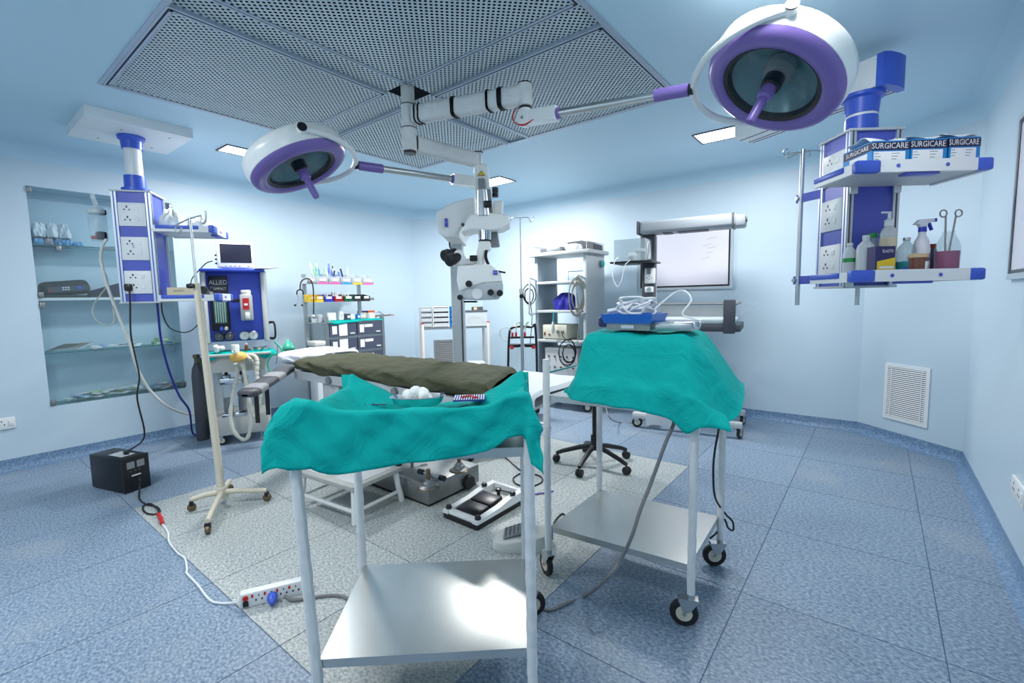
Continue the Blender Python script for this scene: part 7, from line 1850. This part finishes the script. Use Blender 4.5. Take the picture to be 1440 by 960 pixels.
# ================================================================ wall niche: glass, shelves and stock
nich = thing('niche_shelves', 'recessed wall niche with glass shelves, clamps and a clear front pane', 'shelves', (X0 - ND / 2, (NY0 + NY1) / 2, NZ0))
mat('shelf_white', (226, 232, 232), 0.4)
SH = [(1.895, 'glass_teal', 0.010), (1.435, 'shelf_white', 0.024), (0.955, 'glass_teal', 0.010)]
for z, m_, th in SH:
    MB().bb(X0 - ND + 0.002, X0 - 0.02, NY0 + 0.002, NY1 - 0.002, z - th, z).build('shelf', m_, nich, world=True, smooth=False)
    if m_ != 'shelf_white': MB().bb(X0 - 0.02, X0 - 0.017, NY0 + 0.002, NY1 - 0.002, z - th, z).build('shelf_edge', 'dark_teal' if 'dark_teal' in MATS else mat('dark_teal', (70, 120, 128), 0.2), nich, world=True, smooth=False)
MB().bb(X0 - ND + 0.001, X0 - 0.001, NY0 + 0.001, NY1 - 0.001, NZ0, NZ0 + 0.004).build('bottom_sheet', 'glass_teal', nich, world=True, smooth=False)
mat('pane', (216, 234, 240), 0.03, alpha=0.05)
MB().bb(X0 - 0.010, X0 - 0.004, NY0 + 0.004, NY1 - 0.004, NZ0 + 0.006, NZ1 - 0.004).build('front_pane', 'pane', nich, world=True, smooth=False)
for (y, z) in ((NY0 + 0.015, NZ1 - 0.03), (NY1 + 0.0, NZ1 - 0.03), (NY0 + 0.02, NZ0 + 0.03), (NY1 - 0.01, NZ0 + 0.04), (NY0 + 0.02, 1.46), (NY0 + 0.02, 1.37), (NY0 + 0.16, 1.86)):
    MB().rbox((X0 - 0.002, y, z), (0.03, 0.032, 0.045), 0.005).build('glass_clamp', 'steel_dull', nich, world=True)
NP = lambda px, py, dx=-0.10: XP(px, py, X0 + dx)
def sit(px, z, dx=-0.10):
    p = XP(px, 400, X0 + dx); return Vector((X0 + dx, p.y, z))
mat('pack_blue', (120, 178, 220), 0.6); mat('pack_pink', (214, 196, 204), 0.6)
for k, (px, m_, nm) in enumerate(((57, 'pack_blue', 'light blue folded linen pack by the niche wall'), (72, 'pack_pink', 'pale pink folded linen pack between two blue packs'), (84, 'pack_blue', 'light blue folded linen pack beside the pink pack'), (97, 'pack_blue', 'light blue folded linen pack under the end towel'), (112, 'pack_blue', 'small light blue linen pack lying alone on the top niche shelf'))):
    crumple(sit(px + 3, 1.896, -0.125), 0.078, 0.034, 0.062 if k < 4 else 0.045, 30 + k, m_, 'linen_pack', nm, 'linen pack')
for k, (px, nm) in enumerate(((60, 'rolled white towel on the linen packs, beside the niche wall'), (78, 'rolled white towel on the pink linen pack'), (94, 'rolled white towel at the inner end of the linen stack'))):
    crumple(sit(px + 3, 1.962, -0.125), 0.078, 0.047, 0.125, 50 + k, 'white_cloth', 'towel_roll', nm, 'towel')
p = sit(90, 1.436, -0.12)
t = thing('speaker_pouch', 'long black zipped pouch with a small control panel on the middle niche shelf', 'pouch', p, math.radians(90))
M_ = Matrix.Translation((0.0, 0, 0.085)) @ Matrix.Rotation(-0.10, 4, 'Y')
MB().rbox((0, 0, 0), (0.33, 0.15, 0.13), 0.045, 3, 0, M_).build('bag', 'black_rubber', t)
MB().rbox((0.02, -0.076, -0.01), (0.28, 0.008, 0.05), 0.003, 1, 0, M_).build('panel', 'dark_grey', t)
for i in range(6): MB().rbox((-0.02 + 0.018 * (i % 3), -0.081, 0.004 - 0.018 * (i // 3)), (0.012, 0.003, 0.010), 0.001, 1, 0, M_).build('key', 'paper', t)
MB().rbox((0.09, -0.081, -0.006), (0.03, 0.003, 0.02), 0.001, 1, 0, M_).build('blue_key', 'blue_plastic', t)
MB().rbox((-0.11, -0.081, -0.014), (0.02, 0.003, 0.012), 0.001, 1, 0, M_).build('red_mark', 'red', t)
MB().rbox((0, 0, 0.012), (0.30, 0.14, 0.02), 0.008).build('base', 'black_rubber', t)
p = sit(155, 1.436, -0.12)
t = thing('foam_bolster', 'dark navy foam wedge leaning beside the black pouch in the niche', 'foam pad', p, math.radians(90))
MB().prism([(-0.17, 0), (0.17, 0), (0.17, 0.16), (0.08, 0.14), (-0.15, 0.06)], -0.07, 0.07, (0, 0, 0), (1, 0, 0), (0, 0, 1)).build('wedge', mat('navy_dark', (30, 30, 58), 0.7), t, fix=True)
MB().bb(-0.16, 0.16, -0.071, -0.069, 0.004, 0.03).build('seam', 'black_rubber', t, smooth=False)
rr = random.Random(5)
mat('foil', (206, 212, 210), 0.35, noise=0.1, scale=30); mat('pale_green', (170, 200, 150), 0.5); mat('pale_blue', (150, 180, 210), 0.5); mat('pale_pink', (216, 180, 170), 0.5)
PK = ['foil', 'paper', 'pale_blue', 'foil', 'paper', 'pale_green', 'foil', 'pale_pink']
def packet(p, w, l, rz, m_, label, grp, tilt=0.0):
    t = thing('sterile_packet', label, 'packet', p, rz, grp)
    M_ = Matrix.Rotation(tilt, 4, 'Y')
    b = MB(); b.grid(lambda u, v: M_ @ V((u - 0.5) * l, (v - 0.5) * w, 0.003 + 0.010 * math.sin(PI * u) * math.sin(PI * v)), 6, 4); b.build('pouch', m_, t, thick=0.002)
    b = MB(); b.add([M_ @ V(l * 0.5, -w / 2, 0.002), M_ @ V(l * 0.5 + 0.012, -w / 2, 0.002), M_ @ V(l * 0.5 + 0.012, w / 2, 0.002), M_ @ V(l * 0.5, w / 2, 0.002)], [(0, 1, 2, 3)]); b.build('seal_edge', 'paper', t, thick=0.001)
for k in range(8):
    packet(sit(69 + 5.5 * k, 0.992, -0.10), 0.05, 0.15, math.radians(60 + 4 * k), ('foil', 'pale_pink')[k % 2], 'sterile packet in the fanned bundle on the lower glass shelf', 'fanned packets on the lower niche shelf', -0.42)
for k in range(10):
    packet(sit(122 + 7 * k, 0.970 + 0.006 * (k % 3), -0.09), 0.07, 0.14, rr.uniform(-0.9, 0.9), PK[k % 5], 'flat sterile packet lying loose on the lower glass shelf', 'loose packets on the lower niche shelf', rr.uniform(-0.15, 0.15))
for k in range(34):
    packet(sit(84 + 5.0 * k, 0.515 + 0.012 * (k % 4), -0.075 - 0.06 * rr.random()), 0.06, 0.13, rr.uniform(-1.5, 1.5), PK[rr.randrange(8)], 'sterile packet in the loose heap on the niche floor', 'packets heaped on the niche floor', rr.uniform(-0.22, 0.22))
for k, (px, dz) in enumerate(((216, 0), (228, 0), (221, 0.032))):
    t = thing('suture_packet_box', ('green and white carton on the lower glass shelf by the packets', 'green and white carton on the lower glass shelf by the niche end', 'green and white carton topping the pair on the lower glass shelf')[k], 'carton', sit(px, 0.957 + dz, -0.10), math.radians(90 + 4 * k), 'green cartons in the niche')
    MB().bb(-0.05, 0.05, -0.05, 0.05, 0, 0.03).build('box', 'pale_green', t, smooth=False); MB().bb(-0.03, 0.03, -0.0515, -0.05, 0.006, 0.022).build('label', 'paper' if k != 1 else 'blue_plastic', t, smooth=False)

# ================================================================ cables and hoses
def cable(name, label, pts, r, m_, n=8, extra=None):
    t = thing(name, label, 'cable' if 'cable' in name or 'cord' in name else 'hose', pts[0])
    MB().tube(cr(pts, n), r, 8).build('line', m_, t, world=True)
    return t
dP = (LL(-HX, 0, 0.1) - CAM).dot(CF)
uq = ub.location
c_ = cable('power_cable', 'black power cord hanging from the left column socket down to the battery box', [D(182, 408, dP - 0.04), D(183, 425, dP - 0.05), D(184, 470, dP - 0.03), D(190, 500, dP), D(196, 530, dP), D(193, 560, dP), D(203, 605, dP + 0.1), D(198, 622, dP + 0.15), V(uq.x + 0.08, uq.y + 0.03, 0.275)], 0.006, 'black_rubber')
MB().rbox(D(181, 404, dP - 0.025), (0.05, 0.05, 0.055), 0.012, 2, LP_A).build('plug', 'black_plastic', c_, world=True)
MB().rbox(V(uq.x + 0.08, uq.y + 0.03, 0.268), (0.05, 0.03, 0.02), 0.006).build('connector', 'black_plastic', c_, world=True)
uf = ROOTM[ub.name] @ Vector((0.205, 0.0, 0.10))
F_ = lambda px, py, z=0.006: Z(px, py, z)
lp = [uf, uf + V(0.05, 0.0, -0.01), uf + V(0.07, -0.01, -0.07), F_(196, 701), F_(206, 709), F_(220, 712), F_(225, 719), F_(216, 723), F_(204, 720), F_(201, 712), F_(211, 708, 0.012), F_(222, 716, 0.012), F_(222, 722)]
c_ = cable('extension_cord', 'extension cord from the battery box to the power strip, black then white', lp, 0.0055, 'black_rubber')
MB().tube(cr([F_(222, 722, 0.012), F_(226, 728, 0.012), F_(228, 736, 0.012)], 6), 0.011, 8, rf=lambda s: 0.7 + 0.5 * abs(math.sin(s * 9))).build('red_connector', 'red', c_, world=True)
MB().tube(cr([F_(228, 736), F_(236, 748), F_(238, 762), F_(250, 777), F_(260, 785), F_(263, 800), F_(263, 806), F_(278, 822), F_(290, 838), F_(300, 846), F_(315, 848), F_(330, 847, 0.02), F_(336, 846, 0.03)], 8), 0.005, 8).build('white_section', 'plastic_white', c_, world=True)
cable('vacuum_hose', 'thick white hose sweeping from the left column to the anaesthesia machine', [D(150, 336, 3.56), D(144, 346, 3.56), D(142, 365, 3.58), D(149, 395, 3.6), D(163, 435, 3.66), D(182, 482, 3.75), D(192, 515, 3.85), D(208, 545, 4.0), D(232, 569, 4.2), D(255, 580, 4.5), D(270, 582, 4.6), D(279, 580, 4.62)], 0.011, mat('hose_cream', (222, 222, 212), 0.45))
cable('drip_hose', 'thin clear looped tube hanging beside the left column', [D(149, 385, 3.62), D(151, 400, 3.62), D(143, 412, 3.62), D(133, 426, 3.63), D(130, 438, 3.63), D(136, 450, 3.64), D(150, 458, 3.64), D(160, 452, 3.64), D(159, 430, 3.64)], 0.005, 'clear_tube')
cable('gas_hose', 'dark blue gas hose running from the left column down behind the drip stand', [D(221, 424, 3.75), D(223, 445, 3.78), D(227, 480, 3.85), D(238, 522, 4.0), D(252, 556, 4.2), D(266, 577, 4.4), F_(270, 606, 0.05), F_(275, 611, 0.012), F_(281, 612, 0.012)], 0.009, mat('hose_blue', (24, 40, 140), 0.4))
cable('sensor_cable', 'thin black cable looping from the left column to the anaesthesia machine', [D(227, 426, 3.78), D(229, 442, 3.82), D(238, 460, 3.95), D(255, 467, 4.2), D(268, 465, 4.4), D(280, 455, 4.6)], 0.005, 'black_rubber')
cable('monitor_cable', 'black cable drooping from the side of the patient monitor', [D(299, 367, 4.55), D(290, 370, 4.52), D(278, 382, 4.5), D(270, 392, 4.45), D(268, 402, 4.4)], 0.005, 'black_rubber')
mat('cable_grey', (120, 122, 124), 0.5)
f0 = F_(822, 838, 0.007)
c_ = cable('power_cable', 'long grey cable from the draped trolley across the floor to the blue plug', [V(-0.70, 1.90, 0.86), D(948, 590, 1.93), D(935, 625, 1.90), D(915, 680, 1.88), D(900, 718, 1.86), D(888, 755, 1.85), D(872, 788, 1.86), D(852, 815, 1.84), f0, F_(797, 848, 0.007), F_(768, 857, 0.007), F_(735, 836, 0.007), F_(640, 838, 0.007), F_(560, 846, 0.007), F_(505, 846, 0.007), F_(480, 838, 0.007), F_(462, 837, 0.007), F_(440, 840, 0.007), F_(412, 843, 0.012), F_(400, 838, 0.025)], 0.0075, 'cable_grey')
c_ = cable('black_cable', 'black cable dangling down the rear post of the caster trolley', [D(1012, 572, 2.2), D(1011, 600, 2.18), D(1005, 635, 2.17), D(1003, 665, 2.17), D(1006, 700, 2.2), D(1020, 722, 2.36), D(1030, 733, 2.38), D(1031, 745, 2.38), D(1024, 742, 2.36), D(1018, 730, 2.34), D(1008, 748, 2.3), D(998, 757, 2.3)], 0.005, 'black_rubber')
cable('pedal_cable', 'black foot control cable looping on the floor under the front trolley', [F_(700, 632, 0.05), F_(712, 644), F_(728, 658), F_(738, 664), F_(757, 668), F_(763, 674), F_(758, 680), F_(742, 684), F_(726, 680), F_(722, 672), F_(732, 665)], 0.005, 'black_rubber')
cable('purple_cable', 'short purple cable on the floor beside the foot pedal', [F_(744, 702), F_(749, 696), F_(757, 694), F_(770, 692), F_(778, 690)], 0.006, 'purple')
cable('tower_cable', 'grey cables drooping to the floor between the tower and the infant warmer', [D(850, 555, 4.75), D(852, 572, 4.7), D(858, 588, 4.6), F_(872, 594), F_(890, 594), F_(905, 590)], 0.006, 'cable_grey')
cable('tower_lead', 'black lead on the floor from the equipment tower wheel', [F_(800, 735), F_(792, 722), F_(782, 730), F_(778, 738)], 0.005, 'black_rubber')
